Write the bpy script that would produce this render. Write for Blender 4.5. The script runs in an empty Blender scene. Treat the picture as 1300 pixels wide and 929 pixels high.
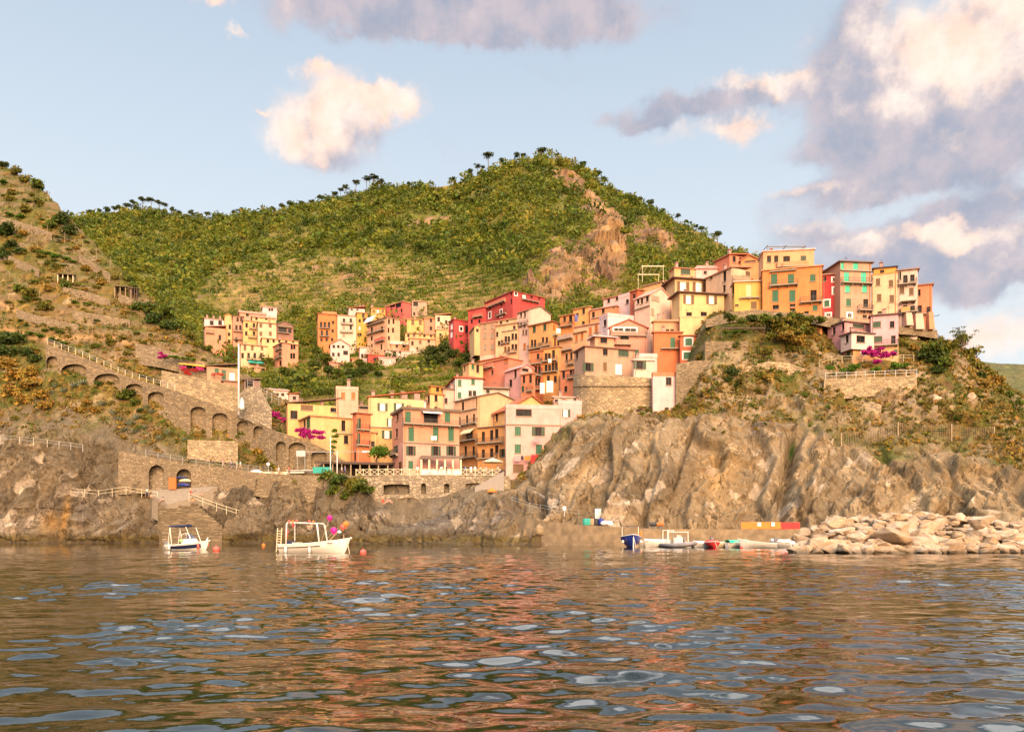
import bpy, bmesh, math, random
import numpy as np
from mathutils import Vector, Matrix
random.seed(7)
RNG = np.random.default_rng(11)
R = math.radians
SC = bpy.context.scene
COL = SC.collection
CAM_H, HOR, FPX, CX = 2.0, 675.0, 1000.0, 650.0

def P(px, py, Y):
    """a point Y metres out that stands in the direction of the photograph's pixel (px, py)"""
    return Vector(((px - CX) * Y / FPX, Y, CAM_H + (HOR - py) * Y / FPX))

def lin(c):
    return tuple(((x / 255.0) / 12.92 if x / 255.0 <= 0.04045 else ((x / 255.0 + 0.055) / 1.055) ** 2.4) for x in c)

# ------------------------------------------------------------------ noise
_perm = RNG.permutation(256).astype(np.int64)
_perm = np.concatenate([_perm, _perm, _perm])
_grad = RNG.normal(size=(256, 3)); _grad /= np.linalg.norm(_grad, axis=1, keepdims=True)

def perlin(p):
    p = np.asarray(p, dtype=np.float64)
    i = np.floor(p).astype(np.int64); f = p - i; i &= 255
    u = f * f * f * (f * (f * 6 - 15) + 10)
    out = 0
    for dx in (0, 1):
        for dy in (0, 1):
            for dz in (0, 1):
                h = _perm[_perm[_perm[(i[:, 0] + dx) & 255] + ((i[:, 1] + dy) & 255)] + ((i[:, 2] + dz) & 255)]
                g = _grad[h & 255]
                d = g[:, 0] * (f[:, 0] - dx) + g[:, 1] * (f[:, 1] - dy) + g[:, 2] * (f[:, 2] - dz)
                w = (u[:, 0] if dx else 1 - u[:, 0]) * (u[:, 1] if dy else 1 - u[:, 1]) * (u[:, 2] if dz else 1 - u[:, 2])
                out = out + d * w
    return out * 1.4

def fbm(p, scale, octs=4, ridge=False, gain=0.5):
    p = np.asarray(p) / scale
    a, s, o = 1.0, 0.0, 0.0
    for k in range(octs):
        n = perlin(p + 17.3 * k)
        if ridge: n = 1 - 2 * np.abs(n)
        o = o + a * n; s += a; a *= gain; p = p * 2.03
    return o / s

def sstep(a, b, x):
    t = np.clip((x - a) / (b - a), 0, 1); return t * t * (3 - 2 * t)

# ------------------------------------------------------------------ objects
def tag(o, label=None, cat=None, group=None, kind=None):
    if label: o['label'] = label
    if cat: o['category'] = cat
    if group: o['group'] = group
    if kind: o['kind'] = kind
    return o

def empty(name, loc=(0, 0, 0), rz=0.0, label=None, cat=None, group=None):
    o = bpy.data.objects.new(name, None); COL.objects.link(o)
    o.location = loc; o.rotation_euler = (0, 0, rz); o.empty_display_size = 0.3
    return tag(o, label, cat, group)

class MB:
    """collects shapes for ONE mesh object"""
    def __init__(self): self.v = []; self.f = []; self.m = []
    def quad(self, a, b, c, d, m=0):
        n = len(self.v); self.v += [tuple(a), tuple(b), tuple(c), tuple(d)]; self.f.append((n, n + 1, n + 2, n + 3)); self.m.append(m); return self
    def poly(self, pts, m=0):
        n = len(self.v); self.v += [tuple(p) for p in pts]; self.f.append(tuple(range(n, n + len(pts)))); self.m.append(m); return self
    def hexa(self, p, m=0):
        """p: eight corners, bottom four then top four, both counter-clockwise from above"""
        n = len(self.v); self.v += [tuple(q) for q in p]
        for f in ((3, 2, 1, 0), (4, 5, 6, 7), (0, 1, 5, 4), (1, 2, 6, 5), (2, 3, 7, 6), (3, 0, 4, 7)):
            self.f.append(tuple(n + k for k in f)); self.m.append(m)
        return self
    def box(self, x0, x1, y0, y1, z0, z1, m=0):
        return self.hexa([(x0, y0, z0), (x1, y0, z0), (x1, y1, z0), (x0, y1, z0), (x0, y0, z1), (x1, y0, z1), (x1, y1, z1), (x0, y1, z1)], m)
    def tube(self, pts, r, n=8, m=0, cap=True):
        pts = [Vector(p) for p in pts]
        rs = r if isinstance(r, (list, tuple)) else [r] * len(pts)
        base = len(self.v)
        for k, p in enumerate(pts):
            d = (pts[min(k + 1, len(pts) - 1)] - pts[max(k - 1, 0)]).normalized()
            up = Vector((0, 0, 1)) if abs(d.z) < 0.9 else Vector((1, 0, 0))
            a = d.cross(up).normalized(); b = d.cross(a).normalized()
            for j in range(n):
                t = 2 * math.pi * j / n
                self.v.append(tuple(p + (a * math.cos(t) + b * math.sin(t)) * rs[k]))
        for k in range(len(pts) - 1):
            for j in range(n):
                self.f.append((base + k * n + j, base + k * n + (j + 1) % n, base + (k + 1) * n + (j + 1) % n, base + (k + 1) * n + j)); self.m.append(m)
        if cap:
            self.f.append(tuple(base + j for j in range(n))[::-1]); self.m.append(m)
            e = base + (len(pts) - 1) * n
            self.f.append(tuple(e + j for j in range(n))); self.m.append(m)
        return self
    def ball(self, c, r, sc=(1, 1, 1), seg=12, rings=8, m=0):
        c = Vector(c); n = len(self.v)
        for i in range(rings + 1):
            t = math.pi * i / rings
            for j in range(seg):
                a = 2 * math.pi * j / seg
                self.v.append((c.x + r * sc[0] * math.sin(t) * math.cos(a), c.y + r * sc[1] * math.sin(t) * math.sin(a), c.z + r * sc[2] * math.cos(t)))
        for i in range(rings):
            for j in range(seg):
                self.f.append((n + i * seg + j, n + (i + 1) * seg + j, n + (i + 1) * seg + (j + 1) % seg, n + i * seg + (j + 1) % seg)); self.m.append(m)
        return self
    def build(self, name, mats, parent=None, loc=None, rz=0.0, smooth=False, fix=True):
        me = bpy.data.meshes.new(name)
        me.from_pydata(self.v, [], self.f)
        for mt in (mats if isinstance(mats, (list, tuple)) else [mats]): me.materials.append(mt)
        if any(self.m): me.polygons.foreach_set('material_index', self.m)
        if fix:
            bm = bmesh.new(); bm.from_mesh(me)
            bmesh.ops.remove_doubles(bm, verts=bm.verts, dist=1e-4)
            bmesh.ops.recalc_face_normals(bm, faces=bm.faces)
            bm.to_mesh(me); bm.free()
        if smooth: me.polygons.foreach_set('use_smooth', [True] * len(me.polygons))
        me.update()
        o = bpy.data.objects.new(name, me); COL.objects.link(o)
        if parent is not None: o.parent = parent
        if loc is not None: o.location = loc
        o.rotation_euler = (0, 0, rz)
        return o

def np_mesh(name, verts, faces, mats, cols=None, mi=None, smooth=False, floats=None):
    """one mesh object from numpy arrays; faces is (n, 3 or 4)"""
    me = bpy.data.meshes.new(name)
    nv, nf, k = len(verts), len(faces), faces.shape[1]
    me.vertices.add(nv); me.vertices.foreach_set('co', np.ascontiguousarray(verts, dtype=np.float32).ravel())
    me.loops.add(nf * k); me.loops.foreach_set('vertex_index', np.ascontiguousarray(faces, dtype=np.int32).ravel())
    me.polygons.add(nf)
    me.polygons.foreach_set('loop_start', np.arange(0, nf * k, k, dtype=np.int32))
    me.polygons.foreach_set('loop_total', np.full(nf, k, dtype=np.int32))
    if smooth: me.polygons.foreach_set('use_smooth', np.ones(nf, dtype=bool))
    for mt in (mats if isinstance(mats, (list, tuple)) else [mats]): me.materials.append(mt)
    if mi is not None: me.polygons.foreach_set('material_index', np.ascontiguousarray(mi, dtype=np.int32))
    if cols is not None:
        a = me.color_attributes.new('Col', 'FLOAT_COLOR', 'POINT')
        a.data.foreach_set('color', np.concatenate([cols, np.ones((nv, 1))], 1).astype(np.float32).ravel())
    for nm, vals in (floats or {}).items():
        a = me.attributes.new(nm, 'FLOAT', 'POINT'); a.data.foreach_set('value', vals.astype(np.float32))
    me.update(calc_edges=True); me.validate()
    o = bpy.data.objects.new(name, me); COL.objects.link(o)
    return o

# ------------------------------------------------------------------ materials
class NT:
    def __init__(self, name):
        self.mat = bpy.data.materials.new(name); self.mat.use_nodes = True
        self.t = self.mat.node_tree; self.n = self.t.nodes
        self.b = self.n['Principled BSDF']; self.out = self.n['Material Output']
    def new(self, ty, **kw):
        x = self.n.new(ty)
        for k, v in kw.items(): setattr(x, k, v)
        return x
    def link(self, a, b): self.t.links.new(a, b)
    def obj(self): return self.new('ShaderNodeTexCoord').outputs['Object']
    def noise(self, vec, scale, detail=4.0, rough=0.55):
        x = self.new('ShaderNodeTexNoise'); x.inputs['Scale'].default_value = scale
        x.inputs['Detail'].default_value = detail; x.inputs['Roughness'].default_value = rough
        if vec is not None: self.link(vec, x.inputs['Vector'])
        return x
    def maprange(self, s, a, b, c, d):
        x = self.new('ShaderNodeMapRange'); self.link(s, x.inputs[0])
        for k, v in zip((1, 2, 3, 4), (a, b, c, d)): x.inputs[k].default_value = v
        return x.outputs[0]
    def scaled(self, vec, s):
        x = self.new('ShaderNodeMapping'); x.inputs['Scale'].default_value = s; self.link(vec, x.inputs['Vector']); return x.outputs[0]
    def math(self, op, a, b=None):
        x = self.new('ShaderNodeMath', operation=op)
        for k, v in enumerate((a, b)):
            if v is None: continue
            if isinstance(v, (int, float)): x.inputs[k].default_value = v
            else: self.link(v, x.inputs[k])
        return x.outputs[0]
    def mul(self, col, fac):
        x = self.new('ShaderNodeVectorMath', operation='SCALE')
        if isinstance(col, (tuple, list)): x.inputs[0].default_value = col[:3]
        else: self.link(col, x.inputs[0])
        self.link(fac, x.inputs['Scale']); return x.outputs[0]
    def mix(self, f, a, b):
        x = self.new('ShaderNodeMix', data_type='RGBA')
        if isinstance(f, (int, float)): x.inputs[0].default_value = f
        else: self.link(f, x.inputs[0])
        for k, v in ((6, a), (7, b)):
            if isinstance(v, (tuple, list)): x.inputs[k].default_value = tuple(v[:3]) + (1,)
            else: self.link(v, x.inputs[k])
        return x.outputs[2]
    def bump(self, h, dist, strength=1.0):
        x = self.new('ShaderNodeBump'); x.inputs['Distance'].default_value = dist; x.inputs['Strength'].default_value = strength
        self.link(h, x.inputs['Height']); self.link(x.outputs[0], self.b.inputs['Normal']); return x

_cache = {}
def plain(name, c, rough=0.6, metal=0.0, var=0.12, scale=3.0):
    """paint, cloth or metal with a little wear"""
    k = (name, tuple(c), rough)
    if k in _cache: return _cache[k]
    t = NT(name); n = t.noise(t.obj(), scale, 5)
    t.link(t.mul(c, t.maprange(n.outputs[0], 0.25, 0.75, 1 - var, 1 + var)), t.b.inputs['Base Color'])
    t.b.inputs['Roughness'].default_value = rough; t.b.inputs['Metallic'].default_value = metal
    _cache[k] = t.mat; return t.mat

def stucco(c):
    """painted render: blotches, faint runs of weathering, a gritty surface"""
    l_ = .3 * c[0] + .5 * c[1] + .2 * c[2]
    c = tuple(v * .86 + l_ * .14 for v in c)
    if c[1] < .52 * c[0]: c = (c[0], c[1] * 1.14, c[2] * .74)
    c = (c[0] * .74, c[1] * .65, c[2] * .74 + .012)
    k = ('stucco', tuple(c))
    if k in _cache: return _cache[k]
    t = NT('painted_render'); o = t.obj()
    a = t.noise(o, 0.55, 6, 0.6); s = t.noise(t.scaled(o, (1.1, 1.1, 0.22)), 1.0, 4)
    g = t.noise(o, 9.0, 3)
    v = t.math('MULTIPLY', t.maprange(a.outputs[0], 0.3, 0.7, 0.80, 1.12), t.maprange(s.outputs[0], 0.35, 0.65, 1.02, 0.95))
    base = t.mul(c, v)
    dirt = t.maprange(t.math('MULTIPLY', s.outputs[0], a.outputs[0]), 0.26, 0.42, 0.0, 0.45)
    grey = (c[0] * 0.62 + 0.05, c[1] * 0.6 + 0.05, c[2] * 0.6 + 0.045)
    t.link(t.mix(dirt, base, grey), t.b.inputs['Base Color'])
    t.b.inputs['Roughness'].default_value = 0.88; t.bump(g.outputs[0], 0.02, 0.5)
    _cache[k] = t.mat; return t.mat

def tiles(c):
    k = ('tiles', tuple(c))
    if k in _cache: return _cache[k]
    t = NT('roof_tiles'); o = t.obj()
    a = t.noise(o, 1.7, 5); v = t.new('ShaderNodeTexVoronoi'); v.inputs['Scale'].default_value = 3.0; t.link(o, v.inputs['Vector'])
    w = t.new('ShaderNodeTexWave', wave_type='BANDS', bands_direction='X'); w.inputs['Scale'].default_value = 1.4; t.link(o, w.inputs['Vector'])
    m = t.mix(t.maprange(a.outputs[0], 0.35, 0.65, 0, 0.8), c, (c[0] * 0.55, c[1] * 0.62, c[2] * 0.7))
    t.link(t.mul(m, t.maprange(v.outputs['Color'], 0, 1, 0.75, 1.2)), t.b.inputs['Base Color'])
    t.b.inputs['Roughness'].default_value = 0.9; t.bump(w.outputs[0], 0.06)
    _cache[k] = t.mat; return t.mat

def masonry(c, c2, size=(0.55, 0.28), name='rubble_stone'):
    """rough stone masonry: uneven courses, lighter joints, tufts of stain"""
    k = ('mas', tuple(c), tuple(c2), size)
    if k in _cache: return _cache[k]
    t = NT(name); o = t.obj()
    warp = t.noise(o, 0.9, 3)
    ad = t.new('ShaderNodeVectorMath', operation='MULTIPLY_ADD'); t.link(warp.outputs['Color'], ad.inputs[0])
    ad.inputs[1].default_value = (0.35, 0.35, 0.22); t.link(o, ad.inputs[2])
    s = t.scaled(ad.outputs[0], (1 / size[0], 1 / size[0], 1 / size[1]))
    v = t.new('ShaderNodeTexVoronoi'); v.inputs['Scale'].default_value = 1.0; t.link(s, v.inputs['Vector'])
    e = t.new('ShaderNodeTexVoronoi', feature='DISTANCE_TO_EDGE'); e.inputs['Scale'].default_value = 1.0; t.link(s, e.inputs['Vector'])
    big = t.noise(o, 0.25, 5); 
    sx = t.new('ShaderNodeSeparateXYZ'); t.link(v.outputs['Color'], sx.inputs[0])
    stone = t.mix(t.maprange(sx.outputs[0], 0.1, 0.9, 0, 1), c, c2)
    stone = t.mul(stone, t.maprange(sx.outputs[1], 0, 1, 0.7, 1.25))
    stone = t.mix(t.maprange(big.outputs[0], 0.5, 0.72, 0, 0.5), stone, (c[0] * 0.55, c[1] * 0.55, c[2] * 0.45))
    j = t.maprange(e.outputs[0], 0.0, 0.09, 1, 0)
    t.link(t.mix(t.math('MULTIPLY', j, 0.75), stone, (c[0] * 0.5, c[1] * 0.48, c[2] * 0.45)), t.b.inputs['Base Color'])
    t.b.inputs['Roughness'].default_value = 0.95
    h = t.math('ADD', t.maprange(e.outputs[0], 0.0, 0.2, 0, 1), t.noise(o, 7, 4).outputs[0])
    t.bump(h, 0.09)
    _cache[k] = t.mat; return t.mat

def rockmat(name, scale=1.0, cracks=0.8):
    """ground: colour from the mesh's own 'Col', with strata, cracks and grit where 'rock' is high"""
    t = NT(name); o = t.obj()
    at = t.new('ShaderNodeAttribute', attribute_name='Col'); rk = t.new('ShaderNodeAttribute', attribute_name='rock')
    n1 = t.noise(o, 0.35 * scale, 7, 0.62); n2 = t.noise(o, 2.6 * scale, 6, 0.65)
    mp = t.new('ShaderNodeMapping'); mp.inputs['Rotation'].default_value = (0.5, 0.75, 0.25); mp.inputs['Scale'].default_value = (1.1 * scale, 1.1 * scale, 0.16 * scale)
    wv = t.noise(o, 0.3 * scale, 3)
    ad = t.new('ShaderNodeVectorMath', operation='MULTIPLY_ADD'); t.link(wv.outputs['Color'], ad.inputs[0]); ad.inputs[1].default_value = (4, 4, 4); t.link(o, ad.inputs[2])
    t.link(ad.outputs[0], mp.inputs['Vector'])
    st = t.noise(mp.outputs[0], 0.8, 6, 0.6)
    lin_ = t.math('ABSOLUTE', t.math('SUBTRACT', st.outputs[0], 0.5))
    crack = t.math('MULTIPLY', t.maprange(lin_, 0.0, 0.026, 1, 0), t.maprange(n1.outputs[0], 0.45, 0.62, 0, 1))
    k = t.math('MULTIPLY', t.maprange(n1.outputs[0], 0.25, 0.75, 0.74, 1.24), t.maprange(n2.outputs[0], 0.25, 0.75, 0.8, 1.2))
    k = t.math('MULTIPLY', k, t.maprange(st.outputs[0], 0.3, 0.7, 0.7, 1.25))
    c = t.mul(at.outputs['Color'], k)
    f = t.math('MULTIPLY', t.math('MULTIPLY', crack, rk.outputs['Fac']), cracks * 0.95)
    t.link(t.mix(f, c, (0.045, 0.034, 0.022)), t.b.inputs['Base Color'])
    t.b.inputs['Roughness'].default_value = 0.93; t.b.inputs['Specular IOR Level'].default_value = 0.25
    h = t.math('ADD', t.math('MULTIPLY', st.outputs[0], 1.2), t.math('ADD', n1.outputs[0], t.math('MULTIPLY', n2.outputs[0], 0.5)))
    h = t.math('SUBTRACT', h, t.math('MULTIPLY', crack, 0.6))
    t.bump(h, 0.55 / scale, 0.9)
    return t.mat

def leafmat(name='foliage'):
    t = NT(name)
    at = t.new('ShaderNodeAttribute', attribute_name='Col')
    t.link(at.outputs['Color'], t.b.inputs['Base Color']); t.b.inputs['Roughness'].default_value = 0.7
    t.b.inputs['Specular IOR Level'].default_value = 0.2
    tr = t.new('ShaderNodeBsdfTranslucent'); t.link(at.outputs['Color'], tr.inputs['Color'])
    mx = t.new('ShaderNodeMixShader'); mx.inputs[0].default_value = 0.25
    t.link(t.b.outputs[0], mx.inputs[1]); t.link(tr.outputs[0], mx.inputs[2]); t.link(mx.outputs[0], t.out.inputs['Surface'])
    return t.mat

def glassmat(c=(0.016, 0.014, 0.014)):
    t = NT('window_glass'); n = t.noise(t.obj(), 0.6, 2)
    t.link(t.mul(c, t.maprange(n.outputs[0], 0.3, 0.7, 0.5, 1.6)), t.b.inputs['Base Color'])
    t.b.inputs['Roughness'].default_value = 0.3; t.b.inputs['Specular IOR Level'].default_value = 0.06; return t.mat

M = dict(
    glass=glassmat(), green=plain('green_shutter_paint', lin((38, 92, 62)), 0.6), dgreen=plain('dark_green_paint', lin((42, 66, 44)), 0.6),
    turq=plain('turquoise_paint', lin((40, 190, 150)), 0.55), brown=plain('brown_shutter_paint', lin((104, 74, 44)), 0.65), rust=plain('orange_brown_paint', lin((176, 98, 40)), 0.65),
    mint=plain('mint_paint', lin((150, 190, 140)), 0.6), white=plain('white_paint', (0.72, 0.70, 0.66), 0.55), cream=plain('cream_paint', (0.62, 0.52, 0.34), 0.6),
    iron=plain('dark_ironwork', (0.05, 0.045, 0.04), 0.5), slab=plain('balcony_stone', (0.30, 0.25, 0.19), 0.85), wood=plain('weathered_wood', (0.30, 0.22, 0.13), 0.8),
    dwood=plain('dark_brown_wood', (0.07, 0.04, 0.025), 0.7), cloth=plain('white_cloth', (0.75, 0.72, 0.7), 0.9), red=plain('red_cloth', (0.62, 0.03, 0.03), 0.8),
    orange=plain('orange_cloth', (0.75, 0.18, 0.03), 0.8), pink=plain('pink_cloth', (0.7, 0.25, 0.25), 0.8), teal=plain('teal_cloth', (0.03, 0.3, 0.25), 0.8),
    dkglass=glassmat(), navy=plain('navy_canvas', (0.012, 0.018, 0.07), 0.6), blue=plain('blue_paint', (0.015, 0.03, 0.22), 0.35), magenta=plain('magenta_plastic', (0.62, 0.0, 0.22), 0.5),
    buoy=plain('faded_red_plastic', (0.70, 0.10, 0.07), 0.45), gel=plain('white_gelcoat', (0.74, 0.70, 0.64), 0.3), steel=plain('galvanised_steel', (0.45, 0.43, 0.4), 0.4, 0.6),
    concrete=plain('concrete', (0.215, 0.172, 0.122), 0.92, var=0.25), grey=plain('grey_plastic', (0.16, 0.16, 0.17), 0.5), rubber=plain('black_rubber', (0.02, 0.02, 0.02), 0.6),
    skin=plain('skin', (0.48, 0.25, 0.16), 0.6), hair=plain('dark_hair', (0.03, 0.02, 0.012), 0.7), terra=tiles(lin((176, 98, 62))), terra2=tiles(lin((196, 86, 50))), slate=tiles(lin((126, 104, 84))),
    stone=masonry((0.29, 0.21, 0.12), (0.20, 0.15, 0.092)), stone2=masonry((0.245, 0.18, 0.105), (0.33, 0.25, 0.155), (0.5, 0.22)), bast=masonry((0.42, 0.31, 0.18), (0.30, 0.23, 0.14), (0.75, 0.4)),
    gstone=masonry((0.25, 0.2, 0.14), (0.36, 0.29, 0.2), (0.7, 0.5)), leaf=leafmat(), bark=plain('bark', (0.10, 0.07, 0.045), 0.9, var=0.3),
)

# ------------------------------------------------------------------ camera, light, sky
cam = bpy.data.cameras.new('camera'); co = bpy.data.objects.new('camera', cam); COL.objects.link(co)
co.location = (0, 0, CAM_H); co.rotation_euler = (R(90), 0, 0)
cam.sensor_width = 36.0; cam.lens = 36.0 * FPX / 1300.0
cam.shift_y = (HOR - 464.5) / 1300.0
cam.clip_start = 0.1; cam.clip_end = 20000
SC.camera = co
SC.view_settings.view_transform = 'Standard'; SC.view_settings.look = 'None'; SC.view_settings.gamma = 1.0
SC.view_settings.exposure = 1.02
SC.cycles.max_bounces = 6; SC.cycles.diffuse_bounces = 3; SC.cycles.glossy_bounces = 3; SC.cycles.transmission_bounces = 3
SC.cycles.caustics_reflective = False; SC.cycles.caustics_refractive = False

SUN_EL, SUN_AZ = 20.0, 166.0         # azimuth from +Y (away from the viewer), clockwise: low over the water, behind the viewer and to the right
sd = Vector((math.sin(R(SUN_AZ)) * math.cos(R(SUN_EL)), math.cos(R(SUN_AZ)) * math.cos(R(SUN_EL)), math.sin(R(SUN_EL))))
sun = bpy.data.lights.new('sun', 'SUN'); sun.energy = 4.4; sun.angle = R(42.0); sun.color = (1.0, 0.64, 0.36)
so = bpy.data.objects.new('sun', sun); COL.objects.link(so); so.rotation_euler = sd.to_track_quat('Z', 'Y').to_euler(); so.location = sd * 200

def build_world():
    w = bpy.data.worlds.new('World'); SC.world = w; w.use_nodes = True
    t = w.node_tree; N = t.nodes; bg = N['Background']; out = N['World Output']
    L = t.links.new
    def nd(ty, **kw):
        x = N.new(ty)
        for k, v in kw.items(): setattr(x, k, v)
        return x
    def m(op, a, b=None, c=None):
        x = nd('ShaderNodeMath', operation=op)
        for k, v in enumerate((a, b, c)):
            if v is None: continue
            if isinstance(v, (int, float)): x.inputs[k].default_value = v
            else: L(v, x.inputs[k])
        return x.outputs[0]
    def mr(s, a, b, c=0.0, d=1.0, smooth=True):
        x = nd('ShaderNodeMapRange'); x.interpolation_type = 'SMOOTHSTEP' if smooth else 'LINEAR'; L(s, x.inputs[0])
        for k, v in zip((1, 2, 3, 4), (a, b, c, d)): x.inputs[k].default_value = v
        return x.outputs[0]
    def mix(f, a, b):
        x = nd('ShaderNodeMix', data_type='RGBA'); L(f, x.inputs[0])
        for k, v in ((6, a), (7, b)):
            if isinstance(v, tuple): x.inputs[k].default_value = v + (1,)
            else: L(v, x.inputs[k])
        return x.outputs[2]
    sky = nd('ShaderNodeTexSky', sky_type='NISHITA'); sky.sun_disc = False
    sky.sun_elevation = R(SUN_EL); sky.sun_rotation = R(SUN_AZ); sky.air_density = 1.0; sky.dust_density = 1.2; sky.ozone_density = 1.6
    st = nd('ShaderNodeVectorMath', operation='SCALE'); L(sky.outputs[0], st.inputs[0]); st.inputs['Scale'].default_value = 0.12
    skyc = st.outputs[0]
    # direction -> azimuth and elevation in degrees
    tc = nd('ShaderNodeTexCoord'); sx = nd('ShaderNodeSeparateXYZ'); L(tc.outputs['Generated'], sx.inputs[0])
    az = m('MULTIPLY', m('ARCTAN2', sx.outputs[0], sx.outputs[1]), 57.2958)
    el = m('MULTIPLY', m('ARCSINE', sx.outputs[2]), 57.2958)
    hz = mr(el, 0.0, 60.0, 0.97, 0.45)
    skyc = mix(hz, skyc, mix(mr(el, 8.0, 42.0), (0.68, 0.73, 0.76), (0.54, 0.64, 0.74)))           # pale humid air over the sea
    cb = nd('ShaderNodeCombineXYZ'); L(az, cb.inputs[0]); L(el, cb.inputs[1]); pos = cb.outputs[0]
    def noise(scale, detail, rough, off=0.0):
        a = nd('ShaderNodeVectorMath', operation='ADD'); L(pos, a.inputs[0]); a.inputs[1].default_value = (off, off * 0.7, 0)
        x = nd('ShaderNodeTexNoise'); x.inputs['Scale'].default_value = scale; x.inputs['Detail'].default_value = detail; x.inputs['Roughness'].default_value = rough
        L(a.outputs[0], x.inputs['Vector']); return x
    n1 = noise(0.16, 9, 0.6); n2 = noise(0.16, 9, 0.6, 0.9); n3 = noise(0.05, 6, 0.55, 31.0); n4 = noise(0.3, 8, 0.6, 12.0)
    # billows warp the outlines
    wp = nd('ShaderNodeVectorMath', operation='MULTIPLY_ADD'); L(n4.outputs['Color'], wp.inputs[0]); wp.inputs[1].default_value = (5.0, 4.0, 0)
    sb = nd('ShaderNodeVectorMath', operation='ADD'); L(pos, sb.inputs[0]); sb.inputs[1].default_value = (-2.5, -2.0, 0); L(sb.outputs[0], wp.inputs[2])
    def ae(px, py):
        d = P(px, py, 1.0) - Vector((0, 0, CAM_H)); d.normalize()
        return math.degrees(math.atan2(d.x, d.y)), math.degrees(math.asin(d.z))
    def field(blobs):
        acc = None
        for (px, py, rx, ry, wgt) in blobs:
            a, e = ae(px, py); a2, _ = ae(px + rx, py); _, e2 = ae(px, py - ry)
            s = nd('ShaderNodeVectorMath', operation='SUBTRACT'); L(wp.outputs[0], s.inputs[0]); s.inputs[1].default_value = (a, e, 0)
            q = nd('ShaderNodeVectorMath', operation='MULTIPLY'); L(s.outputs[0], q.inputs[0]); q.inputs[1].default_value = (1 / max(a2 - a, .2), 1 / max(e2 - e, .2), 0)
            d = nd('ShaderNodeVectorMath', operation='DOT_PRODUCT'); L(q.outputs[0], d.inputs[0]); L(q.outputs[0], d.inputs[1])
            g = m('MULTIPLY', m('EXPONENT', m('MULTIPLY', d.outputs['Value'], -0.9)), wgt)
            acc = g if acc is None else m('ADD', acc, g)
        return acc
    lit = field([(470, 122, 62, 26, 1.1), (405, 150, 62, 34, 1.1), (398, 82, 24, 13, .9), (385, 185, 45, 28, .7), (505, 125, 32, 22, .8), (328, 133, 13, 6, .8), (272, 2, 22, 13, .9), (300, 42, 20, 4, .5),
                 (985, 108, 38, 16, .9), (930, 98, 26, 10, .6), (938, 165, 30, 15, .9), (1225, 60, 85, 70, 1.2), (1130, 40, 60, 50, .6), (1290, 110, 40, 40, .5), (1000, 245, 30, 10, .6), (1050, 232, 22, 9, .5), (1020, 285, 50, 9, .4),
                 (1190, 300, 95, 14, 1.2), (1270, 345, 60, 12, .4), (1250, 430, 120, 30, .8), (1170, 110, 60, 60, .7), (1280, 30, 60, 60, .8), (880, 175, 50, 12, .4), (1090, 300, 60, 12, .5)])
    grey = field([(560, 12, 160, 36, 1.4), (660, 24, 120, 34, 1.3), (430, -5, 60, 18, .7), (455, 175, 45, 34, .5), (410, 205, 40, 18, .4), (850, 140, 62, 22, 1.0), (920, 130, 70, 20, .7), (800, 155, 40, 10, .5),
                  (1090, 120, 60, 70, 1.0), (1240, 155, 100, 45, 1.1), (1130, 180, 90, 34, .9), (1270, 210, 60, 60, .7), (1110, 240, 90, 18, .7), (1220, 265, 100, 16, .9), (1180, 345, 110, 20, 1.0), (1265, 350, 70, 26, .9), (1020, 300, 90, 14, .6), (960, 330, 60, 10, .4), (1285, 300, 40, 26, .7), (1080, 60, 50, 70, .6), (1270, 130, 80, 60, .7), (1170, 215, 110, 26, .7), (1100, 330, 120, 22, .8), (1240, 370, 90, 16, .6), (760, 30, 90, 26, .6), (480, 30, 120, 22, .6), (990, 270, 60, 20, .4), (1010, 190, 60, 14, .35), (700, 95, 90, 12, .25),
                  (560, -260, 420, 60, .8), (1300, -330, 300, 80, .8), (-300, -200, 300, 60, .7), (1750, 150, 220, 80, .9)])
    nn = m('MULTIPLY', m('SUBTRACT', n1.outputs[0], 0.5), 2.6)
    tot = m('ADD', lit, grey)
    dens = mr(m('ADD', m('MULTIPLY', tot, 1.0), m('MULTIPLY', nn, m('MINIMUM', m('ADD', m('MULTIPLY', tot, 0.9), 0.1), 0.6))), 0.12, 1.0)
    dens = m('MULTIPLY', dens, 0.92)
    high = m('MULTIPLY', mr(el, 34.5, 39.0), mr(n3.outputs[0], 0.30, 0.48))  # bright overhead cloud added above the view, for glints on the sea and soft fill
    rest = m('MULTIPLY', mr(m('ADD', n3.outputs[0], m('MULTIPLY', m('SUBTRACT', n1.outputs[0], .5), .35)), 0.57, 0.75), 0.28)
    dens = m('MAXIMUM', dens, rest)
    # the side of each billow that faces the low sun is warm, the rest mauve
    relief = m('MULTIPLY', m('SUBTRACT', n1.outputs[0], n2.outputs[0]), 4.0)
    share = m('DIVIDE', lit, m('ADD', tot, 0.06))
    tone = mr(m('ADD', m('ADD', share, m('MULTIPLY', relief, 0.55)), m('MULTIPLY', m('SUBTRACT', n1.outputs[0], .5), 0.7)), 0.15, 0.95)
    warm = mix(mr(n4.outputs[0], 0.35, 0.65), (0.93, 0.65, 0.51), (0.95, 0.79, 0.68))
    cold = mix(mr(n4.outputs[0], 0.3, 0.7), (0.31, 0.34, 0.43), (0.54, 0.46, 0.49))
    cc = mix(tone, cold, warm)
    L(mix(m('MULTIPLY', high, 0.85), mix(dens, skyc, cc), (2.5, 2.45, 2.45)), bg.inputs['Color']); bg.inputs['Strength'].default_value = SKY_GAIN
    w.cycles.sampling_method = 'AUTOMATIC'
SKY_GAIN = 0.63
build_world()
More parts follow.
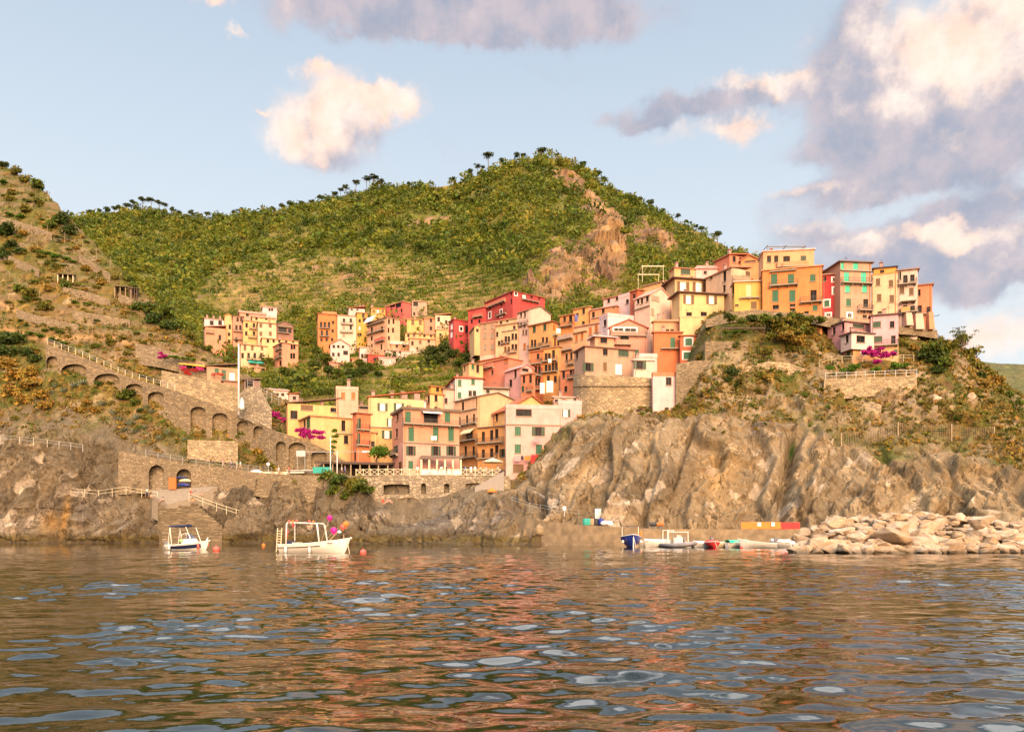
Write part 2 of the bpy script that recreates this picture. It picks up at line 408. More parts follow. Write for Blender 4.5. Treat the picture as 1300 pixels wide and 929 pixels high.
# ------------------------------------------------------------------ the lie of the land
class Sheet:
    """a sheet of ground lofted through surveyed profiles: for each bearing a list of (py, Y)"""
    def __init__(self, prof, ncol, nrow, x0, x1, rowpow=None):
        px = sorted(prof); K = len(prof[px[0]])
        A = np.array([prof[p] for p in px], dtype=float)          # (cols, K, 2)
        self.X = np.linspace(x0, x1, ncol)
        C = np.zeros((ncol, K, 2))
        for k in range(K):
            for c in range(2): C[:, k, c] = self.pchip(np.array(px, float), A[:, k, c], self.X)
        # rows shared out by the metres each interval spans
        w = rowpow or [1] * (K - 1)
        t = [0.0]
        cnt = np.array(w, float) / sum(w) * (nrow - 1)
        cnt = np.maximum(2, np.round(cnt)).astype(int)
        ts = []
        for k in range(K - 1): ts += list(np.linspace(k, k + 1, cnt[k], endpoint=False))
        ts.append(K - 1); ts = np.array(ts)
        self.t = ts; k0 = np.minimum(ts.astype(int), K - 2); f = ts - k0
        G = C[:, k0, :] * (1 - f)[None, :, None] + C[:, k0 + 1, :] * f[None, :, None]
        self.py, self.Y = G[:, :, 0], G[:, :, 1]
        self.pxg = np.repeat(self.X[:, None], len(ts), 1)
        self.tg = np.repeat(ts[None, :], ncol, 0)
        self.shape = self.py.shape
        self.V = np.stack([(self.pxg - CX) * self.Y / FPX, self.Y, CAM_H + (HOR - self.py) * self.Y / FPX], -1)
    @staticmethod
    def pchip(x, y, q):
        h = np.diff(x); d = np.diff(y) / h
        m = np.zeros_like(y); m[0], m[-1] = d[0], d[-1]
        for i in range(1, len(x) - 1):
            if d[i - 1] * d[i] > 0:
                w1, w2 = 2 * h[i] + h[i - 1], h[i] + 2 * h[i - 1]
                m[i] = (w1 + w2) / (w1 / d[i - 1] + w2 / d[i])
        q = np.clip(q, x[0], x[-1]); i = np.clip(np.searchsorted(x, q) - 1, 0, len(x) - 2)
        t = (q - x[i]) / h[i]
        return (2 * t**3 - 3 * t**2 + 1) * y[i] + (t**3 - 2 * t**2 + t) * h[i] * m[i] + (-2 * t**3 + 3 * t**2) * y[i + 1] + (t**3 - t**2) * h[i] * m[i + 1]
    def normals(self):
        a = np.gradient(self.V, axis=0); b = np.gradient(self.V, axis=1)
        n = np.cross(a, b); n /= np.linalg.norm(n, axis=-1, keepdims=True) + 1e-9
        s = np.sign((n * (np.array([0, 0, CAM_H]) - self.V)).sum(-1, keepdims=True)); s[s == 0] = 1
        up = n[..., 2:3] * 0 + 1
        return n * np.where(np.abs(n[..., 2:3]) > 0.15, np.sign(n[..., 2:3]), s * up)
    def project(self):
        d = np.maximum(self.V[..., 1], 1.0)
        return CX + self.V[..., 0] / d * FPX, HOR - (self.V[..., 2] - CAM_H) / d * FPX
    def at(self, px, py, default=None):
        """the point of the finished ground seen in direction (px, py), nearest first"""
        if not hasattr(self, '_pj'): self._pj = self.project()
        qx, qy = self._pj
        i = int(np.clip(np.searchsorted(self.X, px), 1, len(self.X) - 1))
        c = qy[i]
        hit = np.nonzero((c[:-1] >= py) & (c[1:] < py))[0]
        if len(hit) == 0: return default
        j = hit[0]; f = (c[j] - py) / (c[j] - c[j + 1] + 1e-9)
        v = self.V[i, j] * (1 - f) + self.V[i, j + 1] * f
        return P(px, py, v[1])
    def mesh(self, name, mat, cols, rock):
        nc, nr = self.shape
        idx = np.arange(nc * nr).reshape(nc, nr)
        f = np.stack([idx[:-1, :-1], idx[1:, :-1], idx[1:, 1:], idx[:-1, 1:]], -1).reshape(-1, 4)
        o = np_mesh(name, self.V.reshape(-1, 3), f, mat, cols.reshape(-1, 3), floats={'rock': rock.ravel()})
        o['kind'] = 'structure'
        return o

def blob(px, py, cx, cy, rx, ry, ang=0.0):
    a = R(ang); dx, dy = px - cx, py - cy
    u = dx * math.cos(a) + dy * math.sin(a); v = -dx * math.sin(a) + dy * math.cos(a)
    return np.exp(-0.9 * ((u / rx) ** 2 + (v / ry) ** 2))

U = (760, 100)   # stands in for the sea bed row
def left(px, *r): return [(r[0][0] + 40, r[0][1] - 6)] + list(r)
near = {
 -220: left(0, (690, 140), (650, 143), (600, 146), (550, 150), (500, 156), (430, 168), (300, 190), (40, 235), (150, 300)),
 0:   left(0, (689, 143), (650, 146), (600, 149), (552, 153), (480, 160), (410, 172), (320, 188), (207, 215), (280, 300)),
 60:  left(0, (689, 144), (650, 147), (600, 149), (552, 153), (470, 161), (405, 173), (330, 186), (247, 205), (300, 280)),
 110: left(0, (689, 144), (652, 147), (602, 149), (556, 153), (475, 161), (420, 171), (362, 182), (300, 196), (360, 260)),
 160: left(0, (689, 143), (655, 146), (608, 149), (575, 153), (500, 160), (440, 168), (395, 177), (348, 187), (400, 240)),
 200: left(0, (689, 142), (658, 145), (618, 148), (588, 152), (512, 159), (455, 167), (420, 174), (388, 182), (430, 230)),
 250: left(0, (689, 140), (662, 143), (625, 147), (597, 151), (525, 158), (480, 165), (450, 170), (434, 176), (470, 220)),
 300: left(0, (689, 138.5), (664, 141), (632, 145), (604, 149), (548, 157), (508, 163), (482, 168), (468, 174), (490, 210)),
 350: left(0, (689, 137), (667, 139), (638, 143), (608, 147), (580, 155), (545, 161), (518, 167), (502, 172), (510, 205)),
 400: left(0, (689, 135), (667, 137), (640, 141), (608, 146), (600, 154), (575, 162), (548, 170), (530, 177), (520, 205)),
 450: left(0, (689.5, 131), (668, 133), (646, 137), (610, 142), (606, 151), (592, 161), (570, 170), (545, 182), (518, 205)),
 500: left(0, (690, 128), (679, 130), (671, 134), (665, 137.5), (609, 141.5), (606, 150), (592, 166), (565, 180), (515, 210)),
 560: left(0, (690, 126), (676, 129), (665, 133), (655, 137), (609, 141.5), (606, 150), (592, 168), (562, 186), (515, 212)),
 610: left(0, (690, 125), (669, 128), (645, 132), (628, 136), (607, 141.5), (601, 150), (588, 170), (548, 190), (505, 215)),
 650: left(0, (690, 122), (666, 125), (652, 129), (624, 137), (618, 143), (596, 153), (566, 170), (532, 192), (482, 225)),
 690: left(0, (690.5, 120), (672, 122), (632, 130), (583, 138), (578, 146), (570, 157), (540, 172), (512, 192), (462, 235)),
 735: left(0, (691, 119), (672, 121), (604, 129), (540, 138), (540, 150), (534, 159), (515, 175), (490, 200), (430, 240)),
 800: left(0, (691, 118), (673, 119), (602, 127), (532, 137), (533, 149), (525, 160), (502, 174), (465, 198), (400, 240)),
 850: left(0, (691, 118), (673, 119), (602, 126.5), (532, 137), (531, 147), (512, 158), (480, 172), (440, 190), (385, 240)),
 910: left(0, (691, 118), (673, 119), (600, 126), (533, 137), (510, 146), (470, 150), (404, 158), (397, 175), (420, 240)),
 1000: left(0, (691, 118), (673, 119), (615, 125), (546, 136), (505, 146), (450, 152), (404, 157), (398, 172), (420, 230)),
 1060: left(0, (691, 117), (673, 118), (620, 124), (563, 134), (508, 144), (468, 149), (428, 156), (420, 171), (440, 220)),
 1150: left(0, (691, 116), (673, 117), (630, 122.5), (580, 133), (515, 142), (470, 148), (430, 155), (421, 168), (445, 210)),
 1200: left(0, (691, 115), (674, 116), (630, 122), (590, 131), (525, 140), (475, 147), (446, 153), (432, 161), (470, 200)),
 1240: left(0, (691, 114), (674, 115), (635, 121), (598, 130), (535, 138), (495, 146), (466, 152), (458, 158), (500, 190)),
 1270: left(0, (691, 113), (674, 114), (637, 120), (605, 128), (550, 136), (515, 144), (494, 150), (488, 156), (520, 190)),
 1310: left(0, (691, 112), (675, 113), (640, 119), (612, 127), (562, 134), (535, 142), (513, 149), (508, 155), (540, 185)),
 1520: left(0, (691, 106), (678, 107), (655, 112), (640, 118), (605, 126), (585, 132), (565, 138), (560, 145), (600, 180)),
}
T = Sheet(near, 1000, 520, -220, 1520, [.3, 1, 1.6, 1.9, 1.5, 1.3, 1.2, 1, .7])
px, py, tg = T.pxg, T.py, T.tg
vv = T.V.reshape(-1, 3)
right = sstep(600, 720, px)                     # the headland under the town
leftm = 1 - sstep(430, 560, px)
n = T.normals()
def shards(p, size, seed):
    """fractured rock: the space is broken into cells, each with its own tilted face"""
    r = np.random.default_rng(seed); tab = r.random((4096, 3)); tl = r.normal(size=(4096, 3)); of = r.random(4096)
    q = p / size; i0 = np.floor(q).astype(np.int64); best = np.full(len(q), 1e9); bid = np.zeros(len(q), np.int64); bc = np.zeros_like(q)
    for dx in (-1, 0, 1):
        for dy in (-1, 0, 1):
            for dz in (-1, 0, 1):
                c = i0 + np.array([dx, dy, dz]); h = (c[:, 0] * 73856093 ^ c[:, 1] * 19349663 ^ c[:, 2] * 83492791) & 4095
                ctr = c + tab[h]; d = ((q - ctr) ** 2).sum(1); m_ = d < best
                best[m_] = d[m_]; bid[m_] = h[m_]; bc[m_] = ctr[m_]
    return ((q - bc) * tl[bid]).sum(1) * .55 + of[bid] - .5, of[(bid * 7 + 3) & 4095]
# strata dip steeply from upper right to lower left
dip = np.stack([vv[:, 0] * 0.82 - vv[:, 2] * 0.50, vv[:, 1] * 0.5, (vv[:, 0] * 0.50 + vv[:, 2] * 0.82) * 0.20], -1)
strata = fbm(dip, 7.0, 5, ridge=True).reshape(T.shape)
lumps = fbm(vv, 14.0, 5).reshape(T.shape)
grain = fbm(vv, 2.6, 4, ridge=True).reshape(T.shape)
fine = fbm(vv, 0.9, 2).reshape(T.shape)
cliff = sstep(0.6, 1.3, tg) * (1 - sstep(3.7, 4.3, tg))
hill = sstep(4.2, 5.2, tg) * (1 - sstep(8.6, 9.0, tg))
wobbly = (1 - sstep(430, 470, px) * (1 - sstep(640, 670, px)) * sstep(3.8, 4.4, tg))        # the village terrace stays level
houses = sstep(640, 700, px) * (1 - sstep(1190, 1230, px)) * sstep(5.6, 6.4, tg)
sn = vv[:, 0] * 0.80 + vv[:, 1] * 0.25 - vv[:, 2] * 0.55 + 7.0 * fbm(vv + 31, 18.0, 3)      # across the beds
def beds(period, off): 
    q = (sn / period + off) % 1.0
    return (sstep(0.0, 0.10, q) * (1 - q) * 1.15).reshape(T.shape)
mk = ((tg > .3) & (tg < 6.6)).ravel()
warp = np.stack([fbm(vv[mk] + k * 40, 7.0, 3) for k in range(3)], -1) * 2.2
dq = (np.stack([vv[:, 0] * 0.82 - vv[:, 2] * 0.50, vv[:, 1] * 0.8, (vv[:, 0] * 0.50 + vv[:, 2] * 0.82) * (.42 - .17 * right.ravel())], -1)[mk] + warp)
sh1, sh2, sh3, tint, tint2 = (np.zeros(len(vv)) for _ in range(5))
sh1[mk], tint[mk] = shards(dq * np.array([1, 1, .7]), 5.2, 1); sh2[mk], tint2[mk] = shards(dq, 1.7, 2); sh3[mk], _ = shards(dq, .8, 3)
sh1, sh2, sh3, tint, tint2 = (a_.reshape(T.shape) for a_ in (sh1, sh2, sh3, tint, tint2))
blocks = fbm(np.round(dip * .55 + .8 * np.stack([fbm(vv + 5, 5.0, 2)] * 3, -1)), 2.3, 2).reshape(T.shape)
slab = beds(6.3, 0) * 1.5 + beds(2.3, .37) * 0.6 * (lumps > -.1)
disp = cliff * (strata * 0.35 + lumps * 1.9 + grain * 0.2 + fine * 0.12 + slab * (.75 + .5 * right) + sh1 * (1.7 - .1 * right) + sh2 * (.75 - .4 * right) + sh3 * (.3 - .15 * right) - .6) * (1 - .55 * sstep(2.6, 4.0, tg) * sstep(470, 490, px) * (1 - sstep(620, 660, px))) * (1 - .6 * sstep(1.8, 2.8, tg) * sstep(472, 490, px) * (1 - sstep(545, 570, px))) + (1 - cliff) * (lumps * 0.9 + grain * 0.3 + fine * 0.25 + right * (1 - sstep(6.0, 6.6, tg)) * (sh1 * 1.3 + sh2 * .7)) * wobbly * (1 - 0.7 * houses)
# gullies and ribs of the headland
def gully(x_top, y_top, x_bot, y_bot, w, depth):
    f = np.clip((py - y_top) / (y_bot - y_top), 0, 1); xc = x_top + (x_bot - x_top) * f
    return -depth * np.exp(-((px - xc - lumps * 6) / w) ** 2) * sstep(y_top - 15, y_top + 15, py) * (1 - sstep(y_bot - 5, y_bot + 15, py))
disp = disp + gully(1008, 560, 990, 660, 8, 4.5) + gully(885, 535, 850, 635, 2.2, 1.5) + gully(832, 545, 815, 620, 2, .9) + gully(745, 545, 690, 600, 2.5, 1.0) + gully(1045, 600, 1020, 665, 3, .9)
disp = disp + gully(690, 605, 692, 655, 8, 2.4) + gully(672, 610, 664, 650, 4, 1.8) + gully(735, 610, 722, 655, 4, 1.2) + gully(790, 590, 775, 640, 3, .9) + gully(960, 560, 955, 640, 2.5, .5) + gully(1120, 590, 1070, 655, 3, .8) + gully(1180, 600, 1170, 660, 4, .6)
disp = disp + gully(50, 575, 42, 650, 5, 1.6) + gully(95, 565, 110, 640, 7, 1.8) + gully(20, 560, 5, 660, 6, 1.6) + gully(145, 590, 140, 640, 6, 1.2) + gully(395, 610, 390, 665, 9, 2.2) + gully(437, 640, 430, 670, 6, 1.8) + gully(345, 620, 340, 650, 5, 1.2)
T.V = T.V + n * disp[..., None] * sstep(0.3, 1.1, tg)[..., None]
# wave-cut foot
# terraces of the left hillside: risers and treads
tz = T.V[..., 2]
step = 3.1
saw = ((tz + lumps * 2.2) / step) % 1.0
terr = sstep(5.05, 5.6, tg) * (1 - sstep(8.0, 8.6, tg)) * (1 - sstep(330, 420, px))
T.V[..., 2] += terr * sstep(-.5, .3, fbm(vv + 400, 16.0, 3).reshape(T.shape)) * step * 0.6 * (sstep(0.55, 0.98, saw) - saw)
sh0 = fbm(vv + 600, 11.0, 4).reshape(T.shape)
# colour of the ground itself
def C(r, g, b): return np.array([r, g, b])
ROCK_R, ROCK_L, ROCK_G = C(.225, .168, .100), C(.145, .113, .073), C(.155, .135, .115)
DRY, SOIL, OLIVE, GRASS = C(.19, .125, .028), C(.15, .078, .03), C(.088, .088, .014), C(.055, .078, .010)
qx, qy = T.project()
big = fbm(vv, 22.0, 4).reshape(T.shape); med = fbm(vv + 50, 5.0, 4).reshape(T.shape); sml = fbm(vv + 90, 1.6, 3).reshape(T.shape)
lerp = lambda a, b, f: a * (1 - f)[..., None] + b * f[..., None]
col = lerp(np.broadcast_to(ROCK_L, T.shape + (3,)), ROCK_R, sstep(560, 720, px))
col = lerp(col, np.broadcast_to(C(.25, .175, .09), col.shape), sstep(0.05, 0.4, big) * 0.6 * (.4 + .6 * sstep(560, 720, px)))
col = lerp(col, np.broadcast_to(C(.17, .12, .075), col.shape), sstep(0.1, 0.45, med + .5 * lumps) * 0.4)
grk = np.clip(blob(qx, qy, 600, 660, 70, 22) + blob(qx, qy, 520, 655, 60, 18) * .6 + blob(qx, qy, 90, 655, 120, 28) * .7 + blob(qx, qy, 690, 630, 20, 20) * .6, 0, 1)
col = lerp(col, np.broadcast_to(ROCK_G, col.shape), grk * sstep(-0.3, 0.3, med) * 0.9)
col = col * (1 + cliff * (.5 * (tint - .5) + .3 * (tint2 - .5)))[..., None]
col = lerp(col, np.broadcast_to(C(.48, .40, .31), col.shape), sstep(.86, .92, tint2) * sstep(.0, .3, med + .2) * cliff * 0.6)
# tidal band: dark wet rock, weed above the waterline
zz = T.V[..., 2] + sml * 0.5
wet = 1 - sstep(0.9, 2.4, zz + lumps)
col = lerp(col, np.broadcast_to(C(.06, .042, .022), col.shape), wet * 0.75)
weed = sstep(0.15, 0.5, zz) * (1 - sstep(0.9, 2.0, zz)) * sstep(-0.1, 0.3, med + .2)
col = lerp(col, np.broadcast_to(C(.13, .095, .02), col.shape), weed * 0.6)
rock = np.ones(T.shape)
# earth and growth
vegz = np.clip(sstep(3.9, 4.7, tg + .9 * med + .5 * big) + sml * 0.2, 0, 1) * sstep(2.9, 3.3, tg) * (1 - sstep(430, 470, px) * (1 - sstep(620, 660, px)))
gcol = lerp(np.broadcast_to(DRY, col.shape), np.broadcast_to(SOIL, col.shape), sstep(-0.1, 0.3, med))
gcol = lerp(gcol, np.broadcast_to(OLIVE, col.shape), sstep(-0.3, 0.15, big + sml * 0.6) * 0.85)
gcol = lerp(gcol, np.broadcast_to(GRASS, col.shape), sstep(-0.05, 0.3, med * .6 + sml * .6) * 0.75)
rocky = sstep(0.12, 0.34, fbm(vv + 200, 6.0, 4).reshape(T.shape) + .1 * right) * .8
rocky = np.maximum(rocky, right * sstep(4.2, 5.0, tg) * (1 - sstep(6.3, 6.8, tg)) * sstep(-.12, .22, sh0) * .95)
gcol = lerp(gcol, np.broadcast_to(C(.30, .22, .13), col.shape) * (1 + .5 * (tint - .5))[..., None], rocky)
# dry-stone risers on the terraces
riser = sstep(0.5, 0.72, saw) * terr * sstep(-0.25, 0.15, lumps + med)
gcol = lerp(gcol, np.broadcast_to(C(.20, .138, .075), col.shape), riser * 0.7)
col = lerp(col, gcol, vegz)
rock = 1 - vegz * 0.85 * (1 - rocky)
path = terr * np.exp(-((qy - (415 + (qx + 0) * 0.14 + 6 * np.sin(qx / 30))) / 4.0) ** 2) * (1 - sstep(150, 190, qx)) + terr * np.exp(-((qy - (385 + qx * 0.48)) / 3.0) ** 2) * (1 - sstep(60, 80, qx))
col = lerp(col, np.broadcast_to(C(.42, .24, .11), col.shape), np.clip(path, 0, 1) * 0.8)
streak = np.clip(blob(qx, qy, 83, 655, 4, 22, 10) + blob(qx, qy, 915, 600, 30, 45) * .5 + blob(qx, qy, 65, 662, 10, 12) * .8, 0, 1)
col = lerp(col, np.broadcast_to(C(.42, .24, .07), col.shape), streak * .7)
col = lerp(col, np.broadcast_to(C(.03, .07, .01), col.shape), np.clip(blob(qx, qy, 1005, 573, 3, 12, 12) * 1.3, 0, 1))
T._pj = (qx, qy)
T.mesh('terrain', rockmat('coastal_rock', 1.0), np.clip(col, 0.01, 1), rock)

# ------------------------------------------------------------------ the mountain behind
far = {
 -160: [(640, 190), (540, 240), (460, 300), (420, 370), (350, 530), (310, 680), (285, 760), (330, 1000)],
 110: [(640, 190), (530, 240), (460, 292), (420, 352), (350, 520), (306, 660), (277, 760), (320, 1000)],
 190: [(640, 190), (520, 240), (458, 290), (415, 345), (350, 510), (305, 660), (270, 775), (320, 1000)],
 250: [(640, 190), (515, 240), (458, 288), (412, 342), (350, 490), (308, 630), (281, 745), (320, 1000)],
 330: [(640, 190), (510, 238), (458, 284), (410, 338), (348, 460), (300, 600), (275, 705), (310, 950)],
 400: [(640, 190), (505, 234), (456, 280), (405, 334), (345, 440), (290, 580), (261, 690), (300, 930)],
 460: [(640, 190), (500, 231), (455, 276), (402, 330), (342, 432), (285, 565), (244, 675), (300, 900)],
 510: [(640, 190), (496, 229), (452, 272), (398, 326), (338, 425), (280, 552), (240, 658), (290, 880)],
 560: [(640, 190), (492, 227), (448, 268), (394, 322), (334, 415), (275, 540), (237, 640), (290, 860)],
 620: [(640, 190), (488, 226), (440, 262), (388, 316), (327, 404), (268, 525), (218, 620), (280, 850)],
 650: [(640, 190), (484, 230), (430, 260), (382, 310), (322, 392), (258, 512), (208, 607), (280, 840)],
 690: [(640, 190), (480, 235), (420, 258), (376, 302), (318, 378), (252, 500), (199, 598), (280, 830)],
 730: [(640, 195), (478, 240), (420, 260), (376, 300), (326, 368), (262, 488), (213, 588), (290, 820)],
 765: [(640, 200), (476, 243), (420, 262), (376, 300), (332, 362), (278, 468), (236, 568), (300, 800)],
 800: [(640, 205), (474, 246), (420, 266), (374, 300), (334, 356), (292, 448), (258, 540), (310, 780)],
 845: [(640, 210), (472, 250), (420, 270), (372, 302), (338, 352), (306, 425), (277, 502), (320, 740)],
 885: [(640, 215), (470, 255), (420, 274), (375, 302), (348, 345), (320, 400), (294, 470), (330, 700)],
 930: [(640, 220), (470, 258), (425, 276), (382, 302), (360, 335), (338, 380), (319, 440), (350, 660)],
 1000: [(640, 230), (480, 262), (435, 280), (400, 305), (385, 335), (370, 370), (358, 420), (390, 640)],
 1150: [(640, 240), (500, 270), (460, 285), (440, 305), (430, 330), (424, 360), (420, 400), (450, 600)],
}
H = Sheet(far, 760, 420, -160, 1150, [.5, .8, 1.2, 1.8, 1.6, 1.3, .5])
vv = H.V.reshape(-1, 3); n = H.normals(); tg = H.tg; px = H.pxg
lumps = fbm(vv, 60.0, 5).reshape(H.shape); gr = fbm(vv, 16.0, 5, ridge=True).reshape(H.shape); fine = fbm(vv, 6.0, 3).reshape(H.shape)
edge = sstep(5.9, 5.5, tg) * 0.75 + 0.25
crag = np.clip(blob(px, H.py, 722, 352, 40, 32, 0) + .95 * blob(px, H.py, 722, 236, 26, 13, 42) + .8 * blob(px, H.py, 752, 268, 22, 9, 55) + .7 * blob(px, H.py, 775, 295, 16, 10, 60) + blob(px, H.py, 835, 315, 30, 20, 30) + blob(px, H.py, 770, 330, 30, 40, 0) + blob(px, H.py, 690, 375, 25, 14) * .8, 0, 1)
disp = (lumps * 7.0 + gr * 2.2 * (1 + 1.8 * crag) + fine * 1.0) * np.minimum(1, (H.Y / 420)) * edge * sstep(0.4, 1.5, tg)
cm = (crag > .12).ravel(); hs, htint = np.zeros(len(vv)), np.full(len(vv), .5)
hw_ = np.stack([fbm(vv[cm] + k * 40, 22.0, 3) for k in range(3)], -1) * 9
a1, t1 = shards((vv[cm] + hw_) * np.array([1, 1, .55]), 13.0, 8); a2, _ = shards((vv[cm] + hw_) * np.array([1, 1, .7]), 5.0, 9)
hs[cm] = a1 * 6.5 + a2 * 2.2; htint[cm] = t1; hs, htint = hs.reshape(H.shape), htint.reshape(H.shape)
H.V = H.V + n * (disp + hs * crag)[..., None]
tz = H.V[..., 2]
vine = np.clip(blob(px, H.py, 430, 352, 120, 36) + blob(px, H.py, 560, 380, 110, 40) + blob(px, H.py, 330, 380, 90, 30) + blob(px, H.py, 885, 300, 60, 16, 30) + blob(px, H.py, 400, 470, 60, 30) + blob(px, H.py, 540, 470, 70, 30) + blob(px, H.py, 560, 238, 40, 6), 0, 1)
step = 4.2
saw = ((tz + lumps * 5.0) / step) % 1.0
H.V[..., 2] += vine * step * 0.85 * (sstep(0.5, 0.98, saw) - saw)
big = fbm(vv, 70.0, 4).reshape(H.shape); med = fbm(vv + 50, 18.0, 4).reshape(H.shape); sml = fbm(vv + 90, 5.0, 3).reshape(H.shape)
col = lerp(np.broadcast_to(C(.115, .12, .014), H.shape + (3,)), np.broadcast_to(C(.15, .13, .02), H.shape + (3,)), sstep(-.2, .3, big))
col = lerp(col, np.broadcast_to(C(.08, .09, .016), col.shape), sstep(.05, .4, med) * .5)
col = lerp(col, np.broadcast_to(C(.20, .15, .04), col.shape), sstep(.15, .45, sml + .4 * big) * .4)
vc = lerp(np.broadcast_to(C(.15, .165, .014), col.shape), np.broadcast_to(C(.25, .165, .06), col.shape), sstep(.45, .7, saw))
vc = lerp(vc, np.broadcast_to(C(.20, .13, .06), col.shape), sstep(.15, .4, med))
col = lerp(col, vc, vine * .85)
rk = np.clip(crag * 1.15 + gr * .45 + sml * .9 + med * .5 - .3, 0, 1)
rk = np.maximum(rk, np.clip(1.4 * blob(px, H.py, 545, 282, 26, 4, -8) + 1.2 * blob(px, H.py, 475, 355, 16, 3.5) + blob(px, H.py, 440, 355, 8, 4) + blob(px, H.py, 400, 342, 6, 3) + 1.0 * blob(px, H.py, 350, 408, 14, 8), 0, 1))
rk = sstep(.2, .6, rk)
rc = lerp(np.broadcast_to(C(.32, .19, .09), col.shape), np.broadcast_to(C(.2, .12, .075), col.shape), sstep(-.2, .3, med))
col = lerp(col, rc * (1 + .55 * (htint - .5))[..., None], rk * .95)
H.mesh('mountain', rockmat('mountain_ground', 0.22, .7), np.clip(col, .008, 1), rk)
HILL_ROCK = rk; HILL_VINE = vine; HILL_SAW = saw; HILL_MED = med

# far headland across the bay
fl = {1130: [(720, 600), (600, 700), (500, 800), (480, 900), (470, 1000), (500, 1300)],
      1230: [(720, 600), (600, 700), (495, 800), (475, 900), (459, 1000), (500, 1300)],
      1300: [(720, 600), (600, 700), (500, 800), (480, 900), (463, 1000), (500, 1300)],
      1420: [(720, 600), (620, 700), (540, 800), (510, 900), (490, 1000), (520, 1300)],
      1700: [(720, 600), (690, 700), (660, 800), (640, 900), (625, 1000), (640, 1300)]}
D = Sheet(fl, 160, 60, 1130, 1700)
vv = D.V.reshape(-1, 3)
D.V = D.V + D.normals() * (fbm(vv, 60, 5) * 8).reshape(D.shape)[..., None]
c = lerp(np.broadcast_to(C(.10, .10, .03), D.shape + (3,)), np.broadcast_to(C(.2, .15, .07), D.shape + (3,)), sstep(-.1, .4, fbm(vv, 40, 4).reshape(D.shape)))
D.mesh('far_hill', rockmat('far_hill_ground', 0.15, .2), c, np.zeros(D.shape))

# ------------------------------------------------------------------ the sea
def build_sea():
    r = [3.0]
    while r[-1] < 190: r.append(r[-1] + (0.065 if r[-1] < 20 else 0.10 if r[-1] < 32 else 0.10 + (r[-1] - 32) * 0.006))
    while r[-1] < 9000: r.append(r[-1] * 1.25)
    r = np.array(r)
    a = np.concatenate([np.linspace(-180, -46, 30, endpoint=False), np.linspace(-46, 46, 860), np.linspace(46, 180, 31)[1:]])
    ar = np.radians(a)
    Rr, Aa = np.meshgrid(r, ar, indexing='ij')
    x = Rr * np.sin(Aa); y = Rr * np.cos(Aa); z = np.zeros_like(x)
    rg = np.random.default_rng(5)
    cell = np.maximum(np.gradient(r)[:, None] * np.ones_like(Aa), 0)
    for k in range(64):
        lam = 0.27 * (9.5 ** (k / 63.0))
        th = rg.normal(0, 0.42) + (0.25 if lam > 2 else 0)
        kx, ky = math.sin(th) * 2 * math.pi / lam, math.cos(th) * 2 * math.pi / lam
        slope = 0.015 if lam > 1.8 else (0.030 if lam > .55 else 0.022)
        fade = np.clip((lam / cell - 2.2) / 2.5, 0, 1)
        ph = rg.uniform(0, 6.28)
        s = np.sin(kx * x + ky * y + ph)
        z += fade * slope * lam / 6.283 * (s - 0.28 * np.cos(2 * (kx * x + ky * y + ph)))
    amp = 0.8 + 1.25 * fbm(np.stack([x.ravel() * .6, y.ravel() * .35, 0 * x.ravel()], -1), 4.0, 3).reshape(x.shape); amp = np.clip(amp, .3, 1.55)
    z *= amp * np.clip((400 - Rr) / 200, 0, 1) * np.where(np.abs(np.degrees(Aa)) > 45.9, 0, 1)
    V = np.stack([x, y, z], -1).reshape(-1, 3)
    nr, na = x.shape; idx = np.arange(nr * na).reshape(nr, na)
    f = np.stack([idx[:-1, :-1], idx[:-1, 1:], idx[1:, 1:], idx[1:, :-1]], -1).reshape(-1, 4)[:, ::-1]
    t = NT('sea_water'); b = t.b
    b.inputs['Base Color'].default_value = (0.004, 0.007, 0.004, 1); b.inputs['Roughness'].default_value = 0.035; b.inputs['IOR'].default_value = 1.8
    n1 = t.noise(t.scaled(t.obj(), (1.0, 1.9, 1)), 2.6, 3, 0.5)
    n2 = t.noise(t.scaled(t.obj(), (0.55, 1.3, 1)), 1.0, 3, 0.5)
    t.bump(t.math('ADD', t.math('MULTIPLY', n1.outputs[0], 0.35), n2.outputs[0]), 0.03, 0.5)
    o = np_mesh('sea', V, f, t.mat, smooth=True); o['kind'] = 'structure'
build_sea()
# ------------------------------------------------------------------ houses
class Zoom:
    """a reading glass over part of the photograph: survey marks are noted in its own units"""
    def __init__(s, x0, y0, k): s.x0, s.y0, s.k = x0, y0, k
    def x(s, v): return s.x0 + v / s.k
    def y(s, v): return s.y0 + v / s.k
Z2 = Zoom(0, 420, 3.097); Z3 = Zoom(230, 360, 4.815); Z4 = Zoom(340, 460, 5.806); Z5 = Zoom(480, 460, 5.0); Z6 = Zoom(380, 350, 5.417)
Z7 = Zoom(560, 350, 6.195); Z8 = Zoom(680, 330, 4.646); ZR = Zoom(880, 290, 3.939); ZQ = Zoom(740, 560, 4.333); ZT = Zoom(180, 440, 7.222)

STY = {  # closed shutter colour, open shutter colour, curtain, frame
 'g': ('green', None, None), 'b': ('brown', None, None), 'r': ('rust', None, None), 't': ('turq', None, None), 'm': ('mint', None, None), 'k': ('dgreen', None, None),
 'd': (None, None, None), 'o': (None, 'dgreen', None), 'e': (None, 'brown', None), 'w': (None, 'dgreen', 'cloth'), 'v': (None, 'brown', 'cloth'), 'c': (None, None, 'cloth'), 's': (None, None, 'surround'), 'x': ('green', None, 'surround'),
 'h': ('white', None, None), 'p': ('slab', None, None)}
TH = ['cream', 'slab']

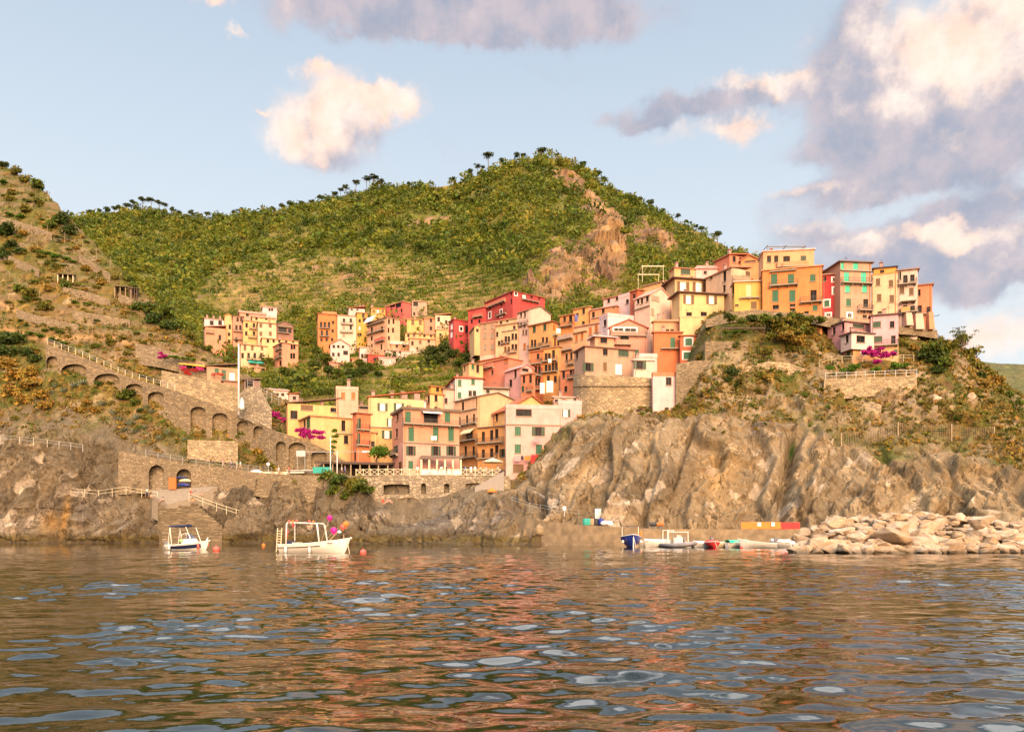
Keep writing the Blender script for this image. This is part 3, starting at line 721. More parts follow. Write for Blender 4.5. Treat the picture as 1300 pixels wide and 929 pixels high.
def face_holes(mb, org, ux, W, Hh, holes, nrm, depth, matf):
    """a wall from org along ux, W wide and Hh high, with real openings cut through it and their reveals"""
    us = sorted({0.0, W} | {h[0] for h in holes} | {h[1] for h in holes}); vs = sorted({0.0, Hh} | {h[2] for h in holes} | {h[3] for h in holes} | {b for b in matf[0] if 0 < b < Hh})
    at = lambda u, v, d=0.0: Vector(org) + ux * u + Vector((0, 0, v)) - nrm * d
    for i in range(len(us) - 1):
        for j in range(len(vs) - 1):
            u, v = (us[i] + us[i + 1]) / 2, (vs[j] + vs[j + 1]) / 2
            if any(h[0] < u < h[1] and h[2] < v < h[3] for h in holes): continue
            mb.quad(at(us[i], vs[j]), at(us[i + 1], vs[j]), at(us[i + 1], vs[j + 1]), at(us[i], vs[j + 1]), sum(1 for b in matf[0] if v > b))
    for (a, b, c, d) in holes:
        mi = sum(1 for q in matf[0] if (c + d) / 2 > q)
        mb.quad(at(a, c), at(b, c), at(b, c, depth), at(a, c, depth), mi); mb.quad(at(a, d), at(b, d), at(b, d, depth), at(a, d, depth), mi)
        mb.quad(at(a, c), at(a, d), at(a, d, depth), at(a, c, depth), mi); mb.quad(at(b, c), at(b, d), at(b, d, depth), at(b, c, depth), mi)

class House: pass

def house(label, z, Y, lcr, tb, ang, color, wins=(), roof='flat', balc=(), chim=(), bands=(), D=8.0, ext=6.0, rcol='slate', over=0.35, name='house', apex=None, cat='house', fine=True, awn=(), rth=0.22, wood=False):
    """lcr: marks of its left edge, near corner and right edge; tb: marks of eaves and foot at the near corner; Y: metres out"""
    Lx, Cx_, Rx = (z.x(v) for v in lcr); ty, by = z.y(tb[0]), z.y(tb[1])
    h = House(); a = R(ang); h.a = a
    Cp = P(Cx_, by, Y); top = P(Cx_, ty, Y).z
    dR = Vector((math.cos(a), math.sin(a), 0)); dL = Vector((-math.sin(a), math.cos(a), 0))
    def reach(pxe, d):
        t = (pxe - CX) / FPX; den = d.x - t * d.y
        w = (t * Cp.y - Cp.x) / den if abs(den) > 1e-4 else 8.0
        return w
    Wd = reach(Rx, dR) if Rx - Cx_ > 0.8 else D
    Dd = reach(Lx, dL) if Cx_ - Lx > 0.8 else D
    Wd = min(max(Wd, 1.0), 45) if Wd > 0 else 8.0
    Dd = min(max(Dd, 1.0), 45) if Dd > 0 else D
    h.W, h.D = Wd, Dd
    h.H = top - Cp.z
    root = empty(name, (Cp.x, Cp.y, Cp.z), a, label, cat, 'houses of the hillside village' if cat == 'house' else None); h.root = root
    inv = Matrix.Rotation(-a, 3, 'Z'); eye = inv @ (Vector((0, 0, CAM_H)) - Cp)
    def cast(mx, my, face):
        """a survey mark to wall coordinates (along the wall, height above the foot)"""
        d = inv @ (P(z.x(mx), z.y(my), 1.0) - Vector((0, 0, CAM_H)))
        if face == 'R': s = -eye.y / d.y; q = eye + d * s; return q.x, q.z
        s = -eye.x / d.x; q = eye + d * s; return q.y, q.z
    h.cast = cast
    zc = lambda my: (P(Cx_, z.y(my), Y).z - Cp.z)
    bz = [zc(b[0]) + ext for b in bands]          # heights (wall-local, above the sunk foot) where the paint changes, lowest first
    order = sorted(range(len(bands)), key=lambda k: bz[k])
    cols = [color]
    # bands: (mark, colour below that mark); the main colour is the topmost
    mats = [stucco(lin(bands[k][1])) for k in order] + [stucco(lin(color)) if not wood else wood]
    bzs = sorted(bz)
    holesR, holesL, items = [], [], []
    for wd in wins:
        sty, y, ww, hh = wd[:4]
        for x in wd[4:]:
            face = 'R' if x >= lcr[1] else 'L'
            u, v = cast(x, y, face)
            u2, v2 = cast(x + (ww / 2 if face == 'R' else -ww / 2), y - hh / 2, face)
            hw, hv = abs(u2 - u), abs(v2 - v)
            if not fine: hw, hv = max(hw * 1.25, .42), hv * 1.08
            elif STY[sty][1] is None: hw = max(hw * 1.12, .40)
            if STY[sty][1]: hw *= 0.5                   # marked width counts its open shutters
            lim = Wd if face == 'R' else Dd
            rect = [max(u - hw, .12), min(u + hw, lim - .12), max(v - hv, -ext + .1), min(v + hv, h.H - .12)]
            if rect[1] - rect[0] < .2 or rect[3] - rect[2] < .2: continue
            lst = holesR if face == 'R' else holesL
            if any(rect[0] < o[1] + .06 and rect[1] > o[0] - .06 and rect[2] < o[3] + ext * 0 + .06 - 0 and rect[3] > o[2] - .06 for o in [(q[0], q[1], q[2] - ext, q[3] - ext) for q in lst]): continue
            lst.append((rect[0], rect[1], rect[2] + ext, rect[3] + ext)); items.append((sty, face, rect))
    mb = MB(); Z0 = -ext; Ht = h.H + ext
    face_holes(mb, (0, 0, Z0), Vector((1, 0, 0)), Wd, Ht, holesR, Vector((0, -1, 0)), 0.24, (bzs,))
    face_holes(mb, (0, 0, Z0), Vector((0, 1, 0)), Dd, Ht, holesL, Vector((-1, 0, 0)), 0.24, (bzs,))
    face_holes(mb, (0, Dd, Z0), Vector((1, 0, 0)), Wd, Ht, [], Vector((0, 1, 0)), 0.2, (bzs,))
    face_holes(mb, (Wd, 0, Z0), Vector((0, 1, 0)), Dd, Ht, [], Vector((1, 0, 0)), 0.2, (bzs,))
    mt = len(bzs)
    if roof in ('gableR', 'gableL'):
        ah = zc(apex) if apex is not None else h.H + 2
        if roof == 'gableR':
            mb.poly([(0, 0, h.H), (Wd, 0, h.H), (Wd / 2, 0, ah)], mt); mb.poly([(0, Dd, h.H), (Wd, Dd, h.H), (Wd / 2, Dd, ah)], mt)
        else:
            mb.poly([(0, 0, h.H), (0, Dd, h.H), (0, Dd / 2, ah)], mt); mb.poly([(Wd, 0, h.H), (Wd, Dd, h.H), (Wd, Dd / 2, ah)], mt)
    else: mb.quad((0, 0, h.H), (Wd, 0, h.H), (Wd, Dd, h.H), (0, Dd, h.H), mt)
    h.wall = mb.build('wall', mats, root)
    # roof
    rm = M[rcol] if rcol in M else stucco(lin(rcol)); o = over
    r = MB()
    if roof == 'flat': r.box(-o, Wd + o, -o, Dd + o, h.H + .004, h.H + rth)
    elif roof == 'parapet':
        for b in ((-.05, Wd + .05, -.05, .2), (-.05, Wd + .05, Dd - .2, Dd + .05)): r.box(b[0], b[1], b[2], b[3], h.H + .004, h.H + .75)
        for b in ((-.05, .2), (Wd - .2, Wd + .05)): r.box(b[0], b[1], .203, Dd - .203, h.H + .004, h.H + .75)
    elif roof == 'hip':
        ah = h.H + (zc(apex) - h.H if apex is not None else min(Wd, Dd) * .22); i = min(Wd, Dd) * .45
        e = [(-o, -o), (Wd + o, -o), (Wd + o, Dd + o), (-o, Dd + o)]; q = [(i, i), (Wd - i, i), (Wd - i, Dd - i), (i, Dd - i)]
        r.hexa([(x, y, h.H + .004) for x, y in e] + [(x, y, h.H + .14) for x, y in e])
        b0 = h.H + .142
        for k in range(4):
            k2 = (k + 1) % 4
            r.quad((*e[k], b0), (*e[k2], b0), (*q[k2], ah), (*q[k], ah))
        r.quad(*[(*p, ah) for p in q])
    elif roof == 'shedL':      # falls to the left
        dz = Wd * .16
        mb2 = None; r.hexa([(-o, -o, h.H - .02), (Wd + o, -o, h.H + dz), (Wd + o, Dd + o, h.H + dz), (-o, Dd + o, h.H - .02), (-o, -o, h.H + .18), (Wd + o, -o, h.H + dz + .2), (Wd + o, Dd + o, h.H + dz + .2), (-o, Dd + o, h.H + .18)])
    elif roof == 'gableR':
        s = (ah - h.H) / (Wd / 2); t = rth
        for sx in (0, 1):
            x0, x1 = (-o, Wd / 2) if sx == 0 else (Wd + o, Wd / 2)
            z0 = h.H - s * o + .01; z1 = ah + .01
            r.hexa([(x0, -o, z0), (x1, -o, z1), (x1, Dd + o, z1), (x0, Dd + o, z0), (x0, -o, z0 + t), (x1, -o, z1 + t), (x1, Dd + o, z1 + t), (x0, Dd + o, z0 + t)])
    elif roof == 'gableL':
        s = (ah - h.H) / (Dd / 2); t = rth
        for sx in (0, 1):
            y0, y1 = (-o, Dd / 2) if sx == 0 else (Dd + o, Dd / 2)
            z0 = h.H - s * o + .01; z1 = ah + .01
            r.hexa([(-o, y0, z0), (Wd + o, y0, z0), (Wd + o, y1, z1), (-o, y1, z1), (-o, y0, z0 + t), (Wd + o, y0, z0 + t), (Wd + o, y1, z1 + t), (-o, y1, z1 + t)])
    h.roof = r.build('roof', rm, root) if r.v else None
    for c in chim:                                        # (mark x, height m[, depth share])
        u, _ = cast(c[0], tb[0], 'R'); u = min(max(u, .4), Wd - .4); dpt = (c[2] if len(c) > 2 else .45) * Dd
        base = h.H + (.2 if roof in ('flat', 'parapet') else .2)
        k = MB(); k.box(u - .32, u + .32, dpt - .3, dpt + .3, base, base + c[1]); k.box(u - .42, u + .42, dpt - .4, dpt + .4, base + c[1] + .25, base + c[1] + .35)
        for sx in (-.3, .2):
            for sy in (-.28, .18): k.box(u + sx, u + sx + .1, dpt + sy, dpt + sy + .1, base + c[1] + .002, base + c[1] + .248)
        k.build('chimney', stucco(lin((190, 160, 130))), h.roof or root)
    # openings
    def wbox(mb, face, u0, u1, v0, v1, d0, d1, m=0):
        """box on a wall: d0..d1 metres out from it"""
        if face == 'R': mb.box(u0, u1, -d1, -d0, v0, v1, m)
        else: mb.box(-d1, -d0, u0, u1, v0, v1, m)
    h.wbox = wbox
    for sty, face, (u0, u1, v0, v1) in items:
        shut, opn, cur = STY[sty]
        w = MB(); wbox(w, face, u0 - .02, u1 + .02, v0 - .02, v1 + .02, -.30, -.20)
        win = w.build('window', M['glass'], root, fix=False)
        if fine:
            f = MB(); t = .07
            wbox(f, face, u0, u0 + t, v0, v1, -.198, -.13); wbox(f, face, u1 - t, u1, v0, v1, -.198, -.13)
            wbox(f, face, u0 + t, u1 - t, v0, v0 + t, -.198, -.13); wbox(f, face, u0 + t, u1 - t, v1 - t, v1, -.198, -.13)
            um = (u0 + u1) / 2
            if u1 - u0 > .6: wbox(f, face, um - .03, um + .03, v0 + t, v1 - t, -.198, -.14)
            if not shut: f.build('frame', M['white'] if cur else M['dwood'], win, fix=False)
            s = MB(); wbox(s, face, u0 - .1, u1 + .1, v0 - .12, v0 - .01, .004, .14); s.build('sill', M['slab'], win, fix=False)
        if cur == 'cloth':
            c = MB(); uu = np.linspace(u0 + .1, u1 - .1, 9)
            for k in range(8):
                d = (.185, .15)[k % 2]; d2 = (.15, .185)[k % 2]
                p = lambda u, d, v: ((u, d, v) if face == 'R' else (d, u, v))
                c.quad(p(uu[k], d, v0 + .08), p(uu[k + 1], d2, v0 + .08), p(uu[k + 1], d2, v1 - .08), p(uu[k], d, v1 - .08))
            c.build('curtain', M['cloth'], win, fix=False)
        if cur == 'surround':
            s = MB(); q = .28
            wbox(s, face, u0 - q, u0 - .003, v0 - q, v1 + q, .003, .06); wbox(s, face, u1 + .003, u1 + q, v0 - q, v1 + q, .003, .06)
            wbox(s, face, u0, u1, v0 - q, v0 - .003, .003, .06); wbox(s, face, u0, u1, v1 + .003, v1 + q, .003, .06)
            s.build('surround', M['white'], win, fix=False)
        if shut:
            um = (u0 + u1) / 2
            for b0, b1 in ((u0 + .03, um - .015), (um + .015, u1 - .03)):
                s = MB(); wbox(s, face, b0, b1, v0 + .03, v1 - .03, -.12, -.07)
                if fine:
                    n = max(3, int((v1 - v0) / .22))
                    for k in range(n):
                        vz = v0 + .12 + (v1 - v0 - .24) * k / n; wbox(s, face, b0 + .06, b1 - .06, vz, vz + .07, -.07, -.045)
                s.build('shutter', M[shut], win, fix=False)
        if opn:
            sw = (u1 - u0) * .48
            for b0, b1 in ((u0 - sw, u0 - .02), (u1 + .02, u1 + sw)):
                s = MB(); wbox(s, face, b0, b1, v0, v1, .02, .08)
                if fine:
                    n = max(3, int((v1 - v0) / .22))
                    for k in range(n):
                        vz = v0 + .1 + (v1 - v0 - .2) * k / n; wbox(s, face, b0 + .05, b1 - .05, vz, vz + .07, .08, .1)
                s.build('shutter', M[opn], win, fix=False)
    # drainpipe, aerial and a chimney where none is marked
    k_ = sum(map(ord, label))
    if fine and h.H > 5:
        m = MB(); xx = Wd - .35 if k_ % 2 else .3; m.tube([(xx, -.07, -ext), (xx, -.07, h.H - .1)], .05, 6); m.build('drainpipe', M['slab'] if k_ % 3 else M['rust'], root)
    if roof in ('flat', 'shedL', 'hip') and Wd > 4 and h.roof is not None:
        zt = h.H + (.2 if roof == 'flat' else .16 * Wd * .5 + .2)
        if k_ % 2 or fine:
            m = MB(); xx, yy = Wd * (.25 + .1 * (k_ % 5)), min(Dd * .3, 2.0); m.tube([(xx, yy, zt - .3), (xx, yy, zt + 1.5 + .2 * (k_ % 4))], .025, 5)
            for q in range(4): m.tube([(xx - .5 + .08 * q, yy, zt + 1.2 + .12 * q), (xx + .5 - .08 * q, yy, zt + 1.2 + .12 * q)], .015, 4)
            m.build('aerial', M['iron'], h.roof)
        if not chim and k_ % 3:
            u, dpt = Wd * (.2 + .15 * (k_ % 4)), Dd * .4; m = MB(); m.box(u - .3, u + .3, dpt - .25, dpt + .25, zt - .3, zt + .9); m.box(u - .38, u + .38, dpt - .33, dpt + .33, zt + 1.1, zt + 1.2)
            for sx in (-.28, .2):
                for sy in (-.23, .15): m.box(u + sx, u + sx + .08, dpt + sy, dpt + sy + .08, zt + .902, zt + 1.098)
            m.build('chimney', stucco(lin((200, 160, 130))), h.roof)
    # balconies: (mark x0, x1, y of slab, depth m, rail: 'i' iron bars, 'm' masonry, 'n' none)
    for b in balc:
        x0, x1, ys, dep = b[:4]; kind = b[4] if len(b) > 4 else 'i'
        face = 'R' if (x0 + x1) / 2 >= lcr[1] else 'L'
        u0, v = cast(x0, ys, face); u1, _ = cast(x1, ys, face)
        u0, u1 = min(u0, u1), max(u0, u1); lim = Wd if face == 'R' else Dd
        u0, u1 = max(u0, -.2), min(u1, lim + .2)
        if u1 - u0 < .4: continue
        s = MB(); wbox(s, face, u0, u1, v - .09, v + .09, .004, dep)
        for k in range(max(2, int((u1 - u0) / 1.8)) + 1 if dep > .5 else 0):
            uu = u0 + .15 + (u1 - u0 - .3) * k / max(2, int((u1 - u0) / 1.8)); wbox(s, face, uu - .07, uu + .07, v - .38, v - .092, .004, dep * .6)
        bal = s.build('balcony' if dep > .45 else 'cornice', M['slab'], root, fix=False)
        if dep <= .45 or kind == 'n': continue
        rl = MB()
        if kind == 'm':
            wbox(rl, face, u0, u1, v + .092, v + .95, dep - .16, dep - .02); wbox(rl, face, u0, u0 + .13, v + .092, v + .95, .004, dep - .163); wbox(rl, face, u1 - .13, u1, v + .092, v + .95, .004, dep - .163)
            rl.build('railing', stucco(lin(b[5])) if len(b) > 5 else stucco(lin(color)), bal, fix=False)
        else:
            wbox(rl, face, u0, u1, v + .95, v + 1.0, dep - .09, dep - .03)
            wbox(rl, face, u0, u0 + .05, v + .95, v + 1.0, .01, dep - .093); wbox(rl, face, u1 - .05, u1, v + .95, v + 1.0, .01, dep - .093)
            nb = max(3, int((u1 - u0) / .26)); 
            for k in range(nb + 1):
                uu = u0 + .02 + (u1 - u0 - .06) * k / nb; wbox(rl, face, uu, uu + .035, v + .092, v + .948, dep - .08, dep - .045)
            for k in range(3):
                for uu in (u0 + .01, u1 - .045): wbox(rl, face, uu, uu + .035, v + .092, v + .948, .1 + dep * .3 * k, .135 + dep * .3 * k)
            rl.build('railing', M['iron'], bal, fix=False)
    for a_ in awn:     # awnings: (x0, x1, y top, y bottom, material, depth)
        x0, x1, y0, y1, mt_, dep = a_; face = 'R' if (x0 + x1) / 2 >= lcr[1] else 'L'
        u0, v1 = cast(x0, y0, face); u1, _ = cast(x1, y0, face); _, v0 = cast((x0 + x1) / 2, y1, face); u0, u1 = min(u0, u1), max(u0, u1)
        s = MB(); n = 10
        for k in range(n):
            ua, ub = u0 + (u1 - u0) * k / n, u0 + (u1 - u0) * (k + 1) / n
            p = (lambda u, d, v: (u, -d, v)) if face == 'R' else (lambda u, d, v: (-d, u, v))
            s.hexa([p(ua, .02, v1 - .05), p(ub, .02, v1 - .05), p(ub, dep, v0 + .2), p(ua, dep, v0 + .2), p(ua, .02, v1), p(ub, .02, v1), p(ub, dep, v0 + .25), p(ua, dep, v0 + .25)])
            s.hexa([p(ua, dep, v0), p(ub, dep, v0), p(ub, dep + .04, v0), p(ua, dep + .04, v0), p(ua, dep, v0 + .25), p(ub, dep, v0 + .25), p(ub, dep + .04, v0 + .25), p(ua, dep + .04, v0 + .25)])
        s.build('awning', M[mt_], root)
    return h
# ------------------------------------------------------------------ the town, house by house
PINK, PEACH, SALM, CREAM, PALE = (228, 150, 128), (236, 178, 132), (226, 140, 112), (240, 208, 150), (240, 214, 184)
YEL, OCH, ORA, RED, CRIM, WHT, TAN = (240, 198, 100), (228, 170, 72), (226, 130, 48), (206, 52, 46), (212, 78, 74), (236, 216, 196), (198, 164, 118)
# --- waterfront
house('pink harbour house of four storeys with grey veranda above the railed terrace', Z5, 146, (90, 160, 515), (298, 715), 22, PINK, roof='flat', rcol='slate', rth=.5,
  wins=[('d', 345, 14, 40, 122), ('d', 450, 14, 50, 117), ('k', 565, 26, 60, 110), ('b', 665, 20, 60, 138), ('g', 345, 32, 66, 190, 440), ('d', 350, 80, 60, 335), ('g', 455, 32, 86, 210, 366, 463), ('o', 560, 62, 58, 208, 367, 463), ('g', 650, 28, 50, 207)],
  balc=[(140, 515, 388, 1.0, 'i'), (160, 515, 505, .3), (75, 130, 600, .8, 'i')], bands=[(505, (238, 178, 140))], awn=[(272, 392, 308, 330, 'cloth', 1.6)], chim=[(230, .9), (420, .8)])
house('tall yellow house behind the harbour restaurant with white curtained windows and brown shutters', Z5, 160, (-64, -60, 290), (222, 700), 18, (240, 210, 130), roof='shedL', rcol='terra', bands=[(410, YEL)],
  wins=[('w', 283, 66, 46, 28, 132), ('w', 380, 40, 50, 75), ('w', 457, 64, 50, 56)], balc=[(-60, 290, 408, .3)], chim=[(-30, 1.0), (90, 1.1), (160, 1.0)])
house('low grey-roofed white house with a row of chimneys above the tall yellow house', Z5, 176, (120, 125, 305), (236, 300), 18, WHT, roof='flat', rcol=(150, 120, 96), wins=[('d', 262, 14, 18, 200, 250)], chim=[(155, 1.4), (178, 1.2), (240, 1.5), (258, 1.3)])
house('narrow yellow house with an orange roof loggia behind the harbour', Z5, 178, (300, 330, 412), (200, 340), 32, (242, 206, 122), wins=[('d', 235, 14, 40, 320), ('d', 228, 16, 38, 368), ('d', 290, 14, 18, 368)], roof='flat', rcol=(206, 130, 50))
house('small orange roof room on top of the narrow yellow house', Z5, 179.5, (322, 336, 412), (152, 199), 32, (232, 160, 48), wins=[('d', 172, 14, 26, 378)], roof='flat', rcol=(190, 120, 60), ext=.2, D=6)
house('peach house with a satellite dish beside the white house with red roof', Z5, 180, (408, 414, 492), (170, 340), 20, (238, 188, 150), wins=[('d', 243, 13, 34, 430), ('b', 243, 14, 24, 452)], chim=[(470, .9)])
house('white house with a red hipped roof and green shutters above the harbour', Z5, 180, (486, 490, 668), (98, 300), 14, (236, 222, 196), roof='hip', apex=66, rcol='terra2', over=.5, wins=[('g', 130, 18, 40, 518), ('g', 120, 20, 40, 603), ('g', 208, 18, 38, 517), ('d', 196, 13, 34, 585, 612)], D=12)
house('white terrace wing with green railing beside the red hipped roof', Z5, 182, (664, 668, 830), (168, 300), 10, (232, 214, 180), wins=[('d', 182, 10, 24, 697), ('d', 182, 10, 24, 676)], balc=[(664, 826, 162, 1.0)], D=10)
house('large cream house whose blank gable wall faces the sun above the harbour', Z5, 163, (488, 632, 880), (218, 650), 38, (240, 196, 128), roof='gableR', apex=178, rcol='slate', bands=[(412, OCH)],
  wins=[('d', 280, 15, 55, 537), ('d', 262, 14, 60, 628), ('d', 375, 15, 56, 515), ('d', 370, 14, 66, 563), ('d', 362, 14, 68, 607), ('d', 560, 16, 56, 555), ('d', 560, 15, 56, 605), ('d', 470, 40, 56, 578)],
  balc=[(490, 632, 320, .3), (495, 640, 408, .9), (515, 632, 505, 1.0), (515, 632, 612, 1.0)], awn=[(548, 616, 425, 455, 'cream', 1.2)])
house('yellow ochre house with long iron balcony beside the pink laundry house', Z5, 153, (632, 806, 818), (404, 660), 58, OCH, roof='shedL', rcol='slate',
  wins=[('d', 470, 15, 60, 667), ('d', 460, 14, 62, 720), ('d', 452, 15, 60, 752), ('d', 580, 14, 56, 667), ('d', 575, 14, 60, 720), ('d', 550, 16, 50, 752), ('o', 575, 34, 50, 788)], balc=[(634, 800, 517, 1.0), (636, 760, 612, .7)])
house('yellow gabled house with terracotta roof behind the pink laundry house', Z5, 159, (738, 826, 1110), (298, 560), 28, YEL, roof='gableR', apex=200, rcol='terra', wins=[('d', 345, 15, 52, 752), ('k', 322, 12, 46, 815)], over=.5, D=12)
house('pale pink house with green shutters and hanging laundry at the foot of the cliff', Z5, 147, (806, 812, 1168), (290, 738), 8, (240, 188, 160), roof='parapet', rcol=(240, 196, 168), D=9,
  wins=[('g', 435, 35, 56, 887), ('o', 437, 84, 56, 1017), ('g', 547, 36, 56, 887), ('g', 550, 36, 58, 1022), ('b', 672, 60, 52, 890), ('d', 318, 90, 44, 925)], balc=[(812, 1168, 392, .25)], chim=[(1130, .8)])
house('pale pink annexe with one white curtained window behind the laundry house', Z5, 154, (1140, 1145, 1292), (264, 420), 8, (238, 190, 168), roof='parapet', rcol=(238, 196, 176), wins=[('w', 322, 62, 48, 1190)], chim=[(1270, .9), (1180, .7)], D=7)
house('small cream roof house with two dark windows above the pink annexe', Z5, 161, (1112, 1116, 1240), (222, 300), 10, (238, 200, 160), wins=[('d', 243, 16, 18, 1132, 1185)], D=6, roof='flat', rcol=(236, 206, 176))
# --- yellow houses above the arcade
house('wide yellow villa with brown lattice loggias above the arcade ramp', Z4, 160, (134, 146, 532), (300, 520), 24, YEL, roof='shedL', rcol='slate', wins=[('d', 385, 48, 58, 193), ('b', 328, 80, 44, 288), ('b', 340, 74, 66, 373), ('d', 350, 56, 28, 492), ('r', 348, 26, 28, 547)], chim=[(405, .8), (250, .7)], D=11)
house('lower yellow block with bougainvillea at its foot and green shutters', Z4, 154, (214, 316, 626), (396, 690), 30, (240, 200, 108), roof='flat', rcol=(206, 152, 84), wins=[('d', 448, 16, 60, 268), ('g', 448, 22, 66, 297), ('d', 465, 26, 76, 557), ('d', 568, 28, 60, 577)], balc=[(500, 624, 520, .3)], D=9)
house('peach tower house with a battlemented top and brown shutters', Z4, 164, (498, 504, 666), (200, 420), 14, (238, 184, 138), roof='parapet', rcol=(238, 190, 146), wins=[('r', 246, 24, 48, 555, 631)], chim=[(598, 2.0, .2)], D=9)
house('peach house with a roofed top terrace beside the battlemented tower', Z4, 166, (664, 668, 778), (318, 560), 12, (238, 188, 128), roof='flat', rcol='slate', wins=[('d', 310 + 22, 80, 18, 718), ('d', 382, 22, 34, 757), ('d', 440, 20, 34, 757)], balc=[(664, 776, 322, .3)], chim=[(695, .9)], D=9)
house('narrow orange house with two small balconies beside the round green tree', Z4, 151, (624, 654, 758), (376, 735), 36, (228, 122, 72), roof='flat', rcol=(170, 90, 60), wins=[('k', 450, 24, 76, 673), ('k', 560, 24, 78, 667), ('d', 690, 16, 70, 641)], balc=[(632, 745, 492, .8), (632, 745, 607, .8)], D=8)
house('small yellow link house between the orange house and the tall yellow house', Z4, 155, (748, 752, 800), (520, 720), 14, YEL, wins=[('d', 600, 16, 40, 776)], D=8, roof='flat', rcol=(200, 150, 90))
house('small peach house with terracotta roof beyond the bougainvillea on the slope', Z4, 196, (150, 156, 228), (232, 330), 26, (236, 178, 146), roof='shedL', rcol='terra', wins=[('d', 262, 12, 24, 196)], D=8)
house('low cream house with a long pale roof half hidden by the hillside path', Z4, 205, (10, 14, 150), (200, 290), 26, PALE, roof='gableL', apex=176, rcol=(214, 176, 150), wins=[('d', 236, 12, 18, 70, 110)], D=8)
# --- village at the back, western cluster
house('white row house with dark windows at the edge of the distant village', Z3, 302, (138, 142, 262), (212, 300), 24, WHT, wins=[('d', 240, 18, 24, 187, 238)], chim=[(160, 1.5), (200, 1.5), (240, 1.5)], fine=False, roof='flat', rcol=(190, 150, 120))
house('low pink house half hidden behind the terraced slope', Z3, 286, (140, 146, 272), (264, 400), 26, PINK, wins=[('d', 330, 8, 30, 236, 250)], fine=False, roof='shedL', rcol=(190, 130, 110), balc=[(150, 200, 300, .9)])
house('narrow yellow house squeezed between two pink houses of the distant village', Z3, 292, (262, 266, 312), (196, 400), 22, (240, 204, 120), wins=[('d', 265, 10, 26, 297), ('d', 310, 10, 20, 293), ('d', 354, 10, 22, 293)], fine=False, roof='gableR', apex=186, rcol=(216, 160, 40))
house('tall pink house with iron balconies in the distant village', Z3, 290, (310, 316, 378), (198, 450), 22, (226, 150, 136), wins=[('d', 220, 10, 24, 345, 368), ('d', 270, 10, 28, 338, 362), ('d', 345, 10, 28, 338), ('d', 400, 10, 24, 345)], balc=[(318, 374, 292, .9), (318, 374, 340, .9)], bands=[(392, (214, 106, 80))], fine=False)
house('pink house with a broad pink roof at the top of the distant village', Z3, 306, (352, 358, 520), (176, 230), 22, (232, 160, 146), roof='gableL', apex=152, rcol=(214, 140, 122), wins=[('d', 174 + 18, 14, 14, 405)], fine=False, D=10)
house('tiny white cottage standing highest above the distant pink roofs', Z3, 316, (492, 498, 585), (142, 190), 22, WHT, wins=[('d', 160, 9, 14, 540, 556)], fine=False, roof='flat', rcol=(216, 180, 150))
house('yellow house with two balconies facing the terraced slope', Z3, 284, (374, 380, 470), (226, 380), 24, YEL, wins=[('d', 255, 12, 24, 400, 445), ('d', 305, 12, 24, 398, 445)], balc=[(415, 460, 276, .9), (410, 460, 330, .9)], fine=False, roof='flat', rcol=(196, 150, 90))
house('yellow attic house with a shallow gable under the tiny white cottage', Z3, 298, (430, 436, 578), (202, 300), 22, (240, 202, 120), wins=[('d', 214, 10, 16, 460, 520)], roof='gableL', apex=184, rcol=(206, 150, 96), fine=False)
house('cream house with brown shutters and a deep side loggia in the distant village', Z3, 281, (464, 470, 582), (238, 345), 22, CREAM, wins=[('b', 257, 14, 22, 487, 545), ('b', 307, 14, 24, 487, 545)], fine=False, roof='flat', rcol=(160, 120, 80))
house('brown stone house with dark wooden balconies beside the cream house', Z3, 285, (580, 584, 686), (248, 350), 22, (168, 128, 92), wins=[('d', 285, 40, 26, 620), ('d', 290, 16, 22, 664)], balc=[(590, 660, 300, 1.0), (590, 680, 262, .8)], fine=False, roof='gableR', apex=228, rcol='slate')
house('pale yellow house with a teal awning at the foot of the distant village', Z3, 274, (358, 364, 522), (372, 560), 24, (240, 208, 140), wins=[('b', 392, 12, 30, 390, 435, 495), ('d', 440, 12, 30, 375, 412, 450, 490)], awn=[(408, 502, 466, 492, 'teal', 1.6)], balc=[(400, 510, 464, .9)], fine=False, roof='flat', rcol=(170, 130, 80))
house('pink house with many small windows at the foot of the distant village', Z3, 272, (520, 618, 716), (362, 560), 38, PINK, wins=[('d', 385, 14, 30, 550, 605), ('d', 440, 14, 30, 548, 602), ('d', 488, 12, 26, 545, 605), ('d', 388, 9, 24, 676, 692), ('d', 442, 9, 30, 674, 690)], balc=[(583, 620, 412, .8), (583, 620, 462, .8)], fine=False, roof='flat', rcol=(180, 130, 90))
house('yellow attic storey with five small windows set back on the pink house', Z3, 277, (488, 494, 716), (334, 380), 22, (240, 206, 120), wins=[('d', 350, 12, 20, 530, 565, 600, 642, 685)], fine=False, roof='flat', rcol=(190, 146, 90), ext=4)
house('low pink house below the teal awning', Z3, 270, (440, 446, 560), (512, 560), 24, (232, 166, 140), wins=[('d', 530, 16, 18, 500)], fine=False, roof='flat', rcol=(226, 176, 140))
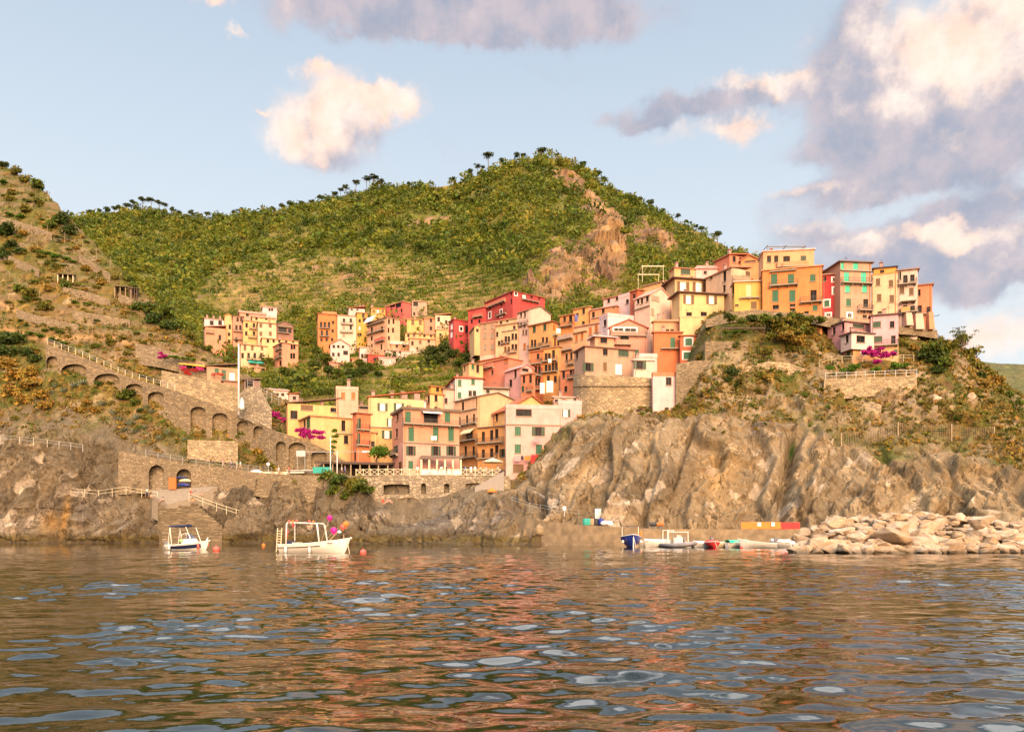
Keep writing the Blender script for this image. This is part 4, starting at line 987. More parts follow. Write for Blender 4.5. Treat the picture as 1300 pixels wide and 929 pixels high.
# --- eastern cluster at the back
house('bright orange house with iron balconies at the end of the upper row', Z6, 283, (121, 128, 258), (262, 470), 16, (226, 128, 56), wins=[('d', 338, 11, 36, 150, 175, 204), ('d', 322, 11, 20, 232), ('d', 395, 11, 34, 155, 190), ('d', 380, 10, 20, 229), ('d', 440, 11, 20, 152, 188, 226)], balc=[(138, 210, 360, .9), (138, 206, 416, .9)], fine=False, roof='flat', rcol=(190, 110, 70))
house('orange roof loggia with dark openings on the bright orange house', Z6, 284.5, (155, 160, 256), (258, 262), 16, (216, 130, 70), wins=[], roof='parapet', rcol=(216, 140, 90), fine=False, ext=.3, D=5)
house('tall cream house between orange and yellow houses of the upper row', Z6, 284, (258, 262, 393), (272, 460), 16, (240, 214, 172), wins=[('d', 308, 12, 26, 307, 354), ('p', 356, 12, 28, 305), ('d', 356, 12, 28, 354), ('p', 410, 12, 24, 305)], balc=[(285, 372, 332, .8), (280, 368, 388, .8)], fine=False, roof='flat', rcol=(200, 160, 120))
house('low white roof house with terracotta tiles above the tall cream house', Z6, 300, (335, 340, 450), (222, 290), 16, (236, 206, 176), wins=[('d', 232, 10, 12, 360, 400)], fine=False, roof='shedL', rcol='terra', chim=[(420, 1.4), (450, 1.6)])
house('golden yellow house beside the tall cream house', Z6, 285, (392, 396, 470), (256, 490), 16, (232, 166, 44), wins=[('c', 360, 10, 24, 415), ('d', 405, 9, 20, 402, 420), ('d', 275, 12, 24, 440), ('d', 310, 10, 20, 415, 445)], balc=[(436, 470, 292, .8)], fine=False, roof='flat', rcol=(190, 140, 80))
house('broad peach corner house with a white awning and stacked balconies', Z6, 271, (468, 606, 692), (286, 530), 44, (240, 190, 128), wins=[('d', 375, 13, 36, 497), ('d', 370, 13, 36, 567), ('d', 432, 12, 24, 497), ('d', 440, 12, 34, 565), ('d', 490, 11, 34, 563), ('d', 482, 10, 18, 497), ('d', 315, 10, 30, 617, 648), ('d', 375, 10, 30, 613, 645), ('d', 430, 10, 26, 617)],
  balc=[(470, 592, 350, 1.0), (470, 592, 408, 1.0), (530, 592, 460, 1.0, 'm', (206, 90, 80))], awn=[(468, 526, 292, 325, 'cloth', 1.6)], fine=False, roof='flat', rcol=(190, 150, 110))
house('yellow house with orange shutters behind the broad peach corner house', Z6, 302, (488, 494, 592), (222, 300), 16, (236, 178, 66), wins=[('c', 245, 14, 22, 540), ('b', 245, 12, 20, 575), ('b', 245, 10, 20, 512)], fine=False, roof='flat', rcol=(206, 130, 70), chim=[(500, 1.2)])
house('crimson pink house with an open roof terrace in the upper row', Z6, 298, (593, 712, 768), (178, 320), 46, (216, 96, 92), wins=[('d', 200, 30, 24, 640, 680), ('d', 240, 10, 20, 633, 668, 702), ('d', 285, 9, 14, 640, 680)], fine=False, roof='flat', rcol=(226, 150, 130))
house('unfinished beige block with an open top storey beside the crimson house', Z6, 312, (768, 774, 878), (176, 280), 10, (206, 170, 126), wins=[('d', 195, 26, 26, 800), ('d', 262, 12, 20, 790)], fine=False, roof='flat', rcol=(214, 180, 140))
house('white gabled house standing lowest beside the round dark trees', Z6, 267, (208, 214, 345), (472, 620), 16, (236, 206, 180), wins=[('d', 485, 14, 22, 237, 268), ('d', 487, 10, 20, 300, 318), ('d', 542, 14, 24, 234, 270), ('d', 530, 26, 26, 318)], fine=False, roof='gableR', apex=434, rcol=(176, 110, 80))
house('low pink and grey house at the foot of the eastern village', Z6, 263, (200, 206, 362), (596, 650), 16, (220, 160, 130), wins=[('d', 620, 12, 24, 290)], fine=False, roof='flat', rcol=(200, 140, 110))
house('flat pink roof annexe beside the small red house', Z6, 264.5, (360, 364, 430), (572, 640), 16, (228, 150, 120), wins=[('d', 605, 10, 16, 395)], fine=False, roof='flat', rcol=(226, 150, 120))
house('small white house with two dark windows beside the small red house', Z6, 267, (410, 416, 482), (494, 610), 16, (238, 214, 190), wins=[('d', 552, 9, 28, 433, 454)], fine=False, roof='flat', rcol=(226, 190, 160))
house('small red cube house among white houses', Z6, 261, (464, 472, 582), (542, 630), 16, (198, 66, 46), wins=[('d', 575, 10, 20, 520)], fine=False, roof='flat', rcol=(214, 130, 100))
house('cream cottage with three windows beside the small red house', Z6, 260, (538, 544, 662), (560, 640), 16, (240, 204, 176), wins=[('d', 592, 10, 26, 563, 579), ('c', 590, 12, 16, 625)], fine=False, roof='gableL', apex=556, rcol=(226, 180, 150))
house('white terrace house with an open veranda above the cream cottage', Z6, 266, (588, 594, 765), (512, 600), 16, (238, 210, 180), wins=[('d', 540, 20, 36, 655), ('d', 522, 10, 20, 692), ('d', 545, 10, 18, 620)], fine=False, roof='flat', rcol=(226, 170, 130))
house('pink terrace house with a slanting cream roof under the yellow row', Z6, 271, (625, 632, 780), (466, 540), 16, (228, 160, 130), wins=[('d', 485, 14, 16, 670, 720)], fine=False, roof='gableL', apex=444, rcol=(236, 200, 160))
house('peach row house with a small dish and brown shutters', Z6, 268, (753, 758, 936), (432, 560), 14, (238, 182, 124), wins=[('b', 458, 12, 26, 832), ('d', 465, 9, 26, 778, 796), ('d', 452, 10, 20, 890)], fine=False, roof='flat', rcol=(206, 136, 90), bands=[(495, (234, 204, 170))])
house('long low yellow row house with a roof garden', Z6, 273, (724, 729, 935), (396, 470), 14, (240, 196, 110), wins=[('d', 412, 12, 20, 750, 790, 860), ('d', 412, 9, 18, 905)], fine=False, roof='flat', rcol=(150, 130, 80))
house('bright yellow row house with brown shutters', Z6, 278, (735, 740, 856), (300, 410), 12, (240, 196, 86), wins=[('b', 322, 16, 32, 780, 832)], fine=False, roof='flat', rcol=(214, 160, 90))
house('pink row house between the yellow and the cream row house', Z6, 278.5, (855, 859, 932), (292, 410), 12, (226, 140, 120), wins=[('d', 308, 14, 24, 905), ('d', 362, 14, 24, 905)], fine=False, roof='flat', rcol=(214, 150, 120))
house('cream row house with ivy on its corner', Z6, 279, (930, 935, 1040), (270, 410), 12, (240, 208, 156), wins=[('d', 300, 14, 30, 958), ('d', 362, 14, 24, 957), ('d', 320, 10, 24, 1010)], fine=False, roof='shedL', rcol=(214, 150, 110))
house('small yellow house under the cream row house', Z6, 273, (936, 941, 1032), (372, 460), 12, (242, 200, 110), wins=[('d', 405, 10, 16, 970)], fine=False, roof='flat', rcol=(236, 190, 120))
house('small crimson house with white windows beside the long red house', Z6, 256, (1028, 1062, 1166), (302, 440), 28, (204, 58, 54), wins=[('c', 350, 14, 30, 1046), ('c', 405, 14, 32, 1045), ('s', 365, 14, 22, 1113), ('d', 370, 18, 46, 1152)], fine=False, roof='flat', rcol=(196, 80, 66))
# --- mid slope
house('long red house with white balcony windows highest on the wooded slope', Z7, 246, (344, 565, 815), (124, 400), 36, (208, 60, 52), roof='flat', rcol=(186, 80, 60), wins=[('d', 240, 13, 40, 383), ('d', 215, 13, 40, 472), ('s', 310, 13, 36, 383), ('s', 295, 13, 44, 472), ('d', 205, 11, 34, 550), ('d', 138, 12, 26, 550), ('s', 138, 14, 26, 588), ('c', 150, 26, 50, 655), ('d', 152, 14, 46, 640, 712), ('d', 160, 16, 40, 772)],
  balc=[(350, 510, 262, .9, 'm', (220, 120, 90)), (440, 515, 322, .8), (630, 762, 186, 1.0)], fine=False, chim=[(600, 1.0), (760, .8)])
house('lower red wing stepping down behind the long red house', Z7, 249, (212, 338, 350), (250, 420), 56, (206, 64, 54), roof='shedL', rcol=(190, 84, 66), wins=[('d', 320, 60, 18, 290), ('d', 360, 12, 26, 240, 300)], balc=[(256, 330, 330, .8, 'm', (214, 100, 80))], fine=False)
house('tiny yellow gatehouse beside the small crimson house', Z7, 240, (258, 262, 312), (402, 470), 14, (242, 196, 110), wins=[('d', 430, 12, 24, 285)], fine=False, roof='gableR', apex=390, rcol=(220, 160, 110))
house('cream house with a blank sunlit gable below the long red house', Z7, 206, (598, 690, 862), (268, 690), 40, (240, 206, 166), roof='gableR', apex=222, rcol='slate', wins=[('d', 305, 12, 40, 628, 658), ('d', 388, 12, 34, 628, 656), ('b', 445, 13, 36, 645, 668), ('r', 555, 18, 44, 655)], balc=[(612, 686, 400, .5)], over=.3)
house('tan house with ornamented plaster wall at the end of the stepped terrace', Z7, 214, (306, 432, 440), (362, 660), 60, (214, 164, 106), wins=[('p', 400, 14, 30, 345, 400), ('p', 470, 14, 40, 345, 400), ('p', 560, 14, 40, 345, 400)], roof='shedL', rcol=(206, 160, 110), bands=[(618, (240, 206, 160))])
house('cream stepped house with many paired windows beside the tan house', Z7, 209, (428, 602, 612), (372, 640), 60, (240, 200, 128), wins=[('d', 460, 11, 36, 440), ('d', 530, 11, 34, 455, 478), ('d', 500, 12, 46, 508, 532), ('d', 478, 12, 46, 562, 588), ('b', 580, 12, 44, 505, 532), ('d', 558, 11, 40, 562, 588), ('d', 410, 12, 34, 575)], balc=[(482, 545, 535, .8), (530, 600, 610, .8), (480, 600, 440, .3)], roof='shedL', rcol=(190, 150, 100))
house('low yellow roof house on top of the cream stepped house', Z7, 216, (434, 596, 604), (336, 400), 60, (240, 204, 130), wins=[('d', 352, 12, 20, 520), ('d', 370, 12, 18, 470)], roof='shedL', rcol=(206, 160, 100))
house('ochre house with dark cornice and a rounded corner balcony on the stepped terrace', Z7, 200, (690, 872, 938), (362, 640), 50, (232, 172, 70), wins=[('k', 422, 22, 46, 732), ('k', 406, 22, 46, 815), ('r', 415, 16, 56, 888), ('d', 530, 14, 50, 714, 738), ('d', 505, 16, 40, 800, 830), ('d', 525, 13, 66, 897, 921)], balc=[(690, 800, 585, 1.0), (780, 868, 565, 1.0), (872, 936, 466, 1.1, 'm')], roof='flat', rcol=(176, 110, 70), over=.5)
house('narrow orange house with three balconies on the stepped terrace', Z7, 192, (702, 796, 802), (592, 960), 60, (222, 122, 72), wins=[('d', 635, 16, 44, 762), ('d', 742, 13, 60, 745, 772), ('d', 835, 13, 56, 745, 770)], balc=[(705, 795, 700, 1.0), (705, 795, 795, 1.0), (690, 795, 905, 1.0)], roof='flat', rcol=(200, 120, 80))
house('golden house with white sheets drying below its lowest balcony', Z7, 190, (794, 930, 938), (560, 980), 60, (236, 172, 60), wins=[('d', 640, 13, 60, 825, 850), ('d', 615, 13, 60, 883, 907), ('d', 730, 13, 60, 825, 852), ('d', 715, 13, 60, 880, 905), ('d', 812, 14, 50, 843, 897)], balc=[(796, 920, 680, 1.0), (796, 920, 765, 1.0)], roof='flat', rcol=(200, 150, 90))
house('orange house with a recessed loggia and a blue cloth on its balcony', Z7, 199, (934, 1036, 1044), (306, 470), 54, (226, 140, 70), wins=[('d', 335, 14, 50, 970), ('d', 330, 24, 66, 1018)], balc=[(936, 1040, 408, 1.0)], roof='flat', rcol=(190, 120, 80))
house('golden yellow house with four small windows in the stepped row', Z7, 197, (1038, 1165, 1172), (244, 500), 54, (236, 178, 66), wins=[('d', 278, 14, 44, 1120), ('d', 370, 12, 22, 1118), ('d', 310, 12, 30, 1070)], roof='shedL', rcol=(196, 140, 90))
house('cream house with grey balconies and orange shutters in the stepped row', Z7, 189, (930, 1130, 1240), (440, 780), 46, (238, 186, 110), wins=[('r', 495, 14, 52, 1064), ('r', 475, 14, 52, 1107), ('d', 640, 15, 50, 986), ('d', 630, 15, 50, 1023), ('d', 440 + 40, 14, 20, 1005), ('r', 440, 16, 50, 1172)], balc=[(930, 1042, 512, 1.0, 'm', (190, 166, 130)), (930, 1042, 600, .9, 'm', (206, 170, 110)), (1000, 1052, 700, .8)], roof='flat', rcol=(170, 120, 80), over=.4)
house('narrow pink house beside the white drying sheets', Z7, 185, (938, 1050, 1056), (735, 980), 56, (226, 130, 92), wins=[('d', 775, 16, 60, 963), ('d', 750, 15, 60, 1022), ('d', 890, 14, 44, 980, 1004), ('d', 765, 10, 60, 1048)], balc=[(1000, 1052, 810, .9)], roof='shedL', rcol=(190, 130, 90))
house('small salmon house with a corner balcony below the orange balconies', Z7, 181, (628, 720, 726), (770, 960), 52, (232, 132, 88), wins=[('d', 815, 16, 56, 650), ('d', 810, 16, 60, 702), ('k', 890, 20, 46, 612 + 30), ('d', 870, 18, 50, 690)], balc=[(680, 724, 910, .9)], roof='flat', rcol=(214, 140, 100))
house('rounded pale pink house with arched roof beside the white house', Z7, 184, (500, 628, 720), (720, 960), 34, (236, 176, 150), wins=[('d', 770, 18, 58, 583), ('d', 845, 22, 50, 546), ('d', 740, 50, 16, 660)], roof='gableR', apex=690, rcol=(230, 170, 146))
house('coral pink terrace house behind the red hipped roof', Z7, 191, (316, 530, 640), (648, 800), 44, (226, 130, 110), wins=[('d', 668, 60, 20, 400), ('r', 665, 28, 30, 512), ('d', 760, 16, 30, 402)], roof='flat', rcol=(226, 140, 120), balc=[(310, 420, 740, .9, 'm', (216, 120, 100))])
house('yellow house with green door at the end of the coral terrace', Z7, 193, (170, 220, 330), (690, 800), 30, (240, 196, 110), wins=[('d', 725, 12, 40, 184), ('g', 715, 18, 38, 250), ('d', 730, 16, 60, 288)], roof='flat', rcol=(176, 130, 80), chim=[(270, 1.0)])
house('golden parapet house above the coral pink terrace house', Z7, 203, (300, 500, 640), (640, 720), 50, (232, 170, 60), wins=[('d', 650, 14, 14, 400)], roof='flat', rcol=(210, 80, 60), D=8)
# --- the slope behind the bastion
house('peach house with white roof terrace stepping up the slope', Z8, 192, (320, 470, 500), (272, 420), 56, (230, 150, 110), wins=[('d', 325, 14, 36, 340), ('d', 298, 13, 32, 398), ('d', 270, 12, 22, 463)], roof='shedL', rcol=(228, 176, 146), balc=[(330, 470, 346, .3)])
house('white stepped roof house near the rust red chimney house', Z8, 197, (400, 530, 600), (206, 320), 52, (238, 202, 180), wins=[('d', 225, 14, 24, 480), ('d', 240, 12, 24, 430)], roof='shedL', rcol=(200, 110, 80), chim=[(560, 1.0)])
house('pale house with a flat white terrace high beside the gabled cream house', Z8, 190, (488, 566, 600), (205, 320), 40, (240, 214, 190), wins=[('d', 245, 16, 20, 540)], roof='parapet', rcol=(238, 210, 190))
house('rust red narrow house behind the gabled cream house', Z8, 183, (556, 600, 642), (178, 330), 40, (190, 92, 52), roof='shedL', rcol=(206, 120, 80), wins=[('d', 215, 12, 24, 580)])
house('gabled cream house standing tall beside the yellow villa', Z8, 177, (584, 676, 802), (204, 560), 36, (242, 210, 166), roof='gableR', apex=152, rcol=(226, 170, 130), over=.25, wins=[('d', 240, 13, 34, 604, 626), ('d', 226, 15, 34, 658), ('p', 215, 40, 40, 705), ('p', 306, 16, 34, 690)], balc=[(586, 676, 296, .35)])
house('cream house with orange shutters above the curved grey house', Z8, 187, (226, 385, 420), (372, 540), 54, (238, 196, 140), wins=[('r', 420, 14, 44, 322), ('r', 405, 14, 40, 357), ('r', 445, 12, 40, 272), ('r', 460, 12, 40, 240)], roof='shedL', rcol=(206, 150, 110))
house('white parapet house with roof plants above the arched pink house', Z8, 179, (376, 425, 660), (330, 460), 22, (240, 220, 204), roof='parapet', rcol=(238, 206, 190), wins=[('d', 372, 16, 30, 408)], D=9)
house('pink gabled house with a wide green arched window', Z8, 173, (434, 440, 658), (398, 560), 4, (226, 148, 140), roof='gableR', apex=352, rcol=(206, 110, 90), wins=[('s', 402, 50, 28, 490), ('s', 398, 60, 46, 560), ('d', 462, 46, 26, 524), ('g', 550, 22, 44, 597)], balc=[(440, 656, 446, .7), (440, 560, 500, 1.0, 'm', (226, 150, 140))], D=9)
house('small pink roof house with a white slab roof beside the arched pink house', Z8, 170, (322, 350, 462), (454, 520), 14, (232, 160, 136), roof='flat', rcol=(244, 224, 210), over=.7, wins=[('d', 474, 36, 30, 402)], D=7)
house('grey-beige house on the round stone bastion', Z8, 161, (228, 292, 584), (512, 700), 18, TAN, roof='flat', rcol=(150, 110, 70), over=.4, wins=[('d', 555, 12, 50, 243), ('d', 540, 25, 42, 411), ('k', 546, 54, 42, 518), ('o', 631, 70, 46, 309), ('b', 629, 18, 48, 409), ('h', 645, 36, 62, 491)], D=11)
house('cream annexe with an open green shuttered window on the stone bastion', Z8, 157.5, (576, 580, 694), (592, 740), 8, (240, 214, 176), roof='flat', rcol=(240, 216, 190), wins=[('o', 619, 74, 48, 615)], D=8)
house('tall narrow pale pink tower block on the cliff edge', Z8, 154, (688, 692, 836), (684, 915), 4, (244, 206, 186), roof='parapet', rcol=(226, 130, 90), wins=[('d', 715, 30, 46, 785), ('d', 877, 14, 16, 774)], D=7)
house('cream garden house with planters behind the pale pink tower block', Z8, 162, (596, 600, 716), (572, 660), 4, (238, 200, 170), roof='parapet', rcol=(236, 210, 190), wins=[], D=6)
house('bright orange house with a tall green door above the cliff', Z8, 167, (692, 698, 862), (428, 600), 2, (228, 116, 56), roof='flat', rcol=(200, 110, 70), wins=[('g', 487, 26, 60, 808)], balc=[(738, 850, 524, .8, 'n')], D=8)
house('orange annexe with two green shuttered windows above the cliff', Z8, 165, (850, 854, 962), (450, 605), 0, (224, 112, 66), roof='flat', rcol=(190, 100, 60), wins=[('x', 483, 36, 40, 902), ('x', 563, 58, 38, 904)], D=7)
house('beige roof block with small vents on the bright orange house', Z8, 171, (690, 696, 856), (366, 440), 2, (234, 176, 110), roof='hip', apex=346, rcol=(206, 136, 90), wins=[('d', 414, 16, 12, 778, 805)], D=8)
house('blank pale yellow wing of the yellow villa', Z8, 169, (846, 852, 1008), (338, 560), 0, (242, 208, 124), roof='flat', rcol=(240, 208, 140), over=.1, wins=[], D=8)
house('pale yellow villa with white curtained windows and brown eaves', Z8, 172, (802, 850, 1112), (194, 360), 10, (244, 216, 124), roof='flat', rcol=(120, 90, 56), over=.8, wins=[('v', 233, 64, 50, 902), ('v', 235, 64, 48, 1038), ('d', 320, 30, 22, 905), ('d', 322, 32, 30, 992), ('b', 333, 26, 22, 1042)])
house('upper yellow villa with curtained windows above the pale yellow villa', Z8, 181, (768, 822, 1064), (110, 260), 12, (240, 208, 120), roof='flat', rcol=(130, 96, 60), over=.9, wins=[('v', 158, 72, 54, 870), ('v', 160, 74, 52, 963), ('d', 156, 26, 20, 1037), ('d', 130, 10, 40, 776)])
house('yellow penthouse with one green window on top of the upper villa', Z8, 186, (790, 818, 940), (48, 140), 12, (238, 192, 104), roof='hip', apex=30, rcol=(206, 150, 100), wins=[('k', 67, 50, 32, 884)], D=8)
house('yellow terrace house under the white pergola', Z8, 187, (632, 760, 790), (126, 260), 46, (238, 196, 110), roof='shedL', rcol=(190, 150, 100), wins=[('d', 132, 14, 44, 753), ('d', 135, 12, 16, 690), ('d', 142, 12, 20, 660)])
# --- the row along the top of the headland
house('white house with terracotta roof behind the top row', ZR, 190, (8, 12, 130), (204, 280), 0, (238, 206, 180), roof='hip', apex=182, rcol=(206, 150, 120), wins=[('d', 220, 12, 16, 60)], D=8)
house('salmon house standing highest behind the cream house of the top row', ZR, 186, (106, 182, 276), (132, 230), 24, (232, 130, 96), roof='shedL', rcol=(206, 110, 80), wins=[('d', 152, 15, 28, 205), ('d', 158, 14, 26, 238)], chim=[(160, 1.0, .1)])
house('orange loggia house between the salmon house and the pink penthouse', ZR, 179, (232, 238, 326), (160, 230), -8, (228, 140, 80), roof='gableR', apex=138, rcol=(190, 110, 70), wins=[('d', 165, 50, 10, 285)], D=7)
house('cream house with a brown lattice window at the start of the top row', ZR, 173, (64, 192, 288), (196, 430), 26, (242, 206, 142), roof='shedL', rcol=(200, 150, 100), wins=[('d', 240, 14, 46, 157), ('d', 243, 12, 16, 90), ('b', 214, 30, 42, 299 - 20), ('d', 300, 12, 30, 155)], balc=[(192, 288, 262, .9)])
house('bright yellow house with a mint window and white ledge in the top row', ZR, 161, (192, 206, 350), (270, 420), -6, (244, 190, 40), roof='flat', rcol=(238, 206, 160), wins=[('d', 308, 9, 42, 201), ('m', 310, 24, 60, 278), ('b', 383, 26, 36, 303), ('d', 384, 22, 10, 215)], balc=[(232, 330, 350, .6, 'n')], D=8)
house('big orange house with green shutters and a pink penthouse in the top row', ZR, 159, (342, 347, 645), (214, 440), -16, (232, 136, 56), roof='flat', rcol=(224, 150, 100), over=.3, bands=[], wins=[('g', 253, 28, 52, 405, 489), ('g', 247, 25, 36, 598), ('g', 337, 28, 60, 411, 496), ('d', 335, 28, 56, 602), ('d', 393, 28, 24, 413), ('d', 384, 26, 16, 497), ('d', 408, 26, 20, 497), ('g', 397, 22, 28, 610), ('d', 420, 20, 14, 567)], balc=[(382, 525, 292, .9), (535, 645, 374, .9), (384, 516, 219, .5, 'n')], D=9)
house('pink penthouse with a rooftop pergola frame on the big orange house', ZR, 161.5, (326, 350, 604), (118, 212), -8, (240, 170, 130), roof='flat', rcol=(244, 206, 176), over=.25, ext=.1, wins=[('d', 153, 12, 34, 379), ('c', 153, 18, 30, 397), ('d', 153, 10, 34, 415), ('d', 162, 30, 48, 467), ('d', 160, 14, 50, 495), ('k', 153, 24, 34, 551)], balc=[(418, 574, 197, .8, 'm', (232, 150, 110))], D=7)
house('narrow red house with white framed windows in the top row', ZR, 158, (640, 645, 738), (236, 460), -18, (206, 44, 40), roof='flat', rcol=(190, 150, 110), wins=[('d', 253, 24, 26, 652), ('s', 255, 16, 18, 708), ('s', 310, 20, 30, 711), ('x', 375, 22, 32, 668), ('s', 431, 14, 12, 676), ('d', 436, 22, 14, 712)], D=8)
house('grey-tan house with turquoise shutters in the top row', ZR, 155, (650, 736, 891), (168, 460), 6, (206, 168, 118), roof='flat', rcol=(130, 110, 80), over=.45, wins=[('t', 188, 22, 34, 741, 812), ('t', 246, 23, 50, 767, 852), ('t', 303, 21, 34, 772, 857), ('g', 370, 22, 36, 777), ('d', 374, 22, 40, 863), ('s', 434, 18, 18, 782), ('d', 440, 18, 14, 858)], balc=[(738, 892, 274, .9, 'i'), (738, 892, 210, .35), (820, 892, 412, 1.0, 'i')], D=9)
house('grey roof loggia behind the narrow red house', ZR, 163, (640, 646, 735), (214, 300), -18, (180, 130, 90), wins=[('d', 222, 16, 10, 680)], roof='flat', rcol=(150, 110, 90), D=6)
house('cream house with brown shutters and an orange roof terrace in the top row', ZR, 157, (892, 897, 1021), (234, 450), -18, (242, 206, 142), roof='flat', rcol=(226, 150, 60), over=.1, wins=[('b', 268, 17, 36, 924), ('b', 275, 17, 36, 989), ('b', 346, 17, 38, 930), ('b', 351, 17, 38, 993), ('d', 420, 16, 12, 933)], D=8)
house('small orange roof terrace room with a dark canopy on the cream house', ZR, 159, (898, 903, 1016), (204, 236), -18, (238, 160, 40), roof='flat', rcol=(70, 56, 44), over=.3, ext=.1, wins=[('d', 218, 14, 22, 945)], D=5)
house('white house with stacked balconies and buttresses in the top row', ZR, 156, (1016, 1022, 1122), (214, 510), -20, (240, 214, 176), roof='flat', rcol=(170, 140, 110), over=.4, wins=[('d', 237, 14, 40, 1029), ('d', 255, 16, 44, 1061), ('d', 247, 12, 34, 1096), ('b', 308, 20, 38, 1044), ('b', 315, 18, 38, 1091), ('d', 398, 15, 26, 1097), ('d', 392, 18, 16, 1060)], balc=[(1024, 1116, 284, .9), (1034, 1112, 372, 1.3, 'n'), (1036, 1080, 426, 1.3, 'm', (232, 160, 90)), (1084, 1122, 420, 1.0)], D=8)
house('salmon house with buttress at the seaward end of the top row', ZR, 158, (1116, 1121, 1196), (288, 510), -22, (236, 138, 104), roof='flat', rcol=(176, 110, 86), over=.3, wins=[('d', 322, 17, 36, 1126), ('d', 402, 16, 36, 1132), ('d', 408, 16, 36, 1178)], balc=[(1124, 1184, 432, .9)], D=9)
# --- the pink house on its garden terrace
house('pink house with a dark eaved roof on the garden terrace below the top row', ZR, 151, (884, 889, 1026), (440, 640), -18, (240, 184, 172), roof='flat', rcol=(110, 84, 66), over=.35, wins=[('k', 480, 36, 32, 918), ('d', 480, 15, 34, 995), ('k', 553, 38, 32, 924), ('d', 560, 15, 50, 1001), ('g', 616, 16, 24, 1015)], bands=[(592, (236, 190, 110))], balc=[(900, 1024, 590, .9)], D=9)
house('gabled pink side wing of the garden terrace house', ZR, 151.5, (672, 758, 890), (468, 640), 20, (238, 172, 156), roof='flat', rcol=(100, 76, 60), over=.3, wins=[('d', 512, 13, 32, 704), ('d', 492, 13, 32, 750), ('k', 478, 50, 30, 826)], balc=[(800, 892, 518, .9)], D=9)
house('white projecting bay with wide window on the garden terrace house', ZR, 148.5, (738, 792, 904), (522, 598), 14, (240, 218, 186), roof='flat', rcol=(110, 86, 64), over=.3, ext=.15, wins=[('d', 551, 14, 34, 769), ('d', 553, 38, 32, 838)], D=5)
house('yellow ground floor under the white bay of the terrace house', ZR, 149.3, (752, 800, 900), (603, 640), 14, (232, 180, 90), roof='flat', rcol=(90, 70, 54), over=.5, rth=.12, wins=[('g', 616, 16, 30, 776), ('s', 616, 18, 24, 852)], D=4, ext=1.5)
# ------------------------------------------------------------------ growing things
GR = np.random.default_rng(23)
DKG, MIDG, OLV, GOLD, VINE, PINEC, MAG, BLUG = (.045, .068, .010), (.085, .11, .013), (.135, .122, .016), (.27, .17, .03), (.08, .15, .012), (.05, .07, .02), (.36, .015, .16), (.16, .19, .12)

def leaf_cloud(cen, rad, n, size, col, var=.35, up=0.25, flat=-.55):
    """many small leaves through the volume of each crown, with lumps and gaps; col: (N,3) per crown"""
    cen = np.asarray(cen, float); N = len(cen); rad = np.asarray(rad, float)
    d = GR.normal(size=(N, n, 3)); d /= np.linalg.norm(d, axis=-1, keepdims=True)
    d[..., 2] = np.where(d[..., 2] < flat, -d[..., 2], d[..., 2])
    lump = 1 + .42 * perlin((d * 2.1 + cen[:, None, :] * 3.7).reshape(-1, 3)).reshape(N, n) + .2 * perlin((d * 5.0 + cen[:, None, :] * 1.7).reshape(-1, 3)).reshape(N, n)
    rr = GR.random((N, n)) ** .42 * lump
    p = cen[:, None, :] + d * rr[..., None] * rad[:, None, :]
    a = GR.normal(size=(N, n, 3)) + d * .5; a[..., 2] += up; a /= np.linalg.norm(a, axis=-1, keepdims=True)
    t = np.cross(a, GR.normal(size=(N, n, 3))); t /= np.linalg.norm(t, axis=-1, keepdims=True) + 1e-9
    b = np.cross(a, t)
    s = np.asarray(size, float).reshape(-1, 1, 1) * (.6 + .8 * GR.random((N, n, 1)))
    q = np.stack([p - t * s - b * s * .12, p - b * s * .55 + a * s * .1, p + t * s, p + b * s * .55 + a * s * .1], 2)
    c = np.broadcast_to(np.asarray(col, float).reshape(N, 1, 1, 3), (N, n, 4, 3)) * (1 - var + 2 * var * GR.random((N, n, 1, 1))) * (1 + .15 * GR.normal(size=(N, n, 1, 3)) * np.array([1, .4, .6]))
    V = q.reshape(-1, 3); F = np.arange(len(V)).reshape(-1, 4)
    return V, F, np.clip(c.reshape(-1, 3), .003, 1)

def proto(name, parts, trunk=None):
    V, F, Cc, o = [], [], [], 0
    for v, f, c in parts: V.append(v); F.append(f + o); Cc.append(c); o += len(v)
    return np_mesh(name, np.concatenate(V), np.concatenate(F), M['leaf'], np.concatenate(Cc))

def crown(name, n, size, col, rad=(1, 1, 1), lobes=5, spread=.55, var=.35):
    cs, rs, cl = [], [], []
    for k in range(lobes):
        a = GR.uniform(0, 6.28); r = spread * math.sqrt(GR.random()); h = GR.uniform(-.25, .45)
        cs.append((math.cos(a) * r * rad[0], math.sin(a) * r * rad[1], h * rad[2])); q = GR.uniform(.42, .7); rs.append((q * rad[0], q * rad[1], q * rad[2] * .9))
        cl.append(np.array(col) * GR.uniform(.75, 1.3))
    return proto(name, [leaf_cloud(cs, rs, n // lobes, [size] * lobes, cl, var)])

def dup(root, loc, sc=1.0, rz=0.0, label=None, group=None, cat=None):
    r = root.copy(); COL.objects.link(r); r.location = loc; r.scale = sc if isinstance(sc, tuple) else (sc,) * 3; r.rotation_euler = (0, 0, rz)
    tag(r, label, cat, group)
    for ch in list(root.children):
        c = ch.copy(); COL.objects.link(c); c.parent = r
    return r

